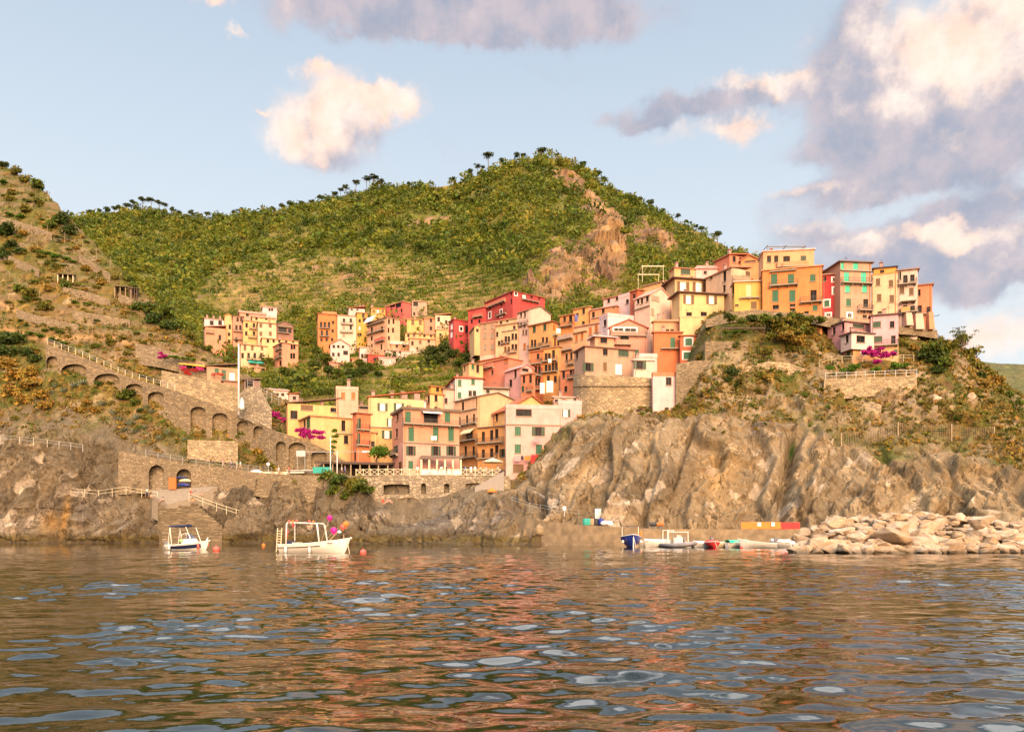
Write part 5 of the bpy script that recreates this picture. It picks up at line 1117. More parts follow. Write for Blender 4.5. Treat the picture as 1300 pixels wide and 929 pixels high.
BUSH = {}
for nm, c, leafs in (('dark green', DKG, 420), ('mid green', MIDG, 420), ('olive', OLV, 380), ('golden dry', GOLD, 420), ('bright green', VINE, 420), ('magenta flowering', MAG, 460)):
    BUSH[nm] = [crown('bush', leafs, .15, c, (1, 1, .8), lobes=6) for _ in range(3)]
_first = {}
def bush(kind, px, py, rpx, sheet=None, label=None, group=None, Y=None, squash=1.0, lift=.35, name='bush', cat='bush', wide=1.0):
    p = P(px, py, Y) if Y else (sheet or T).at(px, py)
    if p is None: return None
    r = rpx * p.y / FPX
    ms = BUSH[kind]; k = int(GR.integers(len(ms))); key = (kind, k)
    if key not in _first: o = ms[k]; _first[key] = o; 
    else: o = ms[k].copy(); COL.objects.link(o)
    o.name = name
    o.location = p + Vector((0, 0, r * lift)); s = GR.uniform(.9, 1.1); o.scale = (r * wide, r, r * squash * s); o.rotation_euler = (0, 0, GR.uniform(0, 6.28) if wide == 1.0 else 0)
    tag(o, label or kind + ' bush on the rough slope', cat, group or kind + ' bushes of the slopes')
    return o

# marked growth: kind, px, py, radius px
G1 = 'on the terraced hillside'
for kind, x, y, r in [('dark green', 8, 300, 16), ('dark green', 4, 330, 14), ('dark green', 14, 318, 13), ('dark green', 24, 322, 9), ('dark green', 80, 286, 15), ('dark green', 96, 282, 14), ('dark green', 88, 298, 13), ('dark green', 105, 290, 10), ('mid green', 66, 290, 9),
                      ('dark green', 188, 398, 16), ('mid green', 205, 405, 18), ('dark green', 215, 420, 13), ('mid green', 175, 395, 12), ('mid green', 228, 418, 12), ('dark green', 196, 412, 14), ('olive', 240, 432, 9), ('dark green', 5, 440, 18), ('dark green', 22, 436, 16), ('dark green', 34, 452, 11), ('dark green', 12, 452, 14),
                      ('dark green', 45, 460, 10), ('mid green', 160, 508, 14), ('mid green', 172, 515, 9), ('dark green', 168, 503, 9), ('olive', 50, 262, 11), ('olive', 30, 232, 10), ('olive', 20, 222, 9), ('mid green', 45, 240, 12), ('olive', 36, 270, 9), ('olive', 12, 255, 9), ('olive', 72, 342, 9),
                      ('mid green', 87, 366, 10), ('mid green', 160, 358, 9), ('mid green', 170, 367, 8), ('olive', 40, 378, 12), ('olive', 60, 395, 10), ('mid green', 22, 372, 11), ('olive', 130, 350, 7), ('olive', 145, 355, 7), ('olive', 250, 440, 8), ('mid green', 262, 446, 8), ('olive', 275, 452, 8), ('mid green', 286, 460, 7), ('olive', 298, 466, 7)]:
    bush(kind, x, y, r, label=f'{kind} bush {G1}', group=f'{kind} bushes {G1}')
for x, y, r in [(60, 324, 7), (72, 328, 8), (84, 331, 7), (110, 336, 6), (92, 334, 6), (26, 278, 8), (12, 275, 7), (58, 290, 6), (52, 430, 8), (66, 434, 8), (80, 438, 7), (40, 426, 7), (95, 386, 6), (110, 388, 6), (58, 422, 6), (5, 235, 8)]:
    bush('bright green', x, y, r, squash=.6, label='bright green vine clump in a row on a terrace', group='vine clumps on the terraces', name='vine', cat='vine')
for x, y, r in [(20, 485, 17), (38, 495, 17), (50, 508, 14), (15, 505, 15), (30, 515, 13), (60, 520, 11), (8, 470, 15), (40, 478, 12), (100, 525, 9), (120, 525, 9), (110, 515, 8), (135, 480, 7), (60, 370, 8), (110, 345, 8), (130, 362, 7), (45, 320, 8), (30, 300, 8)]:
    bush('golden dry', x, y, r, label='golden dry grass clump on the bank below the arcade', group='golden dry grass clumps', name='dry_shrub')
# headland and gardens
for kind, x, y, r in [('mid green', 968, 412, 12), ('dark green', 955, 408, 9), ('olive', 1000, 414, 16), ('olive', 985, 418, 15), ('olive', 1015, 416, 15), ('golden dry', 996, 432, 13), ('golden dry', 1012, 438, 12), ('olive', 1002, 446, 11), ('mid green', 975, 412, 11), ('dark green', 1010, 408, 11), ('olive', 992, 424, 16), ('olive', 1010, 428, 15), ('mid green', 1024, 412, 12), ('olive', 1030, 425, 10), ('dark green', 988, 406, 8), ('mid green', 1040, 410, 9), ('olive', 978, 432, 9), ('mid green', 935, 442, 8), ('mid green', 930, 408, 8), ('mid green', 942, 412, 8), ('dark green', 924, 404, 7),
                      ('dark green', 930, 478, 11), ('dark green', 936, 492, 9), ('dark green', 925, 485, 7), ('olive', 975, 450, 9), ('olive', 960, 500, 7), ('mid green', 1020, 505, 7), ('mid green', 890, 464, 5), ('dark green', 860, 465, 5),
                      ('mid green', 1165, 426, 9), ('dark green', 1178, 424, 8), ('mid green', 1190, 428, 8), ('dark green', 1155, 424, 7), ('mid green', 1185, 455, 20), ('dark green', 1178, 462, 17), ('mid green', 1195, 468, 15), ('olive', 1205, 450, 15), ('dark green', 1190, 475, 12), ('olive', 1215, 440, 14), ('mid green', 1222, 430, 13), ('olive', 1230, 455, 15), ('olive', 1240, 470, 13), ('olive', 1255, 478, 12), ('golden dry', 1265, 488, 11), ('golden dry', 1250, 492, 10), ('golden dry', 1235, 485, 9), ('dark green', 1246, 480, 9),
                      ('olive', 1225, 418, 9), ('mid green', 1283, 505, 8), ('mid green', 1296, 516, 9), ('olive', 1270, 500, 9), ('olive', 1150, 440, 8), ('golden dry', 1160, 445, 8), ('olive', 1290, 498, 8)]:
    bush(kind, x, y, r, Y=(153.2 - max(0, (y - 412)) * .09 if (900 < x < 1045 and y < 440) else None), label=f'{kind} bush on the headland near the top row of houses', group=f'{kind} bushes on the headland')
for x, y, r in [(1053, 470, 7), (1085, 470, 9), (1112, 472, 7), (1138, 468, 9), (1150, 466, 6), (1070, 472, 5)]:
    bush('bright green', x, y, r, Y=146.5, label='rounded green bush on the garden terrace of the pink house', group='garden bushes')
for x, y, r in [(1100, 452, 9), (1112, 454, 10), (1124, 455, 9), (1134, 452, 7), (1112, 463, 7), (1104, 445, 6), (1116, 446, 6)]:
    bush('magenta flowering', x, y, r, Y=147.0, label='magenta bougainvillea in front of the pink terrace house', group='bougainvillea on the garden terrace', name='bougainvillea', cat='bougainvillea')
for x, y, r in [(350, 531, 8), (358, 537, 7), (345, 526, 5)]:
    bush('magenta flowering', x, y, r, label='magenta bougainvillea hanging over the arcade ramp', group='bougainvillea over the ramp', name='bougainvillea', cat='bougainvillea')
for x, y, r in [(384, 550, 8), (392, 553, 8), (406, 553, 8), (378, 549, 6), (386, 556, 7), (396, 558, 7), (408, 559, 7), (400, 551, 6)]:
    bush('magenta flowering', x, y, r, Y=148.8, squash=.9, label='magenta bougainvillea at the foot of the yellow block', group='bougainvillea by the yellow block', name='bougainvillea', cat='bougainvillea')
for kind, x, y, r in [('mid green', 415, 612, 10), ('dark green', 432, 616, 11), ('olive', 445, 622, 12), ('mid green', 460, 626, 11), ('mid green', 425, 630, 9), ('olive', 470, 618, 8), ('mid green', 440, 634, 8), ('olive', 376, 616, 5), ('olive', 335, 588, 7), ('golden dry', 330, 580, 8), ('olive', 318, 568, 6), ('mid green', 307, 557, 6), ('olive', 345, 596, 6)]:
    bush(kind, x, y, r * 1.45, label=f'{kind} bush hanging on the rocks below the promenade', group=f'{kind} bushes below the promenade')
# rough growth over the slopes between
for _ in range(210):
    if GR.random() < .55: x, y = GR.uniform(0, 300), GR.uniform(230, 560)
    else: x, y = GR.uniform(880, 1300), GR.uniform(430, 560)
    p = T.at(x, y)
    if p is None: continue
    if perlin(np.array([[p.x * .09, p.y * .09, p.z * .09]]))[0] < -.05: continue
    bush(['olive', 'mid green', 'golden dry', 'olive', 'dark green'][int(GR.integers(5))], x, y, GR.uniform(2.5, 6.5))
for _ in range(200):
    x = GR.uniform(0, 290); y = GR.uniform(235 + x * .55, 440 + x * .35)
    p = T.at(x, y)
    if p is None or perlin(np.array([[p.x * .06, p.y * .06, p.z * .08 + 9]]))[0] < -.22: continue
    bush(['olive', 'mid green', 'olive', 'golden dry', 'olive', 'mid green'][int(GR.integers(6))], x, y, GR.uniform(3.0, 7.5), squash=.7, label='scrubby bush rooted on the dry terraces of the hillside', group='scrub of the dry terraces', wide=1.25)
# valley trees below the back village
def mktree(name, crown_me, th, tr):
    """a tree: tapered trunk with limbs, a crown"""
    root = empty(name)
    t = MB(); t.tube([(0, 0, -.6), (.05, 0, th * .5), (-.05, .05, th)], [tr, tr * .8, tr * .5], 7)
    for k in range(5):
        a = k * 1.3; t.tube([(0, 0, th * (.55 + .08 * k)), (math.cos(a) * th * .3, math.sin(a) * th * .3, th * (.9 + .06 * k))], [tr * .45, tr * .15], 5)
    t.build('trunk', M['bark'], root, smooth=True)
    crown_me.parent = root; crown_me.name = 'crown'
    return root
def up(o, z): o.location = (0, 0, z); return o
round_t = [mktree('tree', up(crown('crown', 900, .32, c, (2.6, 2.6, 2.3), lobes=8), 3.4), 2.6, .2) for c in (DKG, MIDG, DKG)]
used = set()
def tree(pr, p, s, label, group, cat='tree'):
    o = pr if pr.name not in used else dup(pr, p)
    used.add(pr.name); o.location = p; o.scale = (s, s, s); o.rotation_euler = (0, 0, GR.uniform(0, 6.28)); tag(o, label, cat, group); return o
for x, y, r in [(362, 478, 11), (376, 482, 11), (366, 488, 8), (405, 452, 12), (412, 462, 12), (400, 470, 11), (418, 474, 10), (385, 488, 10), (395, 484, 9), (372, 495, 8), (430, 478, 9), (448, 480, 11), (462, 476, 10), (470, 470, 9), (456, 466, 9), (548, 452, 12), (562, 448, 13), (575, 455, 12), (560, 462, 12), (580, 466, 11), (590, 458, 10), (545, 462, 10), (598, 446, 9), (442, 468, 8), (480, 478, 8), (352, 498, 8), (535, 466, 8)]:
    p = H.at(x, y + r * .8)
    if p is None: continue
    tree(round_t[int(GR.integers(3))], p, r * p.y / FPX / 2.9, 'round dark tree in the green valley below the distant village', 'trees of the valley')
p = P(478, 598, 146.5); tree(mktree('tree', up(crown('crown', 1300, .26, VINE, (2.7, 2.5, 2.2), lobes=9), 3.2), 2.6, .2), p, .95, 'round bright green tree beside the narrow orange house on the promenade', None)
p = P(425, 562, 149); [bush('bright green', 425 + dx_, y_, 5.5, Y=149.0, label='green climber on the corner of the lower yellow block', group='climber on the yellow block', name='climber', cat='climber') for dx_, y_ in ((0, 549), (1, 556), (-1, 563), (-2, 570), (-4, 576))]
# ridge pines
def pine(h, r, c, flat=.5):
    root = empty('pine_tree'); t = MB(); t.tube([(0, 0, -1.5), (.1, 0, h * .5), (.25, .1, h)], [.28, .22, .1], 6)
    for k in range(6): a = k * 1.1; t.tube([(.15, 0, h * (.62 + .05 * k)), (.15 + math.cos(a) * r * .7, math.sin(a) * r * .7, h * (.78 + .05 * k))], [.1, .04], 5)
    t.build('trunk', M['bark'], root); c = up(crown('crown', 420, .5, c, (r, r, r * flat), lobes=7, spread=.8), h); c.parent = root
    return root
pines = [pine(7.0, 3.4, PINEC, .5), pine(5.5, 3.0, PINEC, .7), pine(9.0, 3.6, PINEC, .42), pine(4.0, 3.0, DKG, .85)]
qx, qy = H.project()
def ridge(x, drop=0.0):
    i = int(np.argmin(np.abs(H.X - x))); j = int(np.argmin(qy[i])); v = H.V[i, j]; return Vector((v[0], v[1] - 3, v[2] - drop))
for x, k, s in [(118, 3, 1.0), (128, 1, .9), (138, 3, 1.2), (148, 1, 1.1), (156, 3, 1.3), (163, 1, 1.2), (172, 0, 1.25), (184, 0, 1.5), (194, 2, 1.25), (204, 0, 1.35), (211, 2, 1.0), (221, 1, 1.1), (229, 3, 1.0), (237, 3, .9), (245, 1, 1.2), (264, 1, 1.0), (275, 3, .7), (299, 1, .9), (306, 1, 1.1), (315, 3, .7), (335, 3, .8), (350, 3, .9), (362, 3, 1.1), (372, 3, 1.2), (384, 3, 1.1), (395, 3, .9), (410, 3, 1.1), (425, 3, 1.0), (434, 1, .9), (441, 1, 1.0), (452, 0, 1.1), (467, 2, 1.1), (476, 2, 1.2), (483, 0, 1.0), (522, 3, .8), (548, 3, .6), (574, 3, .9), (598, 1, .8), (607, 0, .9), (613, 1, .7), (620, 2, 1.3), (638, 3, .8), (656, 3, .9), (664, 3, .8), (688, 3, 1.1), (684, 0, .6), (706, 3, .7), (738, 3, 1.1), (757, 3, 1.3), (766, 3, 1.0), (797, 3, .9), (824, 1, 1.1), (840, 3, .8), (858, 3, .7), (889, 3, .8), (908, 3, 1.1), (880, 3, .6)]:
    tree(pines[k], ridge(x, .5), s * (.85 if x > 700 else 1), ['slender umbrella pine standing on the mountain ridge against the sky', 'pine with a rounded crown on the mountain ridge', 'tall flat-topped pine on the mountain ridge', 'low bushy tree along the mountain ridge'][k], ['slender pines of the ridge', 'rounded pines of the ridge', 'tall pines of the ridge', 'low trees of the ridge'][k], 'tree' if k == 3 else 'pine tree')
for x, y, r in [(70, 250, 6), (76, 254, 7), (2, 214, 6), (8, 213, 5)]:
    bush('dark green', x, y, r, lift=.8, label='dark wind-bent bush on the skyline of the terraced hillside', group='skyline bushes')
# undergrowth of the mountain: nobody could count it
def scatter(sheet, n, ok):
    nc, nr = sheet.shape; out = []
    i = GR.integers(0, nc - 1, n); j = GR.integers(0, nr - 1, n); a, b = GR.random(n), GR.random(n)
    v = sheet.V; p = v[i, j] * ((1 - a) * (1 - b))[:, None] + v[i + 1, j] * (a * (1 - b))[:, None] + v[i, j + 1] * ((1 - a) * b)[:, None] + v[i + 1, j + 1] * (a * b)[:, None]
    return p, i, j
p, i, j = scatter(H, 42000, None)
p2, i2, j2 = scatter(H, 260000, None)
k2 = (HILL_VINE[i2, j2] > .4) & (HILL_SAW[i2, j2] > .12) & (HILL_SAW[i2, j2] < .42) & (H.tg[i2, j2] < 5.8) & (GR.random(len(p2)) < .55)
p, i, j = np.concatenate([p, p2[k2]]), np.concatenate([i, i2[k2]]), np.concatenate([j, j2[k2]])
vis = (H.tg[i, j] > .7) & (H.tg[i, j] < 6.15)
dens = .6 + 1.1 * fbm(p, 38.0, 4); vine_ = HILL_VINE[i, j]; rk_ = HILL_ROCK[i, j]; sw = HILL_SAW[i, j]
keep = vis & (GR.random(len(p)) < dens) & (GR.random(len(p)) > rk_ * .92) & ((vine_ < .45) | ((sw > .1) & (sw < .45) & (GR.random(len(p)) < .9)) | (GR.random(len(p)) < .3))
p, vine_ = p[keep], vine_[keep]
vine_ = (vine_ > .45) & (GR.random(len(p)) < .85)
rad = np.where(vine_, GR.uniform(.9, 1.6, len(p)), GR.gamma(5.0, .5, len(p)) * (.7 + p[:, 1] / 900)); rad = np.clip(rad, .8, 7)
shade = fbm(p + 300, 30.0, 3)
pal = np.array([(.058, .082, .009), (.098, .122, .012), (.13, .146, .014), (.16, .164, .016), (.185, .158, .02)])
pick = np.clip((GR.random(len(p)) * 3.4 + shade * 3.2 + .35), 0, 4.4).astype(int)
cl = np.where(vine_[:, None], np.array([(.12, .165, .012)]), pal[pick])
rr3 = np.stack([rad, rad, rad * .8], -1); pc = p + np.array([0, 0, .4]) * rad[:, None]
V, F, Cc = leaf_cloud(pc, rr3, 48, rad * .19 * np.clip(p[:, 1] / 420, .75, 1.2), cl, .22)
tag(np_mesh('undergrowth', V, F, M['leaf'], Cc), 'dense green scrub covering the mountain behind the village', kind='stuff')
# dry grass and low weeds of the near slopes
p, i, j = scatter(T, 60000, None)
tgv = T.tg[i, j]; nn = fbm(p, 7.0, 4)
vil = (T.pxg[i, j] > 425) & (T.pxg[i, j] < 660)
keep = (tgv + .6 * fbm(p, 5.0, 3) > 4.15) & (tgv < 8.7) & (GR.random(len(p)) < .4 + 1.2 * nn) & ~vil & (T.pxg[i, j] > -60) & (T.pxg[i, j] < 1360)
p = p[keep]; nn = fbm(p + 70, 9.0, 3)
pal = np.array([GOLD, (.20, .14, .04), OLV, MIDG, (.16, .1, .05)]); pick = np.clip(GR.random(len(p)) * 3.2 + nn * 3, 0, 4.3).astype(int)
rad = GR.uniform(.25, .8, len(p))
V, F, Cc = leaf_cloud(p + np.array([0, 0, .15]), np.stack([rad, rad, rad * .7], -1), 13, rad * .42, pal[pick], .3, up=0)
tag(np_mesh('dry_grass', V, F, M['leaf'], Cc), 'dry golden grass and low weeds over the near slopes', kind='stuff')
# agaves
def agave():
    m = MB()
    for k in range(22):
        a = k * 2.4; e = .35 + .9 * (k / 22); L = 1.0
        d = Vector((math.cos(a) * math.cos(e), math.sin(a) * math.cos(e), math.sin(e))); s = Vector((-math.sin(a), math.cos(a), 0)); n = d.cross(s)
        q = [Vector((0, 0, 0)) + s * .05, d * L * .45 + s * .085, d * L - n * .12, d * L * .45 - s * .085, -s * .05]; md = d * L * .45 + n * .05
        m.poly([q[0], q[1], md]); m.poly([q[1], q[2], md]); m.poly([q[2], q[3], md]); m.poly([q[3], q[4], md]); m.poly([q[4], q[0], md])
    o = m.build('agave', plain('agave_leaf', BLUG, .6)); return o
ag = agave(); first = True
for x, y, r in [(72, 492, 7), (82, 498, 7), (95, 492, 8), (106, 488, 7), (66, 500, 6), (143, 527, 8), (152, 535, 8), (165, 540, 9), (175, 532, 8), (158, 548, 8), (172, 550, 8), (186, 520, 7), (192, 525, 7), (205, 558, 8), (212, 552, 8), (185, 545, 7), (130, 515, 7), (235, 560, 6), (85, 305, 7), (75, 308, 6), (1020, 450, 6), (1010, 455, 6), (1290, 520, 6)]:
    p = T.at(x, y)
    if p is None: continue
    o = ag if first else ag.copy()
    if not first: COL.objects.link(o)
    first = False; s = r * p.y / FPX * 1.25; o.location = p; o.scale = (s, s, s); o.rotation_euler = (GR.uniform(-.2, .2), GR.uniform(-.2, .2), GR.uniform(0, 6.28))
    tag(o, 'pale blue-green agave rosette on the rocky bank', 'agave', 'agaves on the rocky bank')
# bare shrub against the sky at the tip of the headland
sp = empty('sapling', P(1224, 440, 153), 0, 'sparse feathery sapling against the sky at the tip of the headland', 'sapling')
m = MB(); tips = []
for k in range(9):
    a = GR.uniform(-1.2, 1.2); e = GR.uniform(.9, 1.4); L = GR.uniform(2.2, 4.6); d = Vector((math.sin(a) * math.cos(e) * 1.6, .4 * math.cos(a) * math.cos(e), math.sin(e))); m.tube([(0, 0, 0), d * L * .5, d * L], [.06, .04, .015], 5); tips += [tuple(d * L), tuple(d * L * .75), tuple(d * L * .6)]
m.build('trunk', M['bark'], sp)
V, F, Cc = leaf_cloud(tips, [(.7, .6, .3)] * len(tips), 16, [.17] * len(tips), [MIDG] * len(tips)); o = np_mesh('crown', V, F, M['leaf'], Cc); o.parent = sp
# ------------------------------------------------------------------ masonry, paths, rails
def prof(pts, x):
    """piecewise profile ((px, ...values)) read at px = x"""
    xs = [p[0] for p in pts]
    return [float(np.interp(x, xs, [p[k] for p in pts])) for k in range(1, len(pts[0]))]

def niche_wall(name, label, mat, pts, arches=(), cap=3.0, step=.55, cat='wall', depth=1.1, parent=None, back=M['stone']):
    """a masonry wall along a surveyed line (px, py of top, py of foot, Y); arches: (px, half width px, py springing, py rise, py foot)"""
    x0, x1 = pts[0][0], pts[-1][0]; n = int((x1 - x0) / step) + 1
    xs = set(np.linspace(x0, x1, n))
    for a in arches: xs |= {a[0] - a[1] - .04, a[0] - a[1] + .04, a[0] + a[1] - .04, a[0] + a[1] + .04}
    xs = sorted(x for x in xs if x0 <= x <= x1)
    tops = [prof(pts, x) for x in xs]
    ymin = min(t[0] for t in tops); ymax = max(t[1] for t in tops)
    m = 2 + int((ymax - ymin) / step)
    V, mi = [], []
    for x, (ty, by, Y) in zip(xs, tops):
        for j in range(m):
            y = ty + (by - ty) * j / (m - 1); inn = False
            for (ax, hw, ys, rise, yf) in arches:
                u = (x - ax) / hw
                if abs(u) < 1 and y < yf and y > ys - rise * math.sqrt(max(0, 1 - u * u)): inn = True
            d = depth if inn else 0
            q = P(x, y, Y); r = Vector((q.x, q.y, 0)).normalized(); q = q + r * d
            V.append(tuple(q)); mi.append(inn)
    nc = len(xs); F = []; MI = []
    for i in range(nc - 1):
        for j in range(m - 1):
            f = (i * m + j, i * m + j + 1, (i + 1) * m + j + 1, (i + 1) * m + j); F.append(f); MI.append(1 if sum(mi[k] for k in f) == 4 else 0)
    b = len(V)
    for i, (x, (ty, by, Y)) in enumerate(zip(xs, tops)):
        q = P(x, ty, Y); r = Vector((q.x, q.y, 0)).normalized(); e = q + r * cap; V.append((e.x, e.y, q.z)); e2 = P(x, by, Y) + r * cap; V.append((e2.x, e2.y, min(e2.z, q.z - .3)))
    for i in range(nc - 1):
        F.append((i * m, (i + 1) * m, b + (i + 1) * 2, b + i * 2)); MI.append(0); F.append((b + i * 2, b + (i + 1) * 2, b + (i + 1) * 2 + 1, b + i * 2 + 1)); MI.append(0)
    F.append((0, m - 1, b + 1, b)); F.append(((nc - 1) * m, b + (nc - 1) * 2, b + (nc - 1) * 2 + 1, nc * m - 1)); MI += [0, 0]
    w = MB(); w.v, w.f, w.m = V, F, MI
    o = w.build(name, [mat, back], parent, fix=False)
    if parent is None: tag(o, label, cat)
    return o

def gY(x, y, d=0.0, dflt=150.0):
    p = T.at(x, y); return (p.y if p else dflt) + d

def arch_ring(par, ax, hw, ys, rise, yf, Y, mat):
    """the cut stones round an arch, a little proud of the wall"""
    m = MB(); n = 12; w = 1.1
    pts = [(ax + hw * math.cos(math.pi * k / n), ys - rise * math.sin(math.pi * k / n)) for k in range(n + 1)]
    out = [(ax + (hw + w) * math.cos(math.pi * k / n), ys - (rise + w) * math.sin(math.pi * k / n)) for k in range(n + 1)]
    for k in range(n):
        q = [P(*p, Y - .12) for p in (pts[k], pts[k + 1], out[k + 1], out[k])]; r = [P(*p, Y + .15) for p in (pts[k], pts[k + 1], out[k + 1], out[k])]
        m.hexa([q[0], r[0], r[1], q[1], q[3], r[3], r[2], q[2]])
    return m.build('arch', mat, par, fix=False)

# the arcaded ramp climbing the bank
RAMP = [(58, 436), (110, 455), (160, 477), (226, 497), (300, 523), (345, 545), (389, 559), (419, 573), (446, 590)]
_rx = np.arange(40, 470, 10.0); foot = lambda x: float(np.interp(x, [58, 80, 110, 160, 200, 225, 240, 330, 345, 446], [470, 482, 495, 512, 522, 545, 560, 566, 600, 612]))
_ry = np.array([min(gY(x, foot(x) - 3, .35, 158), gY(x - 8, foot(x - 8) - 3, .6, 158), gY(x + 8, foot(x + 8) - 3, .6, 158)) if x < 335 else float(np.interp(x, [335, 345, 400, 446], [150.5, 149.5, 148.6, 147.5])) for x in _rx])
_ry = np.convolve(np.pad(_ry, 2, 'edge'), np.ones(5) / 5, 'valid'); RY = lambda x: float(np.interp(x, _rx, _ry))
foot = lambda x: float(np.interp(x, [58, 80, 110, 160, 200, 225, 240, 330, 345, 446], [470, 482, 495, 512, 522, 545, 560, 566, 600, 612]))
pts = [(x, float(np.interp(x, [a for a, _ in RAMP], [b for _, b in RAMP])), foot(x) + 5, RY(x)) for x in (58, 70, 80, 95, 110, 135, 160, 180, 200, 213, 226, 240, 260, 280, 300, 320, 330, 345, 360, 380, 400, 419, 433, 446)]
ARC = [(94, 16, 470, 8, 490), (136, 16, 482, 8, 505), (170, 10.5, 493, 6, 510), (198, 10, 503, 6, 520), (251.5, 9.5, 522, 6, 558), (279, 9.5, 530, 6, 558), (308, 7, 539, 5, 552), (328, 6, 545, 4.5, 556), (356.5, 6, 565, 4.8, 586), (377, 10.5, 568, 6.5, 600), (405, 9.5, 577, 4, 592), (66, 7, 458, 6, 480)]
aw = niche_wall('arcade_wall', 'long stone arcade ramp with blind arches climbing the bank', M['stone'], pts, ARC, cap=4.0, back=M['stone2'])
for a in ARC: arch_ring(aw, *a, RY(a[0]), M['stone2'])
# low parapet posts of the ramp
rl = empty('ramp_railing', P(120, 456, 156), 0, 'white posts and rails along the top of the arcade ramp', 'railing')
O = rl.location; m = MB(); tops = []
for x in np.arange(60, 228, 9.0):
    y = float(np.interp(x, [a for a, _ in RAMP], [b for _, b in RAMP])); p = P(x, y, RY(x) + .4) - O; 
    q = MB(); q.box(p.x - .045, p.x + .045, p.y - .045, p.y + .045, p.z - .1, p.z + 1.15); q.build('post', M['cream'], rl); tops.append(p)
for h_ in (.6, 1.1): m.tube([p + Vector((0, 0, h_)) for p in tops], .03, 5)
m.build('rail', M['steel'], rl)

# the wall under the bathing path, with two vaulted boat stores
pts = [(150, 572, 628, 147.2), (179, 578, 626, 147), (232, 587, 626, 146), (285, 594, 625, 145), (320, 598.5, 628, 144.5), (345, 601, 634, 144), (385, 603, 640, 143), (420, 604, 634, 142.5), (480, 605, 626, 141)]
pw = niche_wall('path_wall', 'rubble wall under the promenade path with two vaulted boat stores', M['stone2'], pts, [(198.7, 9.7, 600, 10, 621), (233.3, 9.4, 604.5, 9.5, 620)], cap=8.0, depth=2.2, back=M['gstone'])
for a in [(198.7, 9.7, 600, 10, 621), (233.3, 9.4, 604.5, 9.5, 620)]: arch_ring(pw, *a, prof(pts, a[0])[2], M['stone'])
# things stored in the second vault
def at(px_, py_, Y): return P(px_, py_, Y)
for k, (x, y, c, lab) in enumerate([(230, 607, 'navy', 'dark blue upturned kayak stored in the vault, upper'), (235, 610.5, 'cream', 'cream upturned kayak stored in the vault, middle'), (233, 616, 'blue', 'blue upturned kayak stored at the foot of the vault')]):
    m = MB(); p = at(x, y, 145.2)
    m.tube([(-1.15, 0, -.02), (-.8, 0, .1), (0, 0, .16), (.8, 0, .1), (1.15, 0, -.02)], [.04, .22, .3, .22, .04], 8)
    tag(m.build('kayak', M[c], None, loc=p, smooth=True), lab, 'kayak', 'kayaks in the vault')
m = MB(); m.box(-.7, .7, -.05, .05, 0, 2.2); m.box(-.6, .6, -.09, -.053, .1, 2.1); tag(m.build('wooden_board', M['rust'], None, loc=at(219, 621, 144.9)), 'upright orange-brown board leaning beside the boat store vault', 'board')

# the promenade's bridge and undercroft
pts = [(440, 604, 640, 141.2), (478, 603.5, 642, 140.2), (520, 603.5, 646, 139.6), (560, 603.5, 640, 139.4), (600, 604, 630, 139.4), (628, 604.5, 628, 139.6), (648, 604, 622, 140.5)]
TA = [(503.5, 16.5, 616, 1.5, 627.5), (519, 22, 646, 14.5, 668), (537.7, 3, 617, 3.4, 627), (567, 3.4, 616, 2, 625), (605, 14, 615, 2, 622)]
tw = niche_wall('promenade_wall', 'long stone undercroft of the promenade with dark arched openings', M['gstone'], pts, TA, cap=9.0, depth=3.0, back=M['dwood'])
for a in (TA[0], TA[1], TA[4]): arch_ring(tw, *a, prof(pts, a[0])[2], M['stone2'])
# stair ramp going down from the promenade
m = MB(); a0, a1 = P(640, 604, 138.6), P(603, 624, 137.6)
for k in range(14):
    f0, f1 = k / 14, (k + 1) / 14; p = a0.lerp(a1, f0); q = a0.lerp(a1, f1); m.hexa([(p.x, p.y, p.z - 3), (p.x, p.y + 1.8, p.z - 3), (q.x, q.y + 1.8, p.z - 3), (q.x, q.y, p.z - 3), (p.x, p.y, p.z), (p.x, p.y + 1.8, p.z), (q.x, q.y + 1.8, p.z), (q.x, q.y, p.z)])
m.hexa([(a0.x, a0.y - .25, a0.z - 3), (a0.x, a0.y - .004, a0.z - 3), (a1.x, a1.y - .004, a1.z - 3), (a1.x, a1.y - .25, a1.z - 3), (a0.x, a0.y - .25, a0.z + .8), (a0.x, a0.y - .004, a0.z + .8), (a1.x, a1.y - .004, a1.z + .8), (a1.x, a1.y - .25, a1.z + .8)])
tag(m.build('staircase', plain('pale_concrete', (.25, .225, .2), .9)), 'pale concrete stair with solid parapet going down from the promenade', 'staircase')
m = MB(); p = P(615.5, 633, 138.6); m.box(-.85, .85, -.1, 3, 0, 2.6); m.box(-1.1, 1.1, -.2, 3.1, 2.602, 2.9); tag(m.build('stone_doorway', M['gstone'], None, loc=p), 'square stone hut with dark doorway at the foot of the stair', 'hut')

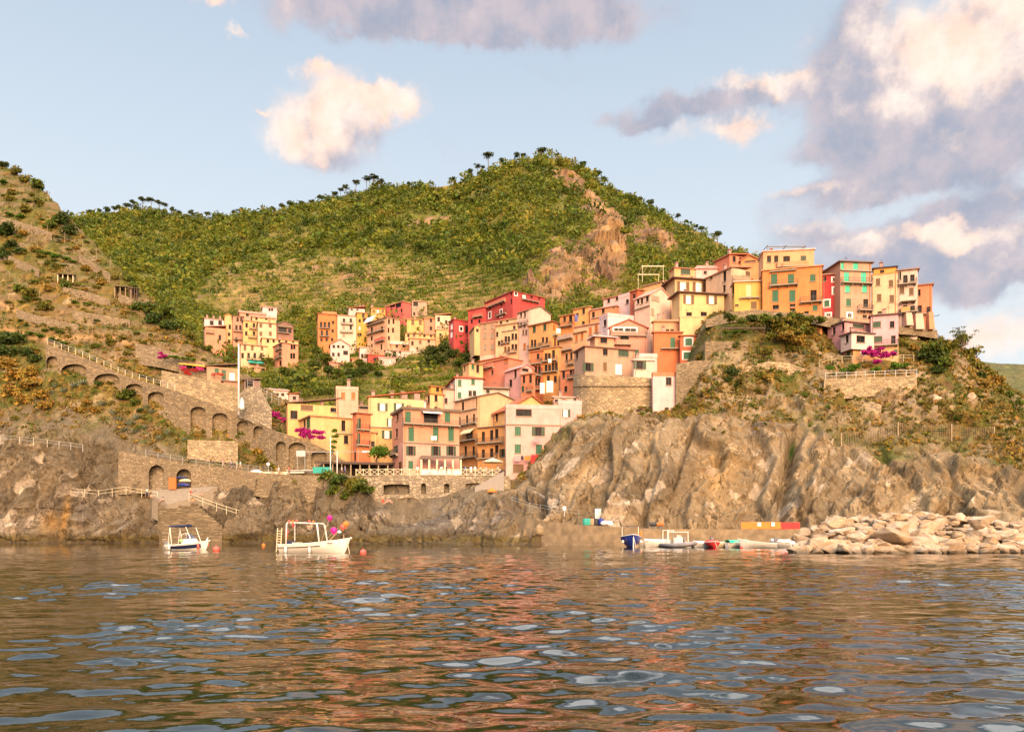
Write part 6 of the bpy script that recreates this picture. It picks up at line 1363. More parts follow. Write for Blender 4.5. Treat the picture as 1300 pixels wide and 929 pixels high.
# promenade railing of crossed white timbers, bay by bay in one thing
def cross_rail(label, pts, group=None):
    A = P(*pts[0]); r = empty('promenade_railing', A, 0, label, 'railing', group); tot = 0
    P3 = [P(*q) - A for q in pts]
    bays = []
    for a, b in zip(P3[:-1], P3[1:]):
        n = max(1, round((b - a).length / 1.45))
        for k in range(n): bays.append((a.lerp(b, k / n), a.lerp(b, (k + 1) / n)))
    for k, (a, b) in enumerate(bays):
        m = MB(); m.tube([a + Vector((0, 0, -.05)), a + Vector((0, 0, 1.25))], .07, 6); m.build('post', M['cream'], r)
        m = MB()
        for h0, h1 in ((1.12, 1.12), (.12, .12)): m.tube([a + Vector((0, 0, h0)), b + Vector((0, 0, h1))], .045, 5)
        for h0, h1 in ((.12, 1.1), (1.1, .12)): m.tube([a + Vector((0, -.06 if h0 < 1 else .06, h0)), b + Vector((0, -.06 if h0 < 1 else .06, h1))], .05, 5)
        m.build('cross_brace', M['cream'], r)
    return r
cross_rail('white crossed timber railing along the harbour promenade', [(452, 604, 140.6), (480, 603.4, 140.0), (560, 603.4, 139.3), (636, 604, 139.6)])
def post_rail(name, label, pts, h=1.0, rails=(.5, 1.0), every=2.2, mat='cream', r=.05, group=None, cat='railing', wires=0):
    A = P(*pts[0]); rt = empty(name, A, 0, label, cat, group); P3 = [P(*q) - A for q in pts]; line = []
    for a, b in zip(P3[:-1], P3[1:]):
        n = max(1, round((b - a).length / every)); line += [a.lerp(b, k / n) for k in range(n)]
    line.append(P3[-1])
    for p in line:
        m = MB(); m.tube([p + Vector((0, 0, -.25)), p + Vector((0, 0, h + .05))], r * .7, 6); m.build('post', M[mat], rt)
    for q in rails:
        m = MB(); m.tube([p + Vector((0, 0, q)) for p in line], r * .5, 5); m.build('rail', M[mat], rt)
    return rt
post_rail('rope_railing', 'pale rail with thin posts along the narrow rock path', [(90, 628, 146), (125, 631, 145.5), (160, 626, 144.8), (200, 633.5, 143.5)], 1.25, (.6, 1.2), 3.5, r=.06)
post_rail('stair_railing', 'double pale handrail going down the steps to the water', [(240, 634, 142), (275, 647, 141), (300, 655, 140.3), (314, 658, 139.8)], 1.2, (.55, 1.15), 2.6, r=.075)
post_rail('cliff_railing', 'thin metal railing on the rock ledge below the dry grass', [(0, 560, 151.5), (25, 562, 151), (60, 566, 150.5), (105, 572, 149.5)], 1.2, (.6, 1.15), 2.8, 'steel', r=.05)
post_rail('path_railing', 'white railing on the wall above the boat stores', [(185, 578.5, 146.6), (232, 587, 145.8), (300, 596, 144.6), (345, 601, 143.8)], 1.1, (.55, 1.05), 2.6, 'steel', r=.04)
post_rail('quay_railing', 'thin railing along the curved quay path below the cliff', [(650, 638, 126), (672, 646, 124), (700, 651, 121.5), (735, 656, 119.5)], 1.0, (.5, .95), 2.4, 'steel', r=.035)
post_rail('garden_railing', 'white railing along the garden of the pink terrace house', [(1048, 481, 144.6), (1075, 480, 144.6), (1110, 478.5, 144.6), (1164, 476.5, 144.6)], 1.1, (.55, 1.05), 2.0, 'white', r=.05)
post_rail('stair_rail', 'pale stair rail climbing to the pink terrace house', [(1040, 464, 147), (1056, 459, 147.5), (1095, 458, 147.8), (1160, 457, 147.8)], 1.0, (.5, .95), 2.0, 'cream', r=.045)
# boarding-up nets on the slope
def net(label, posts, name='net_fence'):
    A = P(*posts[0][:3]); r = empty(name, A, 0, label, 'fence')
    tops = []
    for (x, y, Y, h) in posts:
        p = P(x, y, Y) - A; m = MB(); m.box(p.x - .09, p.x + .09, p.y - .09, p.y + .09, p.z - .4, p.z + h); m.build('post', M['wood'], r); tops.append((p, h))
    w = MB()
    for (p, h), (q, g) in zip(tops[:-1], tops[1:]):
        for k in range(9):
            f = k / 8; sag = .45 * f
            pts = [p.lerp(q, s / 8) + Vector((0, 0, (h * (1 - s / 8) + g * s / 8) * f - sag * math.sin(math.pi * s / 8))) for s in range(9)]; w.tube(pts, .022, 3, cap=False)
        for s in range(1, 24):
            t = s / 24; b = p.lerp(q, t); hh = h * (1 - t) + g * t; w.tube([b, b + Vector((0, 0, hh - .45 * math.sin(math.pi * t)))], .018, 3, cap=False)
    w.build('net', M['wood'], r)
net('sagging rockfall net between pale posts on the cliff slope', [(1068, 571, 134, 2.9), (1140, 555, 136, 2.6), (1208, 557, 135.5, 2.6), (1262, 556, 135, 2.0)])
post_rail('wire_fence', 'loose wire fence with thin posts above the bare cliff', [(990, 545, 139), (1053, 540, 140), (1100, 512, 143)], 2.2, (1.2, 2.0), 9.0, 'wood', r=.05, cat='fence')
post_rail('terrace_fence', 'row of bare stakes and wires on the upper vineyard terrace', [(20, 292, 192), (60, 300, 190), (105, 318, 187), (140, 340, 184)], 2.6, (1.3,), 5.5, 'wood', r=.06, cat='fence')
post_rail('handrail', 'pale handrail running down the terraced slope', [(0, 344, 181), (25, 361, 179), (50, 377, 177)], 1.2, (.6, 1.1), 3.5, 'wood', r=.06)
post_rail('vineyard_stakes', 'tall thin stakes with wire on the middle terrace', [(112, 425, 170), (117, 424, 170), (150, 432, 168)], 3.2, (1.5, 2.6), 4.0, 'wood', r=.045, cat='stakes')

# bastion and headland walls
pts = [(727.5, 474, 540, 166), (729.5, 474.5, 536, 163), (733, 475, 534, 161), (738, 475.5, 532, 159.6), (746, 476, 531, 158.4), (757, 476.5, 530, 157.4), (770, 477, 529, 156.8), (800, 478, 530, 156.4), (829, 480, 531, 156.4)]
bs = niche_wall('bastion', 'round stone bastion carrying the grey-beige house', M['bast'], pts, [(824, 7, 524, 5, 540)], cap=5.5, depth=.5)
m = MB(); ln = [P(p[0], 490 + (p[0] - 728) * .0, p[3] - .12) for p in pts]; m.tube(ln, .16, 6); m.build('string_course', M['stone2'], bs)
niche_wall('cliff_wall', 'stone wall with a blocked arch beside the pink tower block', M['stone2'], [(858, 462, 528, 153.5), (880, 458, 525, 152.6), (903, 457, 520, 152.2)], [(880, 8, 503, 8, 520)], cap=6.0, depth=.5)
niche_wall('garden_wall', 'low rubble wall holding the terrace below the bright yellow house', M['stone'], [(895, 434, 460, 153.2), (925, 433, 462, 152.6), (949, 434, 460, 152.2)], [], cap=4.5)
niche_wall('lower_wall', 'long low stone wall at the top of the bare cliff', M['gstone'], [(895, 507, 519, 145.6), (925, 506, 518, 145.4), (958, 507, 518, 145.4)], [], cap=3.5)
niche_wall('retaining_wall', 'high rubble retaining wall in the middle of the headland slope', M['bast'], [(944, 466, 500, 150.4), (975, 459, 502, 149.8), (1000, 460, 502, 149.6), (1022, 468, 500, 149.6)], [], cap=5)
niche_wall('row_wall', 'stone wall under the orange and red houses of the top row', M['stone2'], [(896, 406, 416, 157.2), (925, 396, 410, 156.5), (960, 393, 406, 156), (1000, 396.5, 408, 155.6), (1035, 400, 412, 155), (1068, 405, 418, 154.4)], [], cap=5)
niche_wall('terrace_wall', 'rubble wall holding the garden of the pink terrace house', M['bast'], [(1046, 481, 505, 145.0), (1075, 480, 506, 144.4), (1110, 478.5, 503, 144.2), (1164, 476.5, 497, 144.6)], [], cap=9)
niche_wall('end_wall', 'low stone wall under the white and salmon houses of the top row', M['stone2'], [(1140, 414, 424, 154.6), (1165, 417, 426, 154.4), (1190, 419, 430, 154.6)], [], cap=4)
# buttresses of the white house
for x, y0, y1, w, lab in [(1155, 397, 413, 1.1, 'narrower white buttress under the balconies of the white house'), (1168, 398, 418, 1.4, 'broader white buttress under the balconies of the white house'), (1183, 396, 418, .9, 'salmon buttress under the balcony of the salmon house')]:
    a, b = P(x, y0, 154.3), P(x, y1, 153.9); m = MB(); m.hexa([(-w * .6, -.2, 0), (w * .6, -.2, 0), (w * .6, 1.4, 0), (-w * .6, 1.4, 0), (-w * .5, .3, a.z - b.z), (w * .5, .3, a.z - b.z), (w * .5, 1.4, a.z - b.z), (-w * .5, 1.4, a.z - b.z)])
    tag(m.build('buttress', stucco(lin((236, 196, 150) if 'salmon' not in lab else (228, 146, 110))), None, loc=b), lab, 'buttress')

# the quay
m = MB()
line = [(640, 646, 127), (652, 652, 124), (668, 657, 121), (690, 661, 118.5), (715, 664, 116.5), (742, 666.5, 114.5), (780, 668.5, 113), (830, 671, 112), (900, 671.5, 111.5), (1016, 672, 111)]
for (a, b) in zip(line[:-1], line[1:]):
    p, q = P(*a), P(*b); W = 9.0
    m.hexa([(p.x, p.y, -2), (q.x, q.y, -2), (q.x + .5, q.y + W, -2), (p.x + .5, p.y + W, -2), tuple(p), tuple(q), (q.x + .5, q.y + W, q.z), (p.x + .5, p.y + W, p.z)])
tag(m.build('quay', plain('quay_stone', (.22, .16, .095), .95, var=.45, scale=.9)), 'low stone quay with a curving ramp at the foot of the cliff', 'quay')
post_rail('mooring_rail', 'thin rail on the quay above the moored boats', [(775, 668, 112.6), (790, 669, 112.3)], 1.0, (1.0,), 2.0, 'steel', r=.03)
def barrier(x0, x1, y0, y1, Y, mt, lab, sheets):
    A = P(x0, y1, Y); B = P(x1, y1, Y); hh = (y1 - y0) * Y / FPX; r = empty('barrier', A, 0, lab, 'barrier', 'barrier panels on the quay')
    m = MB(); n = 14; L = B.x - A.x
    for k in range(n):
        a, b = L * k / n, L * (k + 1) / n; s = lambda t: .10 * math.sin(t * 2.1) ; m.hexa([(a, s(a), .1), (b, s(b), .1), (b, s(b) + .03, .1), (a, s(a) + .03, .1), (a, s(a), hh), (b, s(b), hh), (b, s(b) + .03, hh), (a, s(a) + .03, hh)])
    m.build('mesh_panel', M[mt], r)
    for k in range(int(L / 2) + 1): m = MB(); m.tube([(k * 2.0 + .1, .16, -.1), (k * 2.0 + .1, .16, hh + .1)], .04, 6); m.build('post', M['steel'], r)
    for x in sheets:
        q = (x - x0) * Y / FPX; m = MB(); m.box(q - .25, q + .25, -.16, -.13, hh * .45, hh * .95); m.build('notice', M['white'], r)
barrier(941, 991, 662.5, 672, 113.5, 'orange', 'orange barrier panel with two white notices on the quay', [963.5, 981])
barrier(992, 1015, 663, 672, 113.6, 'red', 'faded red barrier panel beside the orange barrier', [])
m = MB(); m.box(-.48, .48, -.06, .06, 0, 1.75); m.box(-.4, .4, -.09, -.063, .1, 1.65); tag(m.build('cabinet_door', M['white'], None, loc=P(759.3, 660, 121.5)), 'tall white door leaning against the cliff above the quay', 'door')
m = MB(); m.box(-.25, .25, -.03, .03, .9, 1.5); m.box(-.03, .03, .031, .09, 0, 1.5); tag(m.build('notice_board', M['white'], None, loc=P(716.5, 655, 121)), 'small white notice on a post by the quay path', 'sign')
def barrel(x, y, Y, mt, lab, r=.33, h=.85):
    m = MB(); m.tube([(0, 0, 0), (0, 0, h * .12), (0, 0, h * .5), (0, 0, h * .88), (0, 0, h)], [r * .86, r, r * 1.06, r, r * .84], 12); m.tube([(0, 0, h * .3), (0, 0, h * .36)], r * 1.1, 12); m.tube([(0, 0, h + .002), (0, 0, h + .05)], r * .7, 10)
    tag(m.build('barrel', M[mt], None, loc=P(x, y, Y), smooth=False), lab, 'barrel', 'barrels on the quay')
for x, mt, lab in [(743.5, 'teal', 'teal barrel standing on the quay by the white door'), (747, 'teal', 'second teal barrel standing on the quay by the white door'), (751.5, 'wood', 'tan barrel between the teal and the black barrel'), (756, 'rubber', 'black barrel in front of the white door'), (763, 'blue', 'blue barrel beside the white door')]: barrel(x, 666.5, 115.5, mt, lab, .42, .95)
m = MB()
for k in range(9): m.ball((RNG.uniform(-.7, .7), RNG.uniform(-.3, .3), .2 + .25 * RNG.random()), .42, (1.2, .9, .7), 8, 6)
tag(m.build('sack_heap', M['cloth'], None, loc=P(771, 666.8, 115), smooth=True), 'heap of pale sacks and nets on the quay', 'sacks')

# bathing platform and its steps below the boat stores
m = MB()
top = [(193, 629, 143.2), (213, 640, 141.2), (240, 633, 142), (276, 617, 144.4), (262, 617.5, 145.2), (212, 621, 145.6), (192, 622, 145.8)]
q = [P(*t) for t in top]; m.poly(q)
for a, b in zip(q, q[1:] + q[:1]): m.quad(a, b, (b.x, b.y, b.z - 4), (a.x, a.y, a.z - 4))
tag(m.build('bathing_platform', M['concrete']), 'sloping concrete bathing platform in front of the boat stores', 'platform')
m = MB()
for k in range(11):
    f = k / 10; a, b = P(200 + 6 * f, 634 + f * 36, 142.6 - f * 5.0), P(246 + 36 * f, 636 + f * 30, 142.6 - f * 5.0); m.hexa([(a.x, a.y, -2), (b.x, b.y, -2), (b.x, b.y + 1.6, -2), (a.x, a.y + 1.6, -2), tuple(a), tuple(b), (b.x, b.y + 1.6, b.z), (a.x, a.y + 1.6, a.z)])
tag(m.build('stone_steps', masonry((.2, .15, .088), (.165, .12, .07), (1.6, .35), 'step_stone')), 'wide shallow stone steps going down to the sea', 'steps')
# flagpole and lamp posts
def pole(name, x, y0, y1, Y, r, lab, cat, mat='white'):
    b = P(x, y1, Y); h = P(x, y0, Y).z - b.z; rt = empty(name, b, 0, lab, cat); m = MB(); m.tube([(0, 0, -1), (0, 0, h)], [r, r * .6], 10); m.build('shaft', M[mat], rt, smooth=True); m = MB(); m.ball((0, 0, h + .08), .12); m.build('finial', M[mat], rt, smooth=True); m = MB(); m.tube([(0, 0, -.2), (0, 0, .35)], r * 1.8, 10); m.build('base', M['concrete'], rt); return rt
pole('flagpole', 303, 437, 520, 151.5, .2, 'tall white flagpole rising beside the arcade ramp', 'flagpole')
m = MB(); p = P(307, 520, 151.8); m.tube([(0, 0, 0), (0, .0, .5), (.05, 0, 1.4), (.0, 0, 2.2)], [.45, .5, .36, .18], 9); tag(m.build('statue', M['white'], None, loc=p, smooth=True), 'pale wrapped figure-like statue at the foot of the flagpole', 'statue')
pole('lamp_post', 419.5, 556, 603, 142.8, .1, 'white lamp post on the promenade by the dark pavilion', 'lamp post'); pole('lamp_post', 428, 574, 603, 142.2, .1, 'shorter white post beside the promenade lamp post', 'lamp post')
sl = empty('street_lamp', P(387, 604, 147.5), 0, 'street lamp with a long horizontal arm across the arcade', 'street lamp'); m = MB(); h = P(387, 574, 147.5).z - sl.location.z; m.tube([(0, 0, -.2), (0, 0, h)], .07, 8); m.build('pole', M['steel'], sl); m = MB(); m.tube([(-.2, 0, h), (11.6, -.4, h + .1)], .05, 6); m.build('arm', M['steel'], sl); m = MB(); m.hexa([(10.8, -.6, h - .05), (12.2, -.6, h - .05), (12.2, -.2, h - .05), (10.8, -.2, h - .05), (10.9, -.5, h + .2), (12.1, -.5, h + .2), (12.1, -.3, h + .2), (10.9, -.3, h + .2)]); m.build('lamp_head', M['white'], sl)
rt = empty('sign_board', P(382, 601, 147.2), 0, 'grey blank board on posts in front of the second big arch', 'sign'); m = MB(); m.box(-.85, .85, -.06, .06, 3.2, 4.3); m.build('board', plain('grey_board', (.36, .38, .38), .6), rt)
for s in (-.7, .7): m = MB(); m.tube([(s, .12, -.2), (s, .12, 4.2)], .05, 6); m.build('post', M['steel'], rt)
# dark timber restaurant pavilion on the promenade
rt = empty('pavilion', P(400, 602, 146.5), 0, 'long dark timber restaurant pavilion with a sloping roof on the promenade', 'pavilion'); O = rt.location
def rel(x, y, Y): return P(x, y, Y) - O
m = MB(); a, b, c = rel(399, 588, 145), rel(408, 583, 145), rel(492, 590, 142.5); dY = Vector((.5, 6, .6))
m.hexa([a, c, c + dY, a + dY, a + Vector((0, 0, .35)), c + Vector((0, 0, .35)), c + dY + Vector((0, 0, .35)), a + dY + Vector((0, 0, .35))]); m.build('roof', M['dwood'], rt)
for k in range(9):
    f = k / 8; p = a.lerp(c, f); m = MB(); m.box(p.x - .1, p.x + .1, p.y + .2, p.y + .4, -1, p.z - .02); m.build('post', M['wood'], rt)
m = MB(); p, q = a + dY * .9, c + dY * .9; m.hexa([(p.x, p.y, -1), (q.x, q.y, -1), (q.x, q.y + .2, -1), (p.x, p.y + .2, -1), (p.x, p.y, p.z - .03), (q.x, q.y, q.z - .03), (q.x, q.y + .2, q.z - .03), (p.x, p.y + .2, p.z - .03)]); m.build('back_wall', M['dwood'], rt)
m = MB(); m.box(.4, 3.8, -3.2, -3.1, .0, 1.1); m.build('tarpaulin', M['teal'], rt)
# veranda of the pink harbour house
rt = empty('veranda', P(533, 603, 144.4), 0, 'grey-roofed veranda with cream pillars in front of the pink harbour house', 'veranda'); O = rt.location
m = MB(); a, c = rel(532, 582, 143.6), rel(587, 582.5, 144.0); dY = Vector((0, 3.4, .75)); up_ = Vector((0, 0, .14)); m.hexa([a, c, c + dY, a + dY, a + up_, c + up_, c + dY + up_, a + dY + up_]); m.build('roof', M['slate'], rt)
for k in range(6): p = rel(535, 603, 144).lerp(rel(585, 603, 144.3), k / 5); m = MB(); m.box(p.x - .16, p.x + .16, p.y - .1, p.y + .2, 0, 2.85); m.build('pillar', M['cream'], rt)
m = MB(); p, q = rel(535, 603, 144), rel(585, 603, 144.3); m.hexa([(p.x, p.y - .12, 0), (q.x, q.y - .12, 0), (q.x, q.y - .02, 0), (p.x, p.y - .02, 0), (p.x, p.y - .12, .9), (q.x, q.y - .12, .9), (q.x, q.y - .02, .9), (p.x, p.y - .02, .9)]); m.build('parapet', M['cloth'], rt)
# parasols
def parasol(x, y, Y, r, mt, lab, h=2.6):
    rt = empty('parasol', P(x, y, Y), 0, lab, 'parasol'); m = MB(); m.tube([(0, 0, 0), (0, 0, h)], .035, 6); m.build('pole', M['steel'], rt)
    m = MB(); n = 8
    for k in range(n):
        a, b = 2 * math.pi * k / n, 2 * math.pi * (k + 1) / n; A, B = (r * math.cos(a), r * math.sin(a)), (r * math.cos(b), r * math.sin(b))
        m.poly([(*A, h - .55), (*B, h - .55), (0, 0, h + .1)]); m.quad((*A, h - .75), (*B, h - .75), (*B, h - .55), (*A, h - .55))
    m.build('canopy', M[mt], rt, fix=False); m = MB(); m.tube([(0, 0, 0), (0, 0, .12)], .3, 10); m.build('base', M['concrete'], rt)
parasol(625.5, 602, 143.5, 1.9, 'cream', 'large cream parasol on the promenade beside the pink laundry house', 2.9)
parasol(624.5, 633, 135.8, .85, 'orange', 'small orange parasol on the rocks below the promenade', 1.9)
# pergola frames
def pergola(name, lab, x0, x1, y0, y1, Y, dep, mat, beams=5, group=None, slat=False):
    rt = empty(name, P(x0, y1, Y), 0, lab, 'pergola'); w = (x1 - x0) * Y / FPX; h = (y1 - y0) * Y / FPX; t = .04
    for x in (0, w):
        for y in (0, dep): m = MB(); m.box(x - t, x + t, y - t, y + t, -.3, h); m.build('post', M[mat], rt)
    m = MB()
    for y in (0, dep): m.box(-.2, w + .2, y - t, y + t, h + .002, h + .2)
    for k in range(beams): x = w * k / (beams - 1); m.box(x - t * .7, x + t * .7, -.3, dep + .3, h + .203, h + .34)
    m.build('beams', M[mat], rt); return rt
pergola('roof_pergola', 'white pergola on the roof terrace above the upper yellow villa', 815.5, 842, 338.5, 357, 184, 6, 'cream')
pergola('roof_frame', 'thin steel frame on the roof of the pink penthouse', 974, 1022, 314, 320, 160.5, 4, 'iron', 3)
gp = pergola('vine_pergola', 'low dark pergola overgrown with vines on the garden wall below the top row', 916, 970, 417, 427, 152.6, 3.5, 'dwood', 8)
for k in range(3): bush('bright green', 922 + 12 * k, 424, 7, Y=152.8, squash=.45, label='vine foliage hanging under the low dark pergola', group='vines of the pergola', name='vine', cat='vine')
# flower terrace and stone cabins above the ramp
house('stone cabin with green door and shutters above the flagpole', ZT, 160, (588, 596, 884), (178, 330), 26, (206, 164, 108), roof='shedL', rcol='slate', wins=[('g', 218, 30, 36, 687), ('g', 258, 30, 86, 752), ('c', 275, 46, 76, 828)], D=5)
house('lower stone cabin with two openings beside the flagpole', ZT, 157, (742, 750, 876), (316, 480), 26, (196, 156, 106), roof='flat', rcol=(150, 120, 90), wins=[('d', 385, 26, 60, 800), ('k', 420, 26, 50, 790 - 15), ('d', 410, 26, 60, 856)], D=5)
house('dark roofed stone shelter with steel railing above the ramp', ZT, 158, (930, 940, 1080), (306, 460), 26, (160, 130, 100), roof='shedL', rcol='slate', wins=[('d', 350, 60, 70, 985)], D=5)
rt = empty('flower_terrace', P(228, 470, 162), 0, 'restaurant terrace with a yellow awning and hanging red flowers', 'terrace'); O = rt.location
m = MB(); a, c = rel(227, 462, 161), rel(262, 466, 160); dY = Vector((0, 3, .7)); m.hexa([a, c, c + dY, a + dY, a + Vector((0, 0, .2)), c + Vector((0, 0, .2)), c + dY + Vector((0, 0, .2)), a + dY + Vector((0, 0, .2))]); m.build('awning', plain('yellow_canvas', (.62, .34, .05), .8), rt)
for k in range(5): p = a.lerp(c, k / 4); m = MB(); m.box(p.x - .06, p.x + .06, p.y + .1, p.y + .22, -3, p.z); m.build('post', M['dwood'], rt)
m = MB(); p, q = a + Vector((0, .1, -1.3)), c + Vector((0, .1, -1.3)); m.hexa([p - Vector((0, 0, 2)), q - Vector((0, 0, 2)), q + Vector((0, .4, -2)), p + Vector((0, .4, -2)), p, q, q + Vector((0, .4, 0)), p + Vector((0, .4, 0))]); m.build('parapet', M['stone'], rt)
for nm, c_, xs in (('red', (.5, .02, .015), [(232, 470), (238, 471), (244, 470), (249, 471), (240, 475), (236, 474)]), ('pink', (.6, .05, .2), [(231, 467), (251, 468), (256, 469), (234, 467)]), ('red', (.5, .03, .02), [(271, 476), (277, 475), (282, 476)])):
    for k, (x, y) in enumerate(xs):
        V, F, Cc = leaf_cloud([tuple(P(x, y, 159.6))], [(.55, .4, .4)], 120, [.1], [c_], .3); tag(np_mesh('flower_box', V, F, M['leaf'], Cc), f'{nm} flowers hanging {"from the wall of the stone cabin" if x > 265 else "under the yellow awning of the terrace"}', 'flowers', f'{nm} flowers {"by the cabin" if x > 265 else "under the awning"}')
for x, y, r in [(218, 455, 6), (224, 456, 6), (231, 457, 6), (238, 457, 5), (245, 458, 5), (210, 456, 5)]: bush('bright green', x, y, r, Y=162, squash=.6, label='bright green climber over the flower terrace', group='climbers over the flower terrace', name='climber', cat='climber')
for x, y in [(205, 451), (208, 454), (203, 456)]: bush('magenta flowering', x, y, 4.5, Y=161.5, label='magenta bougainvillea at the edge of the flower terrace', group='bougainvillea at the flower terrace', name='bougainvillea', cat='bougainvillea')
niche_wall('upper_wall', 'long dry-stone wall on the slope above the flower terrace', M['stone2'], [(172, 436, 462, 166), (200, 441, 466, 164.5), (235, 452, 474, 163), (262, 460, 478, 162)], [], cap=3)
niche_wall('cabin_wall', 'pale rubble wall below the flower terrace and cabins', M['bast'], [(205, 470, 500, 159), (225, 474, 505, 158.2), (250, 479, 515, 157.4), (285, 487, 525, 156), (304, 492, 528, 155.4)], [], cap=4)
niche_wall('bank_wall', 'grey rubble wall beside the flagpole below the steel railing', M['gstone'], [(304, 500, 530, 154.5), (315, 490, 534, 154), (330, 492, 542, 153.4), (345, 520, 550, 153)], [], cap=4)
post_rail('bank_railing', 'steel railing on the grey rubble wall beside the flagpole', [(314, 490, 154.2), (330, 492, 153.6)], 1.3, (.65, 1.2), 1.6, 'steel', r=.04)
post_rail('slope_railing', 'white stakes along the slope above the magenta bougainvillea', [(332, 503, 156), (345, 509, 155), (354, 513, 154.4)], 1.6, (.8, 1.4), 1.8, 'steel', r=.05)
niche_wall('arch_base_wall', 'coarse wall below the tall blind arches of the ramp', M['bast'], [(238, 558, 582, 152), (270, 559, 586, 151.4), (302, 560, 588, 150.4)], [], cap=4)
# dry-stone walls of the terraces
k = 0
for pts in [[(80, 372), (110, 378), (140, 388)], [(92, 402), (130, 408), (165, 414)], [(0, 283), (35, 292), (66, 304)], [(20, 400), (60, 412), (100, 420)], [(100, 330), (120, 342), (140, 356)], [(150, 380), (170, 388), (188, 398)], [(0, 328), (25, 338), (50, 350)]]:
    w = []
    for x, y in pts:
        p = T.at(x, y)
        w.append((x, y - 8, y + 3, p.y - .3))
    niche_wall('terrace_riser', ['dry-stone wall beside the open shed on the terraced hillside', 'longest dry-stone wall below the timber hut on the hillside', 'uppermost dry-stone wall among the vine clumps', 'dry-stone wall above the arcade with an earth path on it', 'short dry-stone wall below the row of stakes', 'dry-stone wall above the big bush clump on the slope', 'dry-stone wall near the edge of the picture below the dark bushes'][k], M['stone2'], w, [], cap=2.0); k += 1
def hut(x, y, Y, w, d, h, lab, mat='wood'):
    rt = empty('hut', P(x, y, Y), R(12), lab, 'hut')
    m = MB(); m.box(-w / 2, w / 2, d - .1, d, 0, h); m.box(-w / 2, -w / 2 + .1, .103, d - .103, 0, h); m.box(w / 2 - .1, w / 2, .103, d - .103, 0, h); m.build('wall', M[mat], rt)
    for k in range(4): xx = -w / 2 + w * k / 3; m = MB(); m.box(xx - .08, xx + .08, -.08, .08, -.5, h - .05); m.build('post', M[mat], rt)
    m = MB(); m.hexa([(-w / 2 - .3, -.4, h - .1), (w / 2 + .3, -.4, h - .1), (w / 2 + .3, d + .3, h + .3), (-w / 2 - .3, d + .3, h + .3), (-w / 2 - .3, -.4, h + .02), (w / 2 + .3, -.4, h + .02), (w / 2 + .3, d + .3, h + .42), (-w / 2 - .3, d + .3, h + .42)]); m.build('roof', M['slate'], rt)
p = T.at(83, 358); hut(83, 358, p.y - .6, 3.2, 2.4, 1.8, 'low open shed of pale boards on the terraced hillside', 'cream')
p = T.at(156, 376); hut(156, 376, p.y - .6, 3.4, 2.4, 2.2, 'weathered timber hut at the edge of the terraced hillside', 'wood')
p = T.at(169, 378); hut(169, 378, p.y - .6, 1.6, 1.8, 2.2, 'small narrow shed beside the weathered timber hut', 'dwood')
# white boulders (two pale patches on the slope)
WB = []
for x, y, r, lab in [(1185, 505, 1.0, 'white painted boulder below the shrubs of the headland'), (1232, 504, 1.15, 'rounded white boulder nearer the tip of the headland')]:
    p = T.at(x, y); WB.append((p, r, lab))
# ------------------------------------------------------------------ boats, buoys, breakwater
def hull(L, B, Hs, Hb, draft, mats, transom=.75, flare=.25, stripe=None, n=26, fullness=.45, name='hull', parent=None):
    """a round-bilged hull along +x (bow), waterline at z = 0; returns station function"""
    st = []
    for i in range(n + 1):
        t = i / n; x = -L / 2 + L * t
        w = B / 2 * (transom + (1 - transom) * math.sin(min(t / .45, 1) * math.pi / 2)) * (1 - max(0, (t - fullness) / (1 - fullness)) ** 2.3)
        sh = Hs + (Hb - Hs) * (.12 * t + .88 * t ** 2.2)
        kd = -draft * (1 - max(0, (t - .7) / .3) ** 2 * 1.0) + (Hb * .9 + draft) * max(0, (t - .86) / .14) ** 2.2 * .95
        st.append((x, max(w, .015), sh, kd))
    m = MB(); ring = []
    for (x, w, sh, kd) in st:
        r = []
        for j in range(9):
            s = j / 8                     # keel to gunwale
            zz = kd + (sh - kd) * s; ww = w * (1 - (1 - s) ** 2.2) * (1 - flare + flare * s); ww = max(ww, .01)
            r.append((x + (.12 * L * .12 * s if x > L * .3 else 0), ww, zz))
        ring.append(r)
    for i in range(n):
        for j in range(8):
            a, b, c, d = ring[i][j], ring[i + 1][j], ring[i + 1][j + 1], ring[i][j + 1]
            mi = 1 if (stripe and stripe[0] <= j < stripe[1] and stripe[2] <= i / n <= stripe[3]) else 0
            m.quad(a, b, c, d, mi); f = lambda q: (q[0], -q[1], q[2]); m.quad(f(d), f(c), f(b), f(a), mi)
    r = ring[0]; m.poly([(q[0], q[1], q[2]) for q in r] + [(q[0], -q[1], q[2]) for q in r[::-1]])
    h = m.build(name, mats, parent, smooth=False)
    # gunwale and inside
    g = MB(); 
    for sgn in (1, -1): g.tube([(q[8][0], sgn * q[8][1], q[8][2] + .02) for q in ring], .05, 6)
    g.build('gunwale', M['gel'], parent)
    d = MB()
    for i in range(n):
        a, b = ring[i], ring[i + 1]; za = a[8][2] - (.45 if i < n * .62 else .06); zb = b[8][2] - (.45 if i < n * .62 else .06)
        d.quad((a[8][0], a[8][1] * .66, za), (b[8][0], b[8][1] * .66, zb), (b[8][0], -b[8][1] * .66, zb), (a[8][0], -a[8][1] * .66, za))
        for sg in (1, -1): d.quad((a[8][0], sg * a[8][1] * .66, za), (b[8][0], sg * b[8][1] * .66, zb), (b[8][0], sg * b[8][1] * .96, b[8][2]), (a[8][0], sg * a[8][1] * .96, a[8][2]))
    d.build('deck', M['gel'], parent, fix=False)
    return ring
def fender(par, x, y, z0, z1, mt='white'):
    m = MB(); m.tube([(x, y, z1), (x, y, z1 - .12), (x, y, z0 + .1), (x, y, z0)], [.04, .12, .12, .05], 8); m.tube([(x, y, z1), (x, y, z1 + .25)], .02, 5); return m.build('fender', M[mt], par, smooth=True)
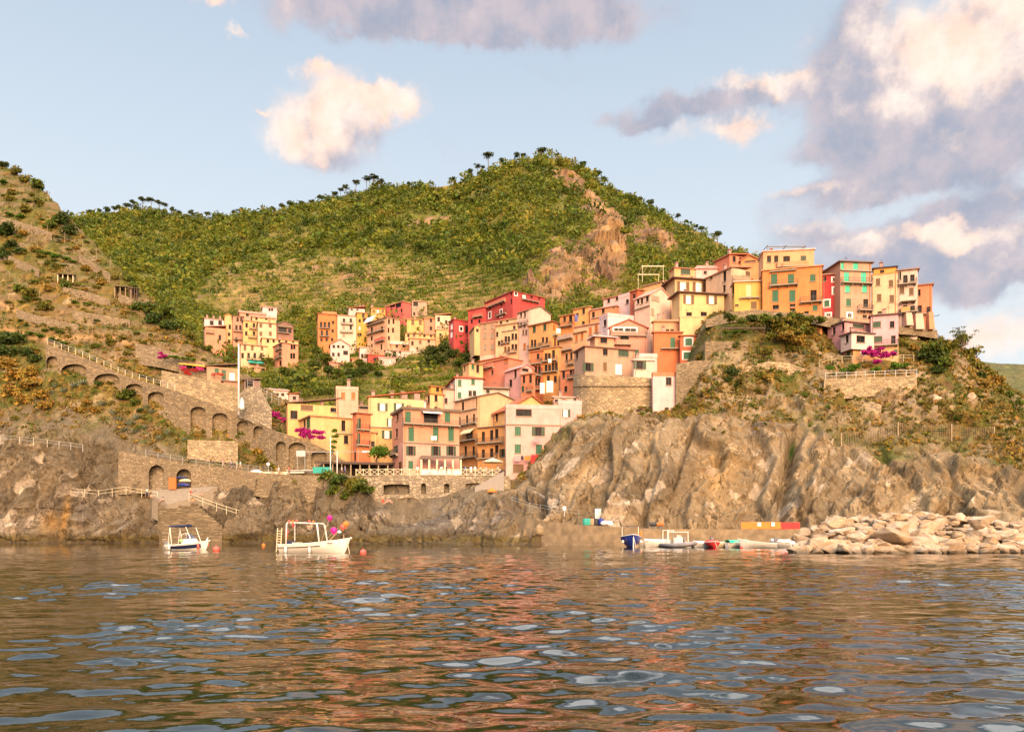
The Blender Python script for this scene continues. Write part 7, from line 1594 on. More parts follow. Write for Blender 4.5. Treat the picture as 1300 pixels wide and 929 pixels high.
# --- open wooden fishing boat, bow to the right
b = empty('fishing_boat', (P(401, 701.5, 75).x, 75, 0), R(-8), 'white wooden fishing boat with a tubular arch and red buoys', 'boat')
ring = hull(6.9, 2.3, .78, 1.42, .35, [M['gel'], M['gel']], .72, .22, None, parent=b)
m = MB()
for sg in (1, -1): m.tube([(ring[i][6][0], sg * (ring[i][6][1] + .03), ring[i][6][2] + .02) for i in range(0, 17)], .05, 6)
m.build('rubbing_strake', M['dwood'], b)
for x in (-2.5, -.15): fender(b, x, -1.2, .02, .62)
m = MB(); m.tube([(-2.55, -1.02, .75), (-2.52, -.95, 2.75), (-2.45, -.8, 2.9), (-2.45, .8, 2.9), (-2.52, .95, 2.75), (-2.55, 1.02, .75)], .065, 8); m.build('arch_frame', M['gel'], b, smooth=True)
m = MB(); m.tube([(.75, -1.05, .95), (.5, -.95, 2.65), (.35, -.8, 2.8), (.35, .8, 2.8), (.5, .95, 2.65), (.75, 1.05, .95)], .075, 8); m.build('arch_frame', M['gel'], b, smooth=True)
for y in (-.7, .7): m = MB(); m.tube([(-2.45, y, 2.9), (.35, y, 2.8)], .06, 6); m.build('roof_rail', M['gel'], b)
m = MB(); m.box(-2.2, -1.5, -.4, .4, .35, 1.0); m.box(-1.35, -.9, -.9, .9, .55, .62); m.build('engine_box', M['cream'], b)
m = MB(); m.box(-2.75, -2.2, -.3, .35, .6, 1.15); m.build('crate', M['navy'], b)
m = MB(); m.box(1.55, 2.05, -1.12, -1.06, .93, 1.0); m.build('vent', M['dwood'], b)
m = MB(); m.tube([(2.75, 0, 1.3), (2.75, 0, 1.75)], .05, 6); m.build('bitt', M['wood'], b)
m = MB(); m.tube([(3.15, -.06, 1.35), (3.3, -.3, .7), (3.55, -.5, -.2)], .03, 5); m.build('anchor_rope', M['cream'], b)
def flag(par, x, y, z, mt, sx=.38, n=5):
    m = MB(); m.ball((x, y, z), sx, (1, .35, .9), 10, 7); return m
# marker floats with flags hung along the arch, and poles leaning over the bow
for x, z, mt, s in [(-2.35, 3.02, 'buoy', .14), (-2.0, 2.98, 'orange', .12), (-1.6, 3.04, 'buoy', .13), (-.35, 3.0, 'buoy', .13), (.05, 2.96, 'orange', .11), (-2.55, 2.0, 'buoy', .15), (-2.6, 1.6, 'red', .13), (-1.95, 2.62, 'red', .13), (-2.2, 2.5, 'dwood', .12)]:
    m = MB(); m.ball((x, -.72, z), s, (1, 1, .95), 10, 8); m.tube([(x, -.72, z - s), (x, -.72, z - s - .1)], .03, 5); m.build('float', M[mt], b, smooth=True)
for (x0, x1, z1, mt, s) in [(.3, 1.15, 3.35, 'magenta', .27), (.7, 1.55, 2.15, 'magenta', .33), (1.0, 2.75, 2.75, 'orange', .3), (.9, 2.45, 2.5, 'buoy', .28)]:
    m = MB(); m.tube([(x0, .5, 1.0), (x1, .6, z1)], .025, 5); w = m.build('marker_pole', M['wood'], b)
    m = MB(); m.ball((x1, .6, z1), s, (1, .8, .92), 16, 10); m.tube([(x1, .6, z1 - s), (x1, .6, z1 - s * 1.35)], s * .25, 6)
    m.build('float', M[mt], b, smooth=True)
m = MB(); m.ball((2.1, .6, 2.0), .22, (1.1, .8, .7), 8, 6); m.build('float', plain('pale_teal_float', (.3, .5, .5), .5), b, smooth=True)
ld = MB()
for s in (0, .42): ld.tube([(-3.75 + s, -.5, .1), (-3.6 + s, -.5, 2.4)], .045, 6)
for k in range(8): ld.tube([(-3.73 + .15 * k / 8, -.5, .35 + .25 * k), (-3.31 + .15 * k / 8, -.5, .35 + .25 * k)], .035, 5)
ld.build('boarding_ladder', M['cream'], b)
# --- small motorboat
b = empty('motorboat', (P(240, 698, 86).x, 86, 0), R(-14), 'small white motorboat with a blue stripe, windscreen and folded blue canopy', 'boat')
ring = hull(5.0, 2.0, .55, 1.05, .3, [M['gel'], M['navy']], .8, .3, (4, 7, .1, .84), parent=b)
m = MB(); m.hexa([(-.5, -.5, .7), (.9, -.5, .8), (.9, .5, .8), (-.5, .5, .7), (-.4, -.42, 1.25), (.6, -.4, 1.3), (.6, .4, 1.3), (-.4, .42, 1.25)]); m.build('console', M['gel'], b)
m = MB(); m.hexa([(.05, -.5, 1.302), (.62, -.45, 1.302), (.62, .45, 1.302), (.05, .5, 1.302), (-.12, -.45, 1.75), (.0, -.38, 1.78), (.0, .38, 1.78), (-.12, .45, 1.75)]); m.build('windscreen', plain('smoked_screen', (.08, .08, .12), .15), b)
m = MB(); m.tube([(-.6, -.55, 1.0), (-.55, -.55, 1.7), (-.1, -.5, 1.86), (.35, -.45, 1.7), (.5, -.45, 1.3)], .035, 6); m.build('screen_frame', M['gel'], b)
for s in (-.85, .85):
    for x0 in (-2.0, -1.55): m = MB(); m.tube([(x0, s, .6), (-1.75, s, 2.6)], .04, 6); m.build('canopy_strut', M['steel'], b)
    m = MB(); m.tube([(.95, s * .95, .8), (.2, s, 2.6)], .035, 6); m.build('canopy_strut', M['steel'], b)
m = MB(); m.tube([(-1.8, 0, 2.62), (-1.4, 0, 2.64), (-.2, 0, 2.62), (.3, 0, 2.66)], [.1, .14, .14, .12], 8); m.box(-1.8, .3, -.9, .9, 2.58, 2.64); m.tube([(-1.8, -.9, 2.6), (.35, -.9, 2.68)], .1, 8); m.tube([(.1, -.9, 2.7), (.75, -.9, 2.78)], .07, 6); m.build('canopy', M['navy'], b)
m = MB(); m.box(-3.0, -2.35, -.35, .35, .1, .5); m.hexa([(-2.95, -.18, .5), (-2.55, -.18, .5), (-2.55, .18, .5), (-2.95, .18, .5), (-3.05, -.14, 1.0), (-2.6, -.14, 1.0), (-2.6, .14, 1.0), (-3.05, .14, 1.0)]); m.build('outboard_motor', M['grey'], b)
m = MB(); m.tube([(2.2, 0, 1.0), (2.35, 0, 1.4)], [.09, .07], 8); m.build('bow_post', M['gel'], b)
m = MB(); m.ball((-.75, -.3, 1.05), .22, (1.2, .8, .8), 10, 7); m.build('bag', plain('lime_green_cloth', (.25, .6, .15), .7), b, smooth=True)
fender(b, -1.75, -.98, .05, .65); fender(b, 1.75, -.85, .1, .75, 'buoy')
def buoy(x, y, Y, r, mt, lab, group=None):
    m = MB(); m.ball((0, 0, r * .45), r, (1, 1, .95), 14, 10); m.tube([(0, 0, r * 1.38), (0, 0, r * 1.6)], r * .18, 8)
    tag(m.build('mooring_buoy', M[mt], None, loc=(P(x, y, Y).x, Y, 0), smooth=True), lab, 'buoy', 'mooring buoys')
buoy(274.5, 698, 83, .36, 'buoy', 'pale red mooring buoy beside the small motorboat'); buoy(461, 702.5, 72, .3, 'buoy', 'pale red mooring buoy off the bow of the fishing boat'); buoy(334.5, 692, 112, .25, 'orange', 'small orange buoy between the two anchored boats'); buoy(941.5, 695, 96, .2, 'buoy', 'tiny red buoy beside the turquoise covered boat'); buoy(264, 691, 118, .16, 'buoy', 'tiny red buoy behind the small motorboat')
# --- boats along the quay
def moored(name, lab, x, Y, L, B, Hs, Hb, rz, mt='gel', cover=None, group='boats moored along the quay'):
    L, B, Hs, Hb = L, B * 1.05, Hs * 1.35, Hb * 1.35
    b = empty(name, (P(x, 690, Y).x, Y, 0), R(rz), lab, 'boat', group)
    hull(L, B, Hs, Hb, .2, [M[mt], M[mt]], .75, .25, None, n=16, parent=b)
    m = MB(); m.box(-L * .28, -L * .2, -B * .4, B * .4, Hs * .8, Hs * .88); m.box(L * .02, L * .1, -B * .42, B * .42, Hs * .85, Hs * .93); m.build('thwart', M['wood'], b)
    if not cover and L < 5: m = MB(); m.box(-L * .53, -L * .47, -.14, .14, -.1, Hs + .35); m.box(-L * .56, -L * .45, -.18, .18, Hs + .353, Hs + .75); m.build('outboard_motor', M['grey'], b); m = MB(); m.tube([(L * .15, .1, Hs * .6), (L * .15, .1, Hs * .6 + .4)], .2, 10); m.build('bucket', M['orange' if int(x) % 2 else 'teal'], b)
    m = MB(); m.tube([(L * .5, 0, Hb * .9), (L * .62, .1, Hb * .5), (L * .75, .2, -.1)], .025, 5); m.build('mooring_rope', M['cream'], b)
    if cover:
        c = MB(); n = 12
        for i in range(n):
            for j in range(8):
                def q(i, j):
                    t = i / n; a = math.pi * j / 8; x = -L * .47 + L * .93 * t; w = B * .5 * (1 - max(0, (t - .5) / .5) ** 2.2) * 1.03; return (x, w * math.cos(a), Hs + (Hb - Hs) * t * t + .38 * math.sin(a) * (1 - .5 * t) + .02)
                c.quad(q(i, j), q(i + 1, j), q(i + 1, j + 1), q(i, j + 1))
        c.build('cover', M[cover], b, smooth=True)
    return b
b = moored('rowing_boat', 'dark blue boat with a white stem seen bow on beside the quay', 801, 102, 5.2, 2.5, .9, 1.25, -92, 'blue')
m = MB(); m.tube([(2.72, 0, -.1), (2.78, 0, .6), (2.8, 0, 1.3)], .08, 6); m.build('stem', M['gel'], b)
for s in (-1, 1): m = MB(); m.tube([(-.8, s * 1.05, .8), (-.8, s * 1.05, 2.7)], .045, 6); m.build('canopy_strut', M['steel'], b)
m = MB(); m.box(-1.4, .1, -.95, .95, 2.7, 2.76); m.build('canopy', M['navy'], b)
m = MB(); m.box(-1.0, -.3, -.45, .45, .7, 1.6); m.build('console', M['gel'], b)
for s in (-1, 1): m = MB(); m.ball((1.1, s * 1.15, .75), .17, (1, 1, 1.3), 8, 6); m.build('fender', M['gel'], b, smooth=True)
m = MB(); m.ball((-.7, 1.35, 1.7), .32, (1, .6, 1.4), 10, 8); m.build('life_ring', M['orange'], b, smooth=True)
moored('dinghy', 'cream dinghy beside the dark blue boat', 824, 103, 3.2, 1.4, .4, .6, 160, 'gel'); moored('dinghy', 'white dinghy with a covered bow next to the cream dinghy', 833, 102.5, 3.4, 1.5, .5, .7, 175, 'gel', 'cloth')
moored('dinghy', 'white and blue dinghy next to the grey inflatable', 846, 103, 2.8, 1.4, .5, .8, -100, 'gel', None)
b = empty('inflatable_boat', (P(862, 690, 101).x, 101, 0), R(-40), 'grey inflatable boat with a white console and tubular roll bar', 'boat', 'boats moored along the quay')
m = MB(); m.tube([(-2.2, -.85, .3), (0, -.95, .3), (1.4, -.75, .42), (2.3, 0, .6), (1.4, .75, .42), (0, .95, .3), (-2.2, .85, .3)], [.26, .3, .3, .26, .3, .3, .26], 10); m.build('tube', plain('grey_rubber', (.2, .19, .2), .5), b, smooth=True)
m = MB(); m.hexa([(-2.1, -.6, .0), (1.5, -.5, .0), (1.5, .5, 0), (-2.1, .6, 0), (-2.1, -.7, .2), (1.5, -.6, .3), (1.5, .6, .3), (-2.1, .7, .2)]); m.build('floor', M['gel'], b)
m = MB(); m.box(-.5, .3, -.4, .4, .25, 1.3); m.hexa([(-.1, -.4, 1.303), (.3, -.4, 1.303), (.3, .4, 1.303), (-.1, .4, 1.303), (-.1, -.35, 1.65), (.0, -.35, 1.65), (.0, .35, 1.65), (-.1, .35, 1.65)]); m.build('console', M['gel'], b)
for x in (-1.9, -1.2): m = MB(); m.tube([(x, -.75, .4), (x, -.75, 2.2), (x, .75, 2.2), (x, .75, .4)], .06, 6); m.build('roll_bar', M['gel'], b)
m = MB(); m.box(-1.2, 1.0, -.7, .7, 1.95, 2.05); m.build('roof', M['gel'], b); m = MB(); m.tube([(1.0, .6, .4), (.95, .6, 1.95)], .05, 6); m.build('roof_post', M['gel'], b)
m = MB(); m.box(-2.7, -2.3, -.2, .2, .1, 1.1); m.build('outboard_motor', M['cream'], b)
moored('dinghy', 'long low white dinghy behind the grey inflatable', 885, 104, 3.6, 1.4, .45, .6, 10, 'gel'); moored('dinghy', 'cream skiff between the inflatable and the red boat', 893, 102, 2.8, 1.2, .35, .5, 165, 'gel', 'cloth')
moored('rowing_boat', 'small boat under a bright red cover', 905, 100, 3.0, 1.7, .45, .6, -95, 'red', 'red'); moored('dinghy', 'yellowish cream dinghy beside the red covered boat', 918, 101.5, 3.2, 1.4, .45, .6, 15, 'cream')
moored('rowing_boat', 'boat under a turquoise cover', 936, 100.5, 3.0, 1.6, .45, .65, 12, 'gel', 'turq'); b = moored('rowing_boat', 'long white rowing boat with its bow towards the turquoise boat', 961, 98, 4.6, 1.6, .42, .85, 176, 'gel')
m = MB(); m.ball((.2, .1, .62), .5, (1.5, .8, .45), 10, 7); m.build('tarpaulin', M['wood'], b, smooth=True)
moored('dinghy', 'white dinghy nearest the breakwater rocks', 991, 101, 2.6, 1.3, .5, .7, 150, 'gel', 'cloth'); moored('dinghy', 'small upturned white dinghy at the edge of the breakwater', 1003, 101, 2.0, 1.1, .35, .5, 15, 'gel', 'cloth')
# clutter on the quay edge behind the boats
for x, y, mt, lab in [(829, 671, 'rubber', 'black motor cover standing on the quay'), (838, 671, 'rust', 'rusty winch standing on the quay')]:
    rt = empty('winch', P(x, y, 112.5), 0, lab, 'winch'); m = MB(); m.box(-.3, .3, -.25, .25, 0, .35); m.build('base', M['iron'], rt); m = MB(); m.tube([(-.5, 0, .65), (.5, 0, .65)], .3, 10); m.build('drum', M[mt], rt); m = MB(); m.tube([(.5, 0, .65), (.6, 0, 1.2)], .05, 6); m.build('crank', M['iron'], rt)
# --- breakwater of pale boulders
def rock_mesh(seed):
    r = np.random.default_rng(seed); bm = bmesh.new(); bmesh.ops.create_icosphere(bm, subdivisions=4, radius=1.0)
    pl = [(Vector(r.normal(size=3)).normalized(), r.uniform(.45, .8)) for _ in range(15)]
    for v in bm.verts:
        for nrm, d in pl:
            k = v.co.dot(nrm)
            if k > d: v.co -= nrm * (k - d) * .98
    co_ = np.array([v.co[:] for v in bm.verts]); nn = fbm(co_ + seed * 7, .7, 4) * .16 + fbm(co_ + seed * 3, .3, 4, ridge=True) * .06
    for v, k in zip(bm.verts, nn): v.co *= 1 + k
    me = bpy.data.meshes.new('boulder'); bm.to_mesh(me); bm.free()
    me.polygons.foreach_set('use_smooth', [True] * len(me.polygons)); return me
def bouldermat(c, c2, k):
    t = NT('pale_boulder'); o = t.obj(); a = t.noise(o, .9, 6, .6); g = t.noise(o, 4.5, 6, .65); v = t.noise(t.scaled(o, (.5, .5, 3.0)), 1.3, 5)
    base = t.mix(t.maprange(a.outputs[0], .38, .62, 0, 1), c, c2); base = t.mix(t.maprange(v.outputs[0], .52, .68, 0, .7), base, (.52, .42, .32))
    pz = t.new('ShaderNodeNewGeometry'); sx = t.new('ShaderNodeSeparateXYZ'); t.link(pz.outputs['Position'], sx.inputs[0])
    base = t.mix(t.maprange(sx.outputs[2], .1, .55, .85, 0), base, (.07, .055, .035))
    t.link(t.mul(base, t.maprange(g.outputs[0], .25, .75, .65, 1.3)), t.b.inputs['Base Color']); t.b.inputs['Roughness'].default_value = .92
    t.bump(t.math('ADD', a.outputs[0], t.math('MULTIPLY', g.outputs[0], .6)), .22); return t.mat
BM = [bouldermat((.38, .26, .16), (.47, .35, .24), 0), bouldermat((.29, .185, .095), (.39, .27, .165), 1), bouldermat((.47, .37, .28), (.38, .27, .17), 2)]
RM = [rock_mesh(s) for s in range(9)]
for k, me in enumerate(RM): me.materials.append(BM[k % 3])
rb = np.random.default_rng(77); made = []
crest = lambda x: float(np.interp(x, [1008, 1030, 1060, 1085, 1120, 1160, 1200, 1240, 1300, 1420], [690, 671, 660, 655, 653, 652, 653, 657, 665, 670]))
def put(x, y, Y, r, lab=None):
    k = int(rb.integers(9)); o = bpy.data.objects.new('boulder', RM[k]); COL.objects.link(o)
    p = P(x, y, Y); o.location = p; o.rotation_euler = (rb.uniform(-.4, .4), rb.uniform(-.3, .3), rb.uniform(0, 6.28)); o.scale = (r * rb.uniform(1.0, 1.45), r * rb.uniform(.9, 1.2), r * rb.uniform(.62, .85))
    tag(o, lab or 'pale weathered boulder in the breakwater pile', 'boulder', 'boulders of the breakwater')
for x, y, r, lab in [(1062, 692, 1.35, 'long golden boulder low at the waterline near the breakwater end'), (1127, 682, 1.8, 'largest smooth pale boulder in the middle of the breakwater'), (1140, 670, 1.25, 'long golden boulder lying above the largest pale boulder'), (1036, 691, 1.2, 'rounded pinkish boulder at the end of the breakwater'), (1082, 697, 1.2, 'brown half-sunk boulder at the waterline'), (1158, 694, 1.15, 'pale jagged boulder at the waterline below the crest'), (1064, 662, 1.1, 'white angular boulder on the breakwater crest near its end'), (1245, 664, 1.2, 'white boulder sitting alone on the crest near the edge of the picture')]: put(x, y, 74.5 + (702 - y) * .08, r, lab)
for lay in range(8):
    f = lay / 7
    for x in np.arange(1014, 1345, 10.5):
        x = x + rb.uniform(-5, 5); c = crest(x); y0 = 700; y = y0 + (c + 6 - y0) * f + rb.uniform(-2, 2)
        if y0 - c < 10 + 18 * f * .5: continue
        put(x, y, 73.5 + 10 * f + rb.uniform(-.8, .8), (rb.uniform(.5, .9) + .5 * (rb.random() < .12)) * (1.05 - .15 * f))
for x in np.arange(1030, 1340, 11): put(x + rb.uniform(-6, 6), crest(x) + 4, 85, rb.uniform(.55, .95))

for p, r, lab in WB:
    o = bpy.data.objects.new('boulder', RM[2]); COL.objects.link(o); o.location = p - Vector((0, .3, .1)); o.scale = (r * 1.25, r * .9, r * .8); o.rotation_euler = (.3, .2, r * 3); tag(o, lab, 'boulder')
# ------------------------------------------------------------------ people, laundry, tables
def person_mesh(pose):
    """one continuous skinned body; joints in metres, feet at z = 0 (standing) or seat at z = 0 (sitting)"""
    if pose == 'stand': J = dict(pel=(0, 0, .93), wai=(0, 0, 1.1), che=(0, -.01, 1.34), nec=(0, 0, 1.5), hea=(0, -.02, 1.66), top=(0, -.01, 1.74), sl=(.17, 0, 1.42), el=(.24, .02, 1.14), hl=(.25, -.08, .88), sr=(-.17, 0, 1.42), er=(-.25, .03, 1.15), hr=(-.24, -.06, .9), kl=(.1, -.02, .5), fl=(.11, .02, .08), tl=(.12, -.15, .04), kr=(-.1, -.02, .5), fr=(-.11, .02, .08), tr=(-.12, -.15, .04))
    elif pose == 'walk': J = dict(pel=(0, 0, .91), wai=(0, -.02, 1.08), che=(0, -.05, 1.32), nec=(0, -.06, 1.48), hea=(0, -.09, 1.64), top=(0, -.09, 1.72), sl=(.17, -.05, 1.4), el=(.24, .12, 1.16), hl=(.24, .1, .92), sr=(-.17, -.05, 1.4), er=(-.24, -.16, 1.15), hr=(-.22, -.32, 1.0), kl=(.1, -.2, .52), fl=(.1, -.3, .1), tl=(.1, -.46, .08), kr=(-.1, .08, .48), fr=(-.1, .32, .14), tr=(-.1, .2, .03))
    else: J = dict(pel=(0, 0, .12), wai=(0, .03, .28), che=(0, 0, .52), nec=(0, -.03, .68), hea=(0, -.07, .84), top=(0, -.07, .92), sl=(.17, 0, .6), el=(.26, .0, .33), hl=(.16, -.28, .32), sr=(-.17, 0, .6), er=(-.26, 0, .33), hr=(-.16, -.28, .32), kl=(.12, -.42, .42), fl=(.12, -.62, .06), tl=(.12, -.8, .04), kr=(-.12, -.42, .42), fr=(-.12, -.62, .06), tr=(-.12, -.8, .04))
    names = list(J); E = [('pel', 'wai'), ('wai', 'che'), ('che', 'nec'), ('nec', 'hea'), ('hea', 'top'), ('che', 'sl'), ('sl', 'el'), ('el', 'hl'), ('che', 'sr'), ('sr', 'er'), ('er', 'hr'), ('pel', 'kl'), ('kl', 'fl'), ('fl', 'tl'), ('pel', 'kr'), ('kr', 'fr'), ('fr', 'tr')]
    rad = dict(pel=.15, wai=.125, che=.15, nec=.055, hea=.105, top=.07, sl=.06, el=.045, hl=.04, sr=.06, er=.045, hr=.04, kl=.07, fl=.045, tl=.04, kr=.07, fr=.045, tr=.04)
    me = bpy.data.meshes.new('person'); me.from_pydata([J[n] for n in names], [(names.index(a), names.index(b)) for a, b in E], [])
    o = bpy.data.objects.new('person', me); COL.objects.link(o)
    sk = o.modifiers.new('s', 'SKIN'); sub = o.modifiers.new('d', 'SUBSURF'); sub.levels = sub.render_levels = 1
    for i, n in enumerate(names): me.skin_vertices[0].data[i].radius = (rad[n], rad[n] * .85)
    me.skin_vertices[0].data[0].use_root = True
    dg = bpy.context.evaluated_depsgraph_get(); out = bpy.data.meshes.new_from_object(o.evaluated_get(dg)); bpy.data.objects.remove(o); out.name = 'person'
    return out, J
PB = {p: person_mesh(p) for p in ('stand', 'walk', 'sit')}
def cloth(c): return plain('clothing', c, .85)
def person(pose, loc, rz, shirt, legs, hair, lab, bare=False):
    src, J = PB[pose]; me = src.copy(); o = bpy.data.objects.new('person', me); COL.objects.link(o)
    me.materials.clear()
    for m_ in (M['skin'], cloth(shirt) if shirt else M['skin'], cloth(legs), M['rubber']): me.materials.append(m_)
    hz, nz, wz = J['hea'][2], J['nec'][2] - .02, J['wai'][2] - .06
    for f in me.polygons:
        c = f.center
        if pose == 'sit': f.material_index = 0 if c.z > nz else (2 if (c.z < .24 and c.y > -.3) else (1 if c.z >= .24 and c.y > -.2 and abs(c.x) < .24 else 0))
        else: f.material_index = 0 if c.z > nz else (1 if c.z > wz and abs(c.x) < .235 else (0 if c.z > .85 and abs(c.x) > .2 else (2 if c.z > .42 else (0 if c.z > .1 else 3))))
    me.polygons.foreach_set('use_smooth', [True] * len(me.polygons))
    o.location = loc; o.rotation_euler = (0, 0, rz); tag(o, lab, 'person', 'people of the harbour')
    h = J['hea']; m = MB(); m.ball((h[0], h[1] + .025, h[2] + .035), .122, (.95, 1.0, .95), 10, 8); m.build('hair', M['hair'] if hair == 'd' else plain('light_hair', (.3, .18, .07), .7), o, smooth=True)
    f = MB(); f.ball((h[0], h[1] - .105, h[2] - .02), .022, (1, 1, 1.4), 6, 5); f.build('nose', M['skin'], o, smooth=True)
    for s in (-1, 1): e = MB(); e.ball((h[0] + s * .038, h[1] - .094, h[2] + .015), .012, (1, .7, 1), 6, 5); e.build('eye', M['rubber'], o)
    for s, k in ((1, 'hl'), (-1, 'hr')):
        w = Vector(J[k]); hd = MB(); d = (w - Vector(J['el' if s > 0 else 'er'])).normalized(); sd_ = Vector((0, 1, 0)) - d * d.y; sd_.normalize()
        hd.tube([w, w + d * .05, w + d * .085], [.03, .042, .038], 6)
        for q in range(4): a = w + d * .08 + sd_ * (.03 - .02 * q); hd.tube([a, a + d * (.05 + .012 * (q in (1, 2))) , a + d * (.075 + .015 * (q in (1, 2))) - Vector((s * .015, 0, 0))], [.011, .01, .008], 5)
        t = w + d * .03 + sd_ * .04; hd.tube([t, t + d * .03 + sd_ * .03, t + d * .06 + sd_ * .03], [.013, .011, .009], 5); hd.build('hand', M['skin'], o, smooth=True)
    return o
WH, BK, NV, RD, BL, YL, TN, PK, GN = (.7, .68, .66), (.03, .03, .035), (.03, .04, .1), (.55, .05, .04), (.1, .2, .5), (.6, .4, .05), (.4, .3, .2), (.6, .25, .25), (.1, .25, .12)
g = lambda x, y, Y: P(x, y, Y)
person('walk', g(186.5, 631.0, 143.4), R(70), WH, NV, 'd', 'person in a white shirt walking on the bathing path')
person('sit', g(192, 632.5, 143), R(30), None, RD, 'd', 'bare-chested person in red shorts sitting beside the walking person')
person('sit', g(207.5, 637, 142), R(-60), None, BK, 'd', 'sunbather in black sitting at the edge of the platform')
person('sit', g(245, 638, 141.3), R(20), (.75, .2, .05), (.7, .15, .05), 'd', 'person in orange sitting on the top of the steps')
person('stand', g(242, 630, 142.8), R(10), None, RD, 'd', 'bare-chested bather standing below the platform edge')
person('sit', g(248, 629.5, 143.2), R(-20), None, BK, 'd', 'bather sitting on the platform edge, nearest the standing bather'); person('sit', g(255.5, 629.5, 143.4), R(40), None, NV, 'l', 'bather sitting on the platform edge, farther from the standing bather')
person('stand', g(486, 641, 137.2), R(15), None, RD, 'd', 'bare-chested bather in red standing on the rocks under the promenade'); person('sit', g(491.5, 639.5, 137), R(-30), None, PK, 'l', 'bather sitting on the rocks beside the bather in red'); person('sit', g(495, 639, 137.2), R(40), PK, PK, 'd', 'bather in pink sitting on the rocks under the promenade')
for x, sh, lg, lab in [(283, PK, TN, 'person in pink by the railing above the boat stores'), (288, YL, BK, 'person in yellow by the railing above the boat stores'), (294, BL, NV, 'person in blue by the railing above the boat stores'), (301, (.2, .4, .3), TN, 'person in green leaning on the wall of the path'), (305, WH, TN, 'person in white walking on the path beside the person in green'), (270, TN, BK, 'person in brown on the path near the second vault')]:
    y = float(np.interp(x, [232, 285, 320, 345], [587, 594, 598.5, 601])); person('walk' if sh in (WH, PK) else 'stand', g(x, y, 145.6), R(80 if x % 2 else -70), sh, lg, 'd', lab)
for x, sh, lg, p_, lab in [(367, RD, BK, 'stand', 'person in red standing beside the parked boat trailer'), (354, WH, TN, 'walk', 'person in white near the pale blocks of the promenade'), (434, WH, NV, 'stand', 'person in white leaning on the promenade edge by the lamp posts'), (438, BL, NV, 'stand', 'person in blue by the lamp posts of the promenade'), (514, PK, TN, 'stand', 'person in pink behind the crossed railing near the round tree'), (530, WH, BK, 'walk', 'person in white walking behind the crossed railing'), (556, BK, BK, 'stand', 'person in black behind the railing of the pink house'), (560.5, WH, TN, 'stand', 'person in white beside the person in black'), (567, BK, NV, 'stand', 'second person in black near the veranda'),
                           (573.5, RD, TN, 'stand', 'person in red by the veranda of the pink house'), (590.5, BL, NV, 'stand', 'person in bright blue behind the railing'), (598, WH, WH, 'walk', 'person all in white beside the person in bright blue'), (603, WH, TN, 'stand', 'person in a white top and tan trousers near the cream parasol'), (610, TN, BK, 'stand', 'person in brown near the cream parasol'), (617, PK, TN, 'stand', 'person in pink under the cream parasol'), (632, WH, BK, 'stand', 'person in white under the edge of the cream parasol'), (636, BK, NV, 'stand', 'person in dark clothes at the end of the railing')]:
    person(p_, g(x, 603 if x > 450 else 603.5, 141.4 if x > 450 else 143.6), R(RNG.uniform(-180, 180)), sh, lg, 'd' if x % 3 else 'l', lab)
# cafe tables
tb = empty('cafe_table', (0, 0, 0)); m = MB(); m.tube([(0, 0, .72), (0, 0, .76)], .4, 14); m.build('table_top', M['cloth'], tb); m = MB(); m.tube([(0, 0, .02), (0, 0, .72)], .04, 6); m.tube([(0, 0, 0), (0, 0, .03)], .26, 10); m.build('leg', M['iron'], tb)
for k, (x, Y) in enumerate([(548, 142), (606, 143), (614, 142.4), (622, 142), (632, 142.6), (545, 143)]):
    o = tb if k == 0 else dup(tb, (0, 0, 0)); o.location = g(x, 603.2, Y); tag(o, 'small round white cafe table on the harbour promenade', 'table', 'cafe tables')
# parked boat on trailer and blocks on the promenade
b = empty('parked_dinghy', g(382, 603, 144.5), R(4), 'grey dinghy parked on the promenade in front of the arches', 'boat')
hull(5.0, 1.6, .75, .95, -.25, [plain('grey_hull', (.2, .18, .19), .5)], .8, .2, None, n=14, parent=b)
for x, w_, lab in [(341, 2.6, 'pale concrete block on the promenade, nearest the blue person'), (352, 2.6, 'pale concrete block on the promenade beside the grey dinghy'), (361, 2.2, 'shorter pale block touching the grey dinghy')]:
    m = MB(); m.hexa([(-w_ / 2, -.3, 0), (w_ / 2, -.3, 0), (w_ / 2, .3, 0), (-w_ / 2, .3, 0), (-w_ / 2 + .1, -.2, .65), (w_ / 2 - .1, -.2, .65), (w_ / 2 - .1, .2, .65), (-w_ / 2 + .1, .2, .65)]); tag(m.build('concrete_block', M['cream'], None, loc=g(x, 603, 144.6)), lab, 'block', 'pale blocks on the promenade')
b = empty('upturned_dinghy', g(325, 600.5, 145.2), R(170), 'white upturned dinghy lying on the path wall', 'boat'); m = MB(); m.ball((0, 0, .1), 1.2, (1.1, .5, .45), 14, 8); m.build('hull', M['gel'], b, smooth=True); m = MB(); m.tube([(-1.2, 0, .35), (0, 0, .66), (1.2, 0, .35)], .05, 6); m.build('keel', M['wood'], b)
rt = empty('notice_sign', g(340.5, 602, 145), 0, 'small white round sign on a post by the pale blocks', 'sign'); m = MB(); m.tube([(0, 0, 0), (0, 0, 1.9)], .05, 6); m.build('post', M['steel'], rt); m = MB(); m.tube([(0, -.06, 1.9), (0, -.03, 1.9)], .3, 14); m.build('disc', M['white'], rt)
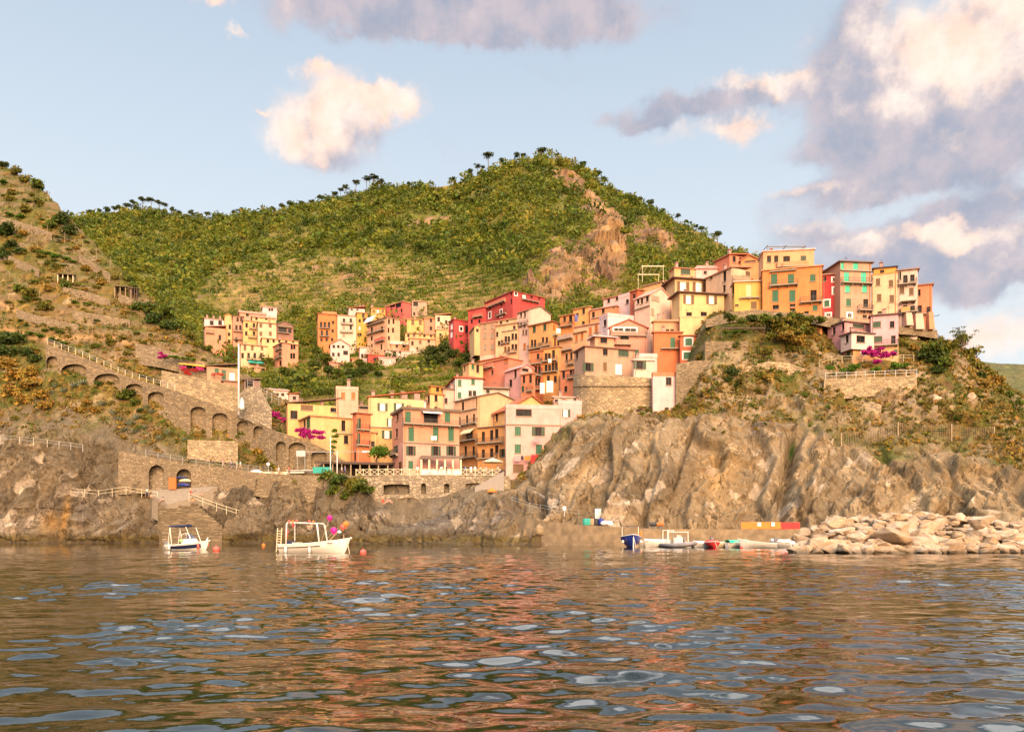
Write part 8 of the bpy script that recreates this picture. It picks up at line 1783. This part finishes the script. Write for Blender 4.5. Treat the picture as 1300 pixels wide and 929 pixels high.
# laundry
def washing(x, y, w, h, Y, mt, lab, group='washing on the lines'):
    p = P(x, y, Y); W, Hh = w * Y / FPX, h * Y / FPX; m = MB(); n = 8
    for i in range(n):
        a, b_ = i / n, (i + 1) / n; f = lambda t: .07 * math.sin(t * 9 + x)
        s = lambda t: .04 * Hh * math.sin(t * 3.1)
        m.hexa([(W * (a - .5), f(a), -Hh / 2 + s(a)), (W * (b_ - .5), f(b_), -Hh / 2 + s(b_)), (W * (b_ - .5), f(b_) + .03, -Hh / 2 + s(b_)), (W * (a - .5), f(a) + .03, -Hh / 2 + s(a)), (W * (a - .5), f(a) * .3, Hh / 2), (W * (b_ - .5), f(b_) * .3, Hh / 2), (W * (b_ - .5), f(b_) * .3 + .03, Hh / 2), (W * (a - .5), f(a) * .3 + .03, Hh / 2)])
    m.tube([(-W * .6, .015, Hh / 2), (W * .6, .015, Hh / 2)], .012, 4)
    tag(m.build('laundry', M[mt], None, loc=p), lab, 'laundry', group)
washing(657, 582, 8, 7, 146.2, 'pink', 'pink cloth drying on the wall of the pale pink house'); washing(663, 581, 3.5, 5, 146.2, 'rubber', 'black cloth drying between pink and orange cloths'); washing(669.5, 581.5, 7, 6, 146.1, 'orange', 'orange cloth drying on the wall of the pale pink house'); washing(678.5, 583, 9, 11, 146.0, 'red', 'large red cloth drying beside the orange cloth'); washing(682, 558, 9, 6, 146.2, 'pink', 'pale pink cloth drying under the upper window'); washing(551, 556, 7, 5, 144.6, 'cloth', 'white towel on the middle balcony of the pink harbour house')
washing(688.5, 493, 6, 14, 187.5, 'cloth', 'narrow white sheet drying below the golden house'); washing(698, 491, 8.5, 15, 187.2, 'cloth', 'wide white sheet drying below the golden house'); washing(731.5, 404, 4, 9, 196.0, 'blue', 'blue cloth hanging on the balcony of the orange house'); washing(709, 420, 5, 6, 188, 'cloth', 'white towel on the balcony of the cream stepped row'); washing(698, 458, 4, 5, 188.2, 'cloth', 'white cloth on the upper balcony of the golden house')
# the little bird over the headland
m = MB(); m.tube([(-.2, 0, 0), (0, 0, .02), (.22, 0, 0)], [.02, .07, .02], 7)
for s in (-1, 1): m.poly([(.08, 0, .03), (-.08, 0, .03), (-.12, s * .35, .12), (-.02, s * .6, .06)])
tag(m.build('bird', M['rubber'], None, loc=P(1189.5, 401, 140), rz=.6), 'small dark bird flying beside the salmon house', 'bird')
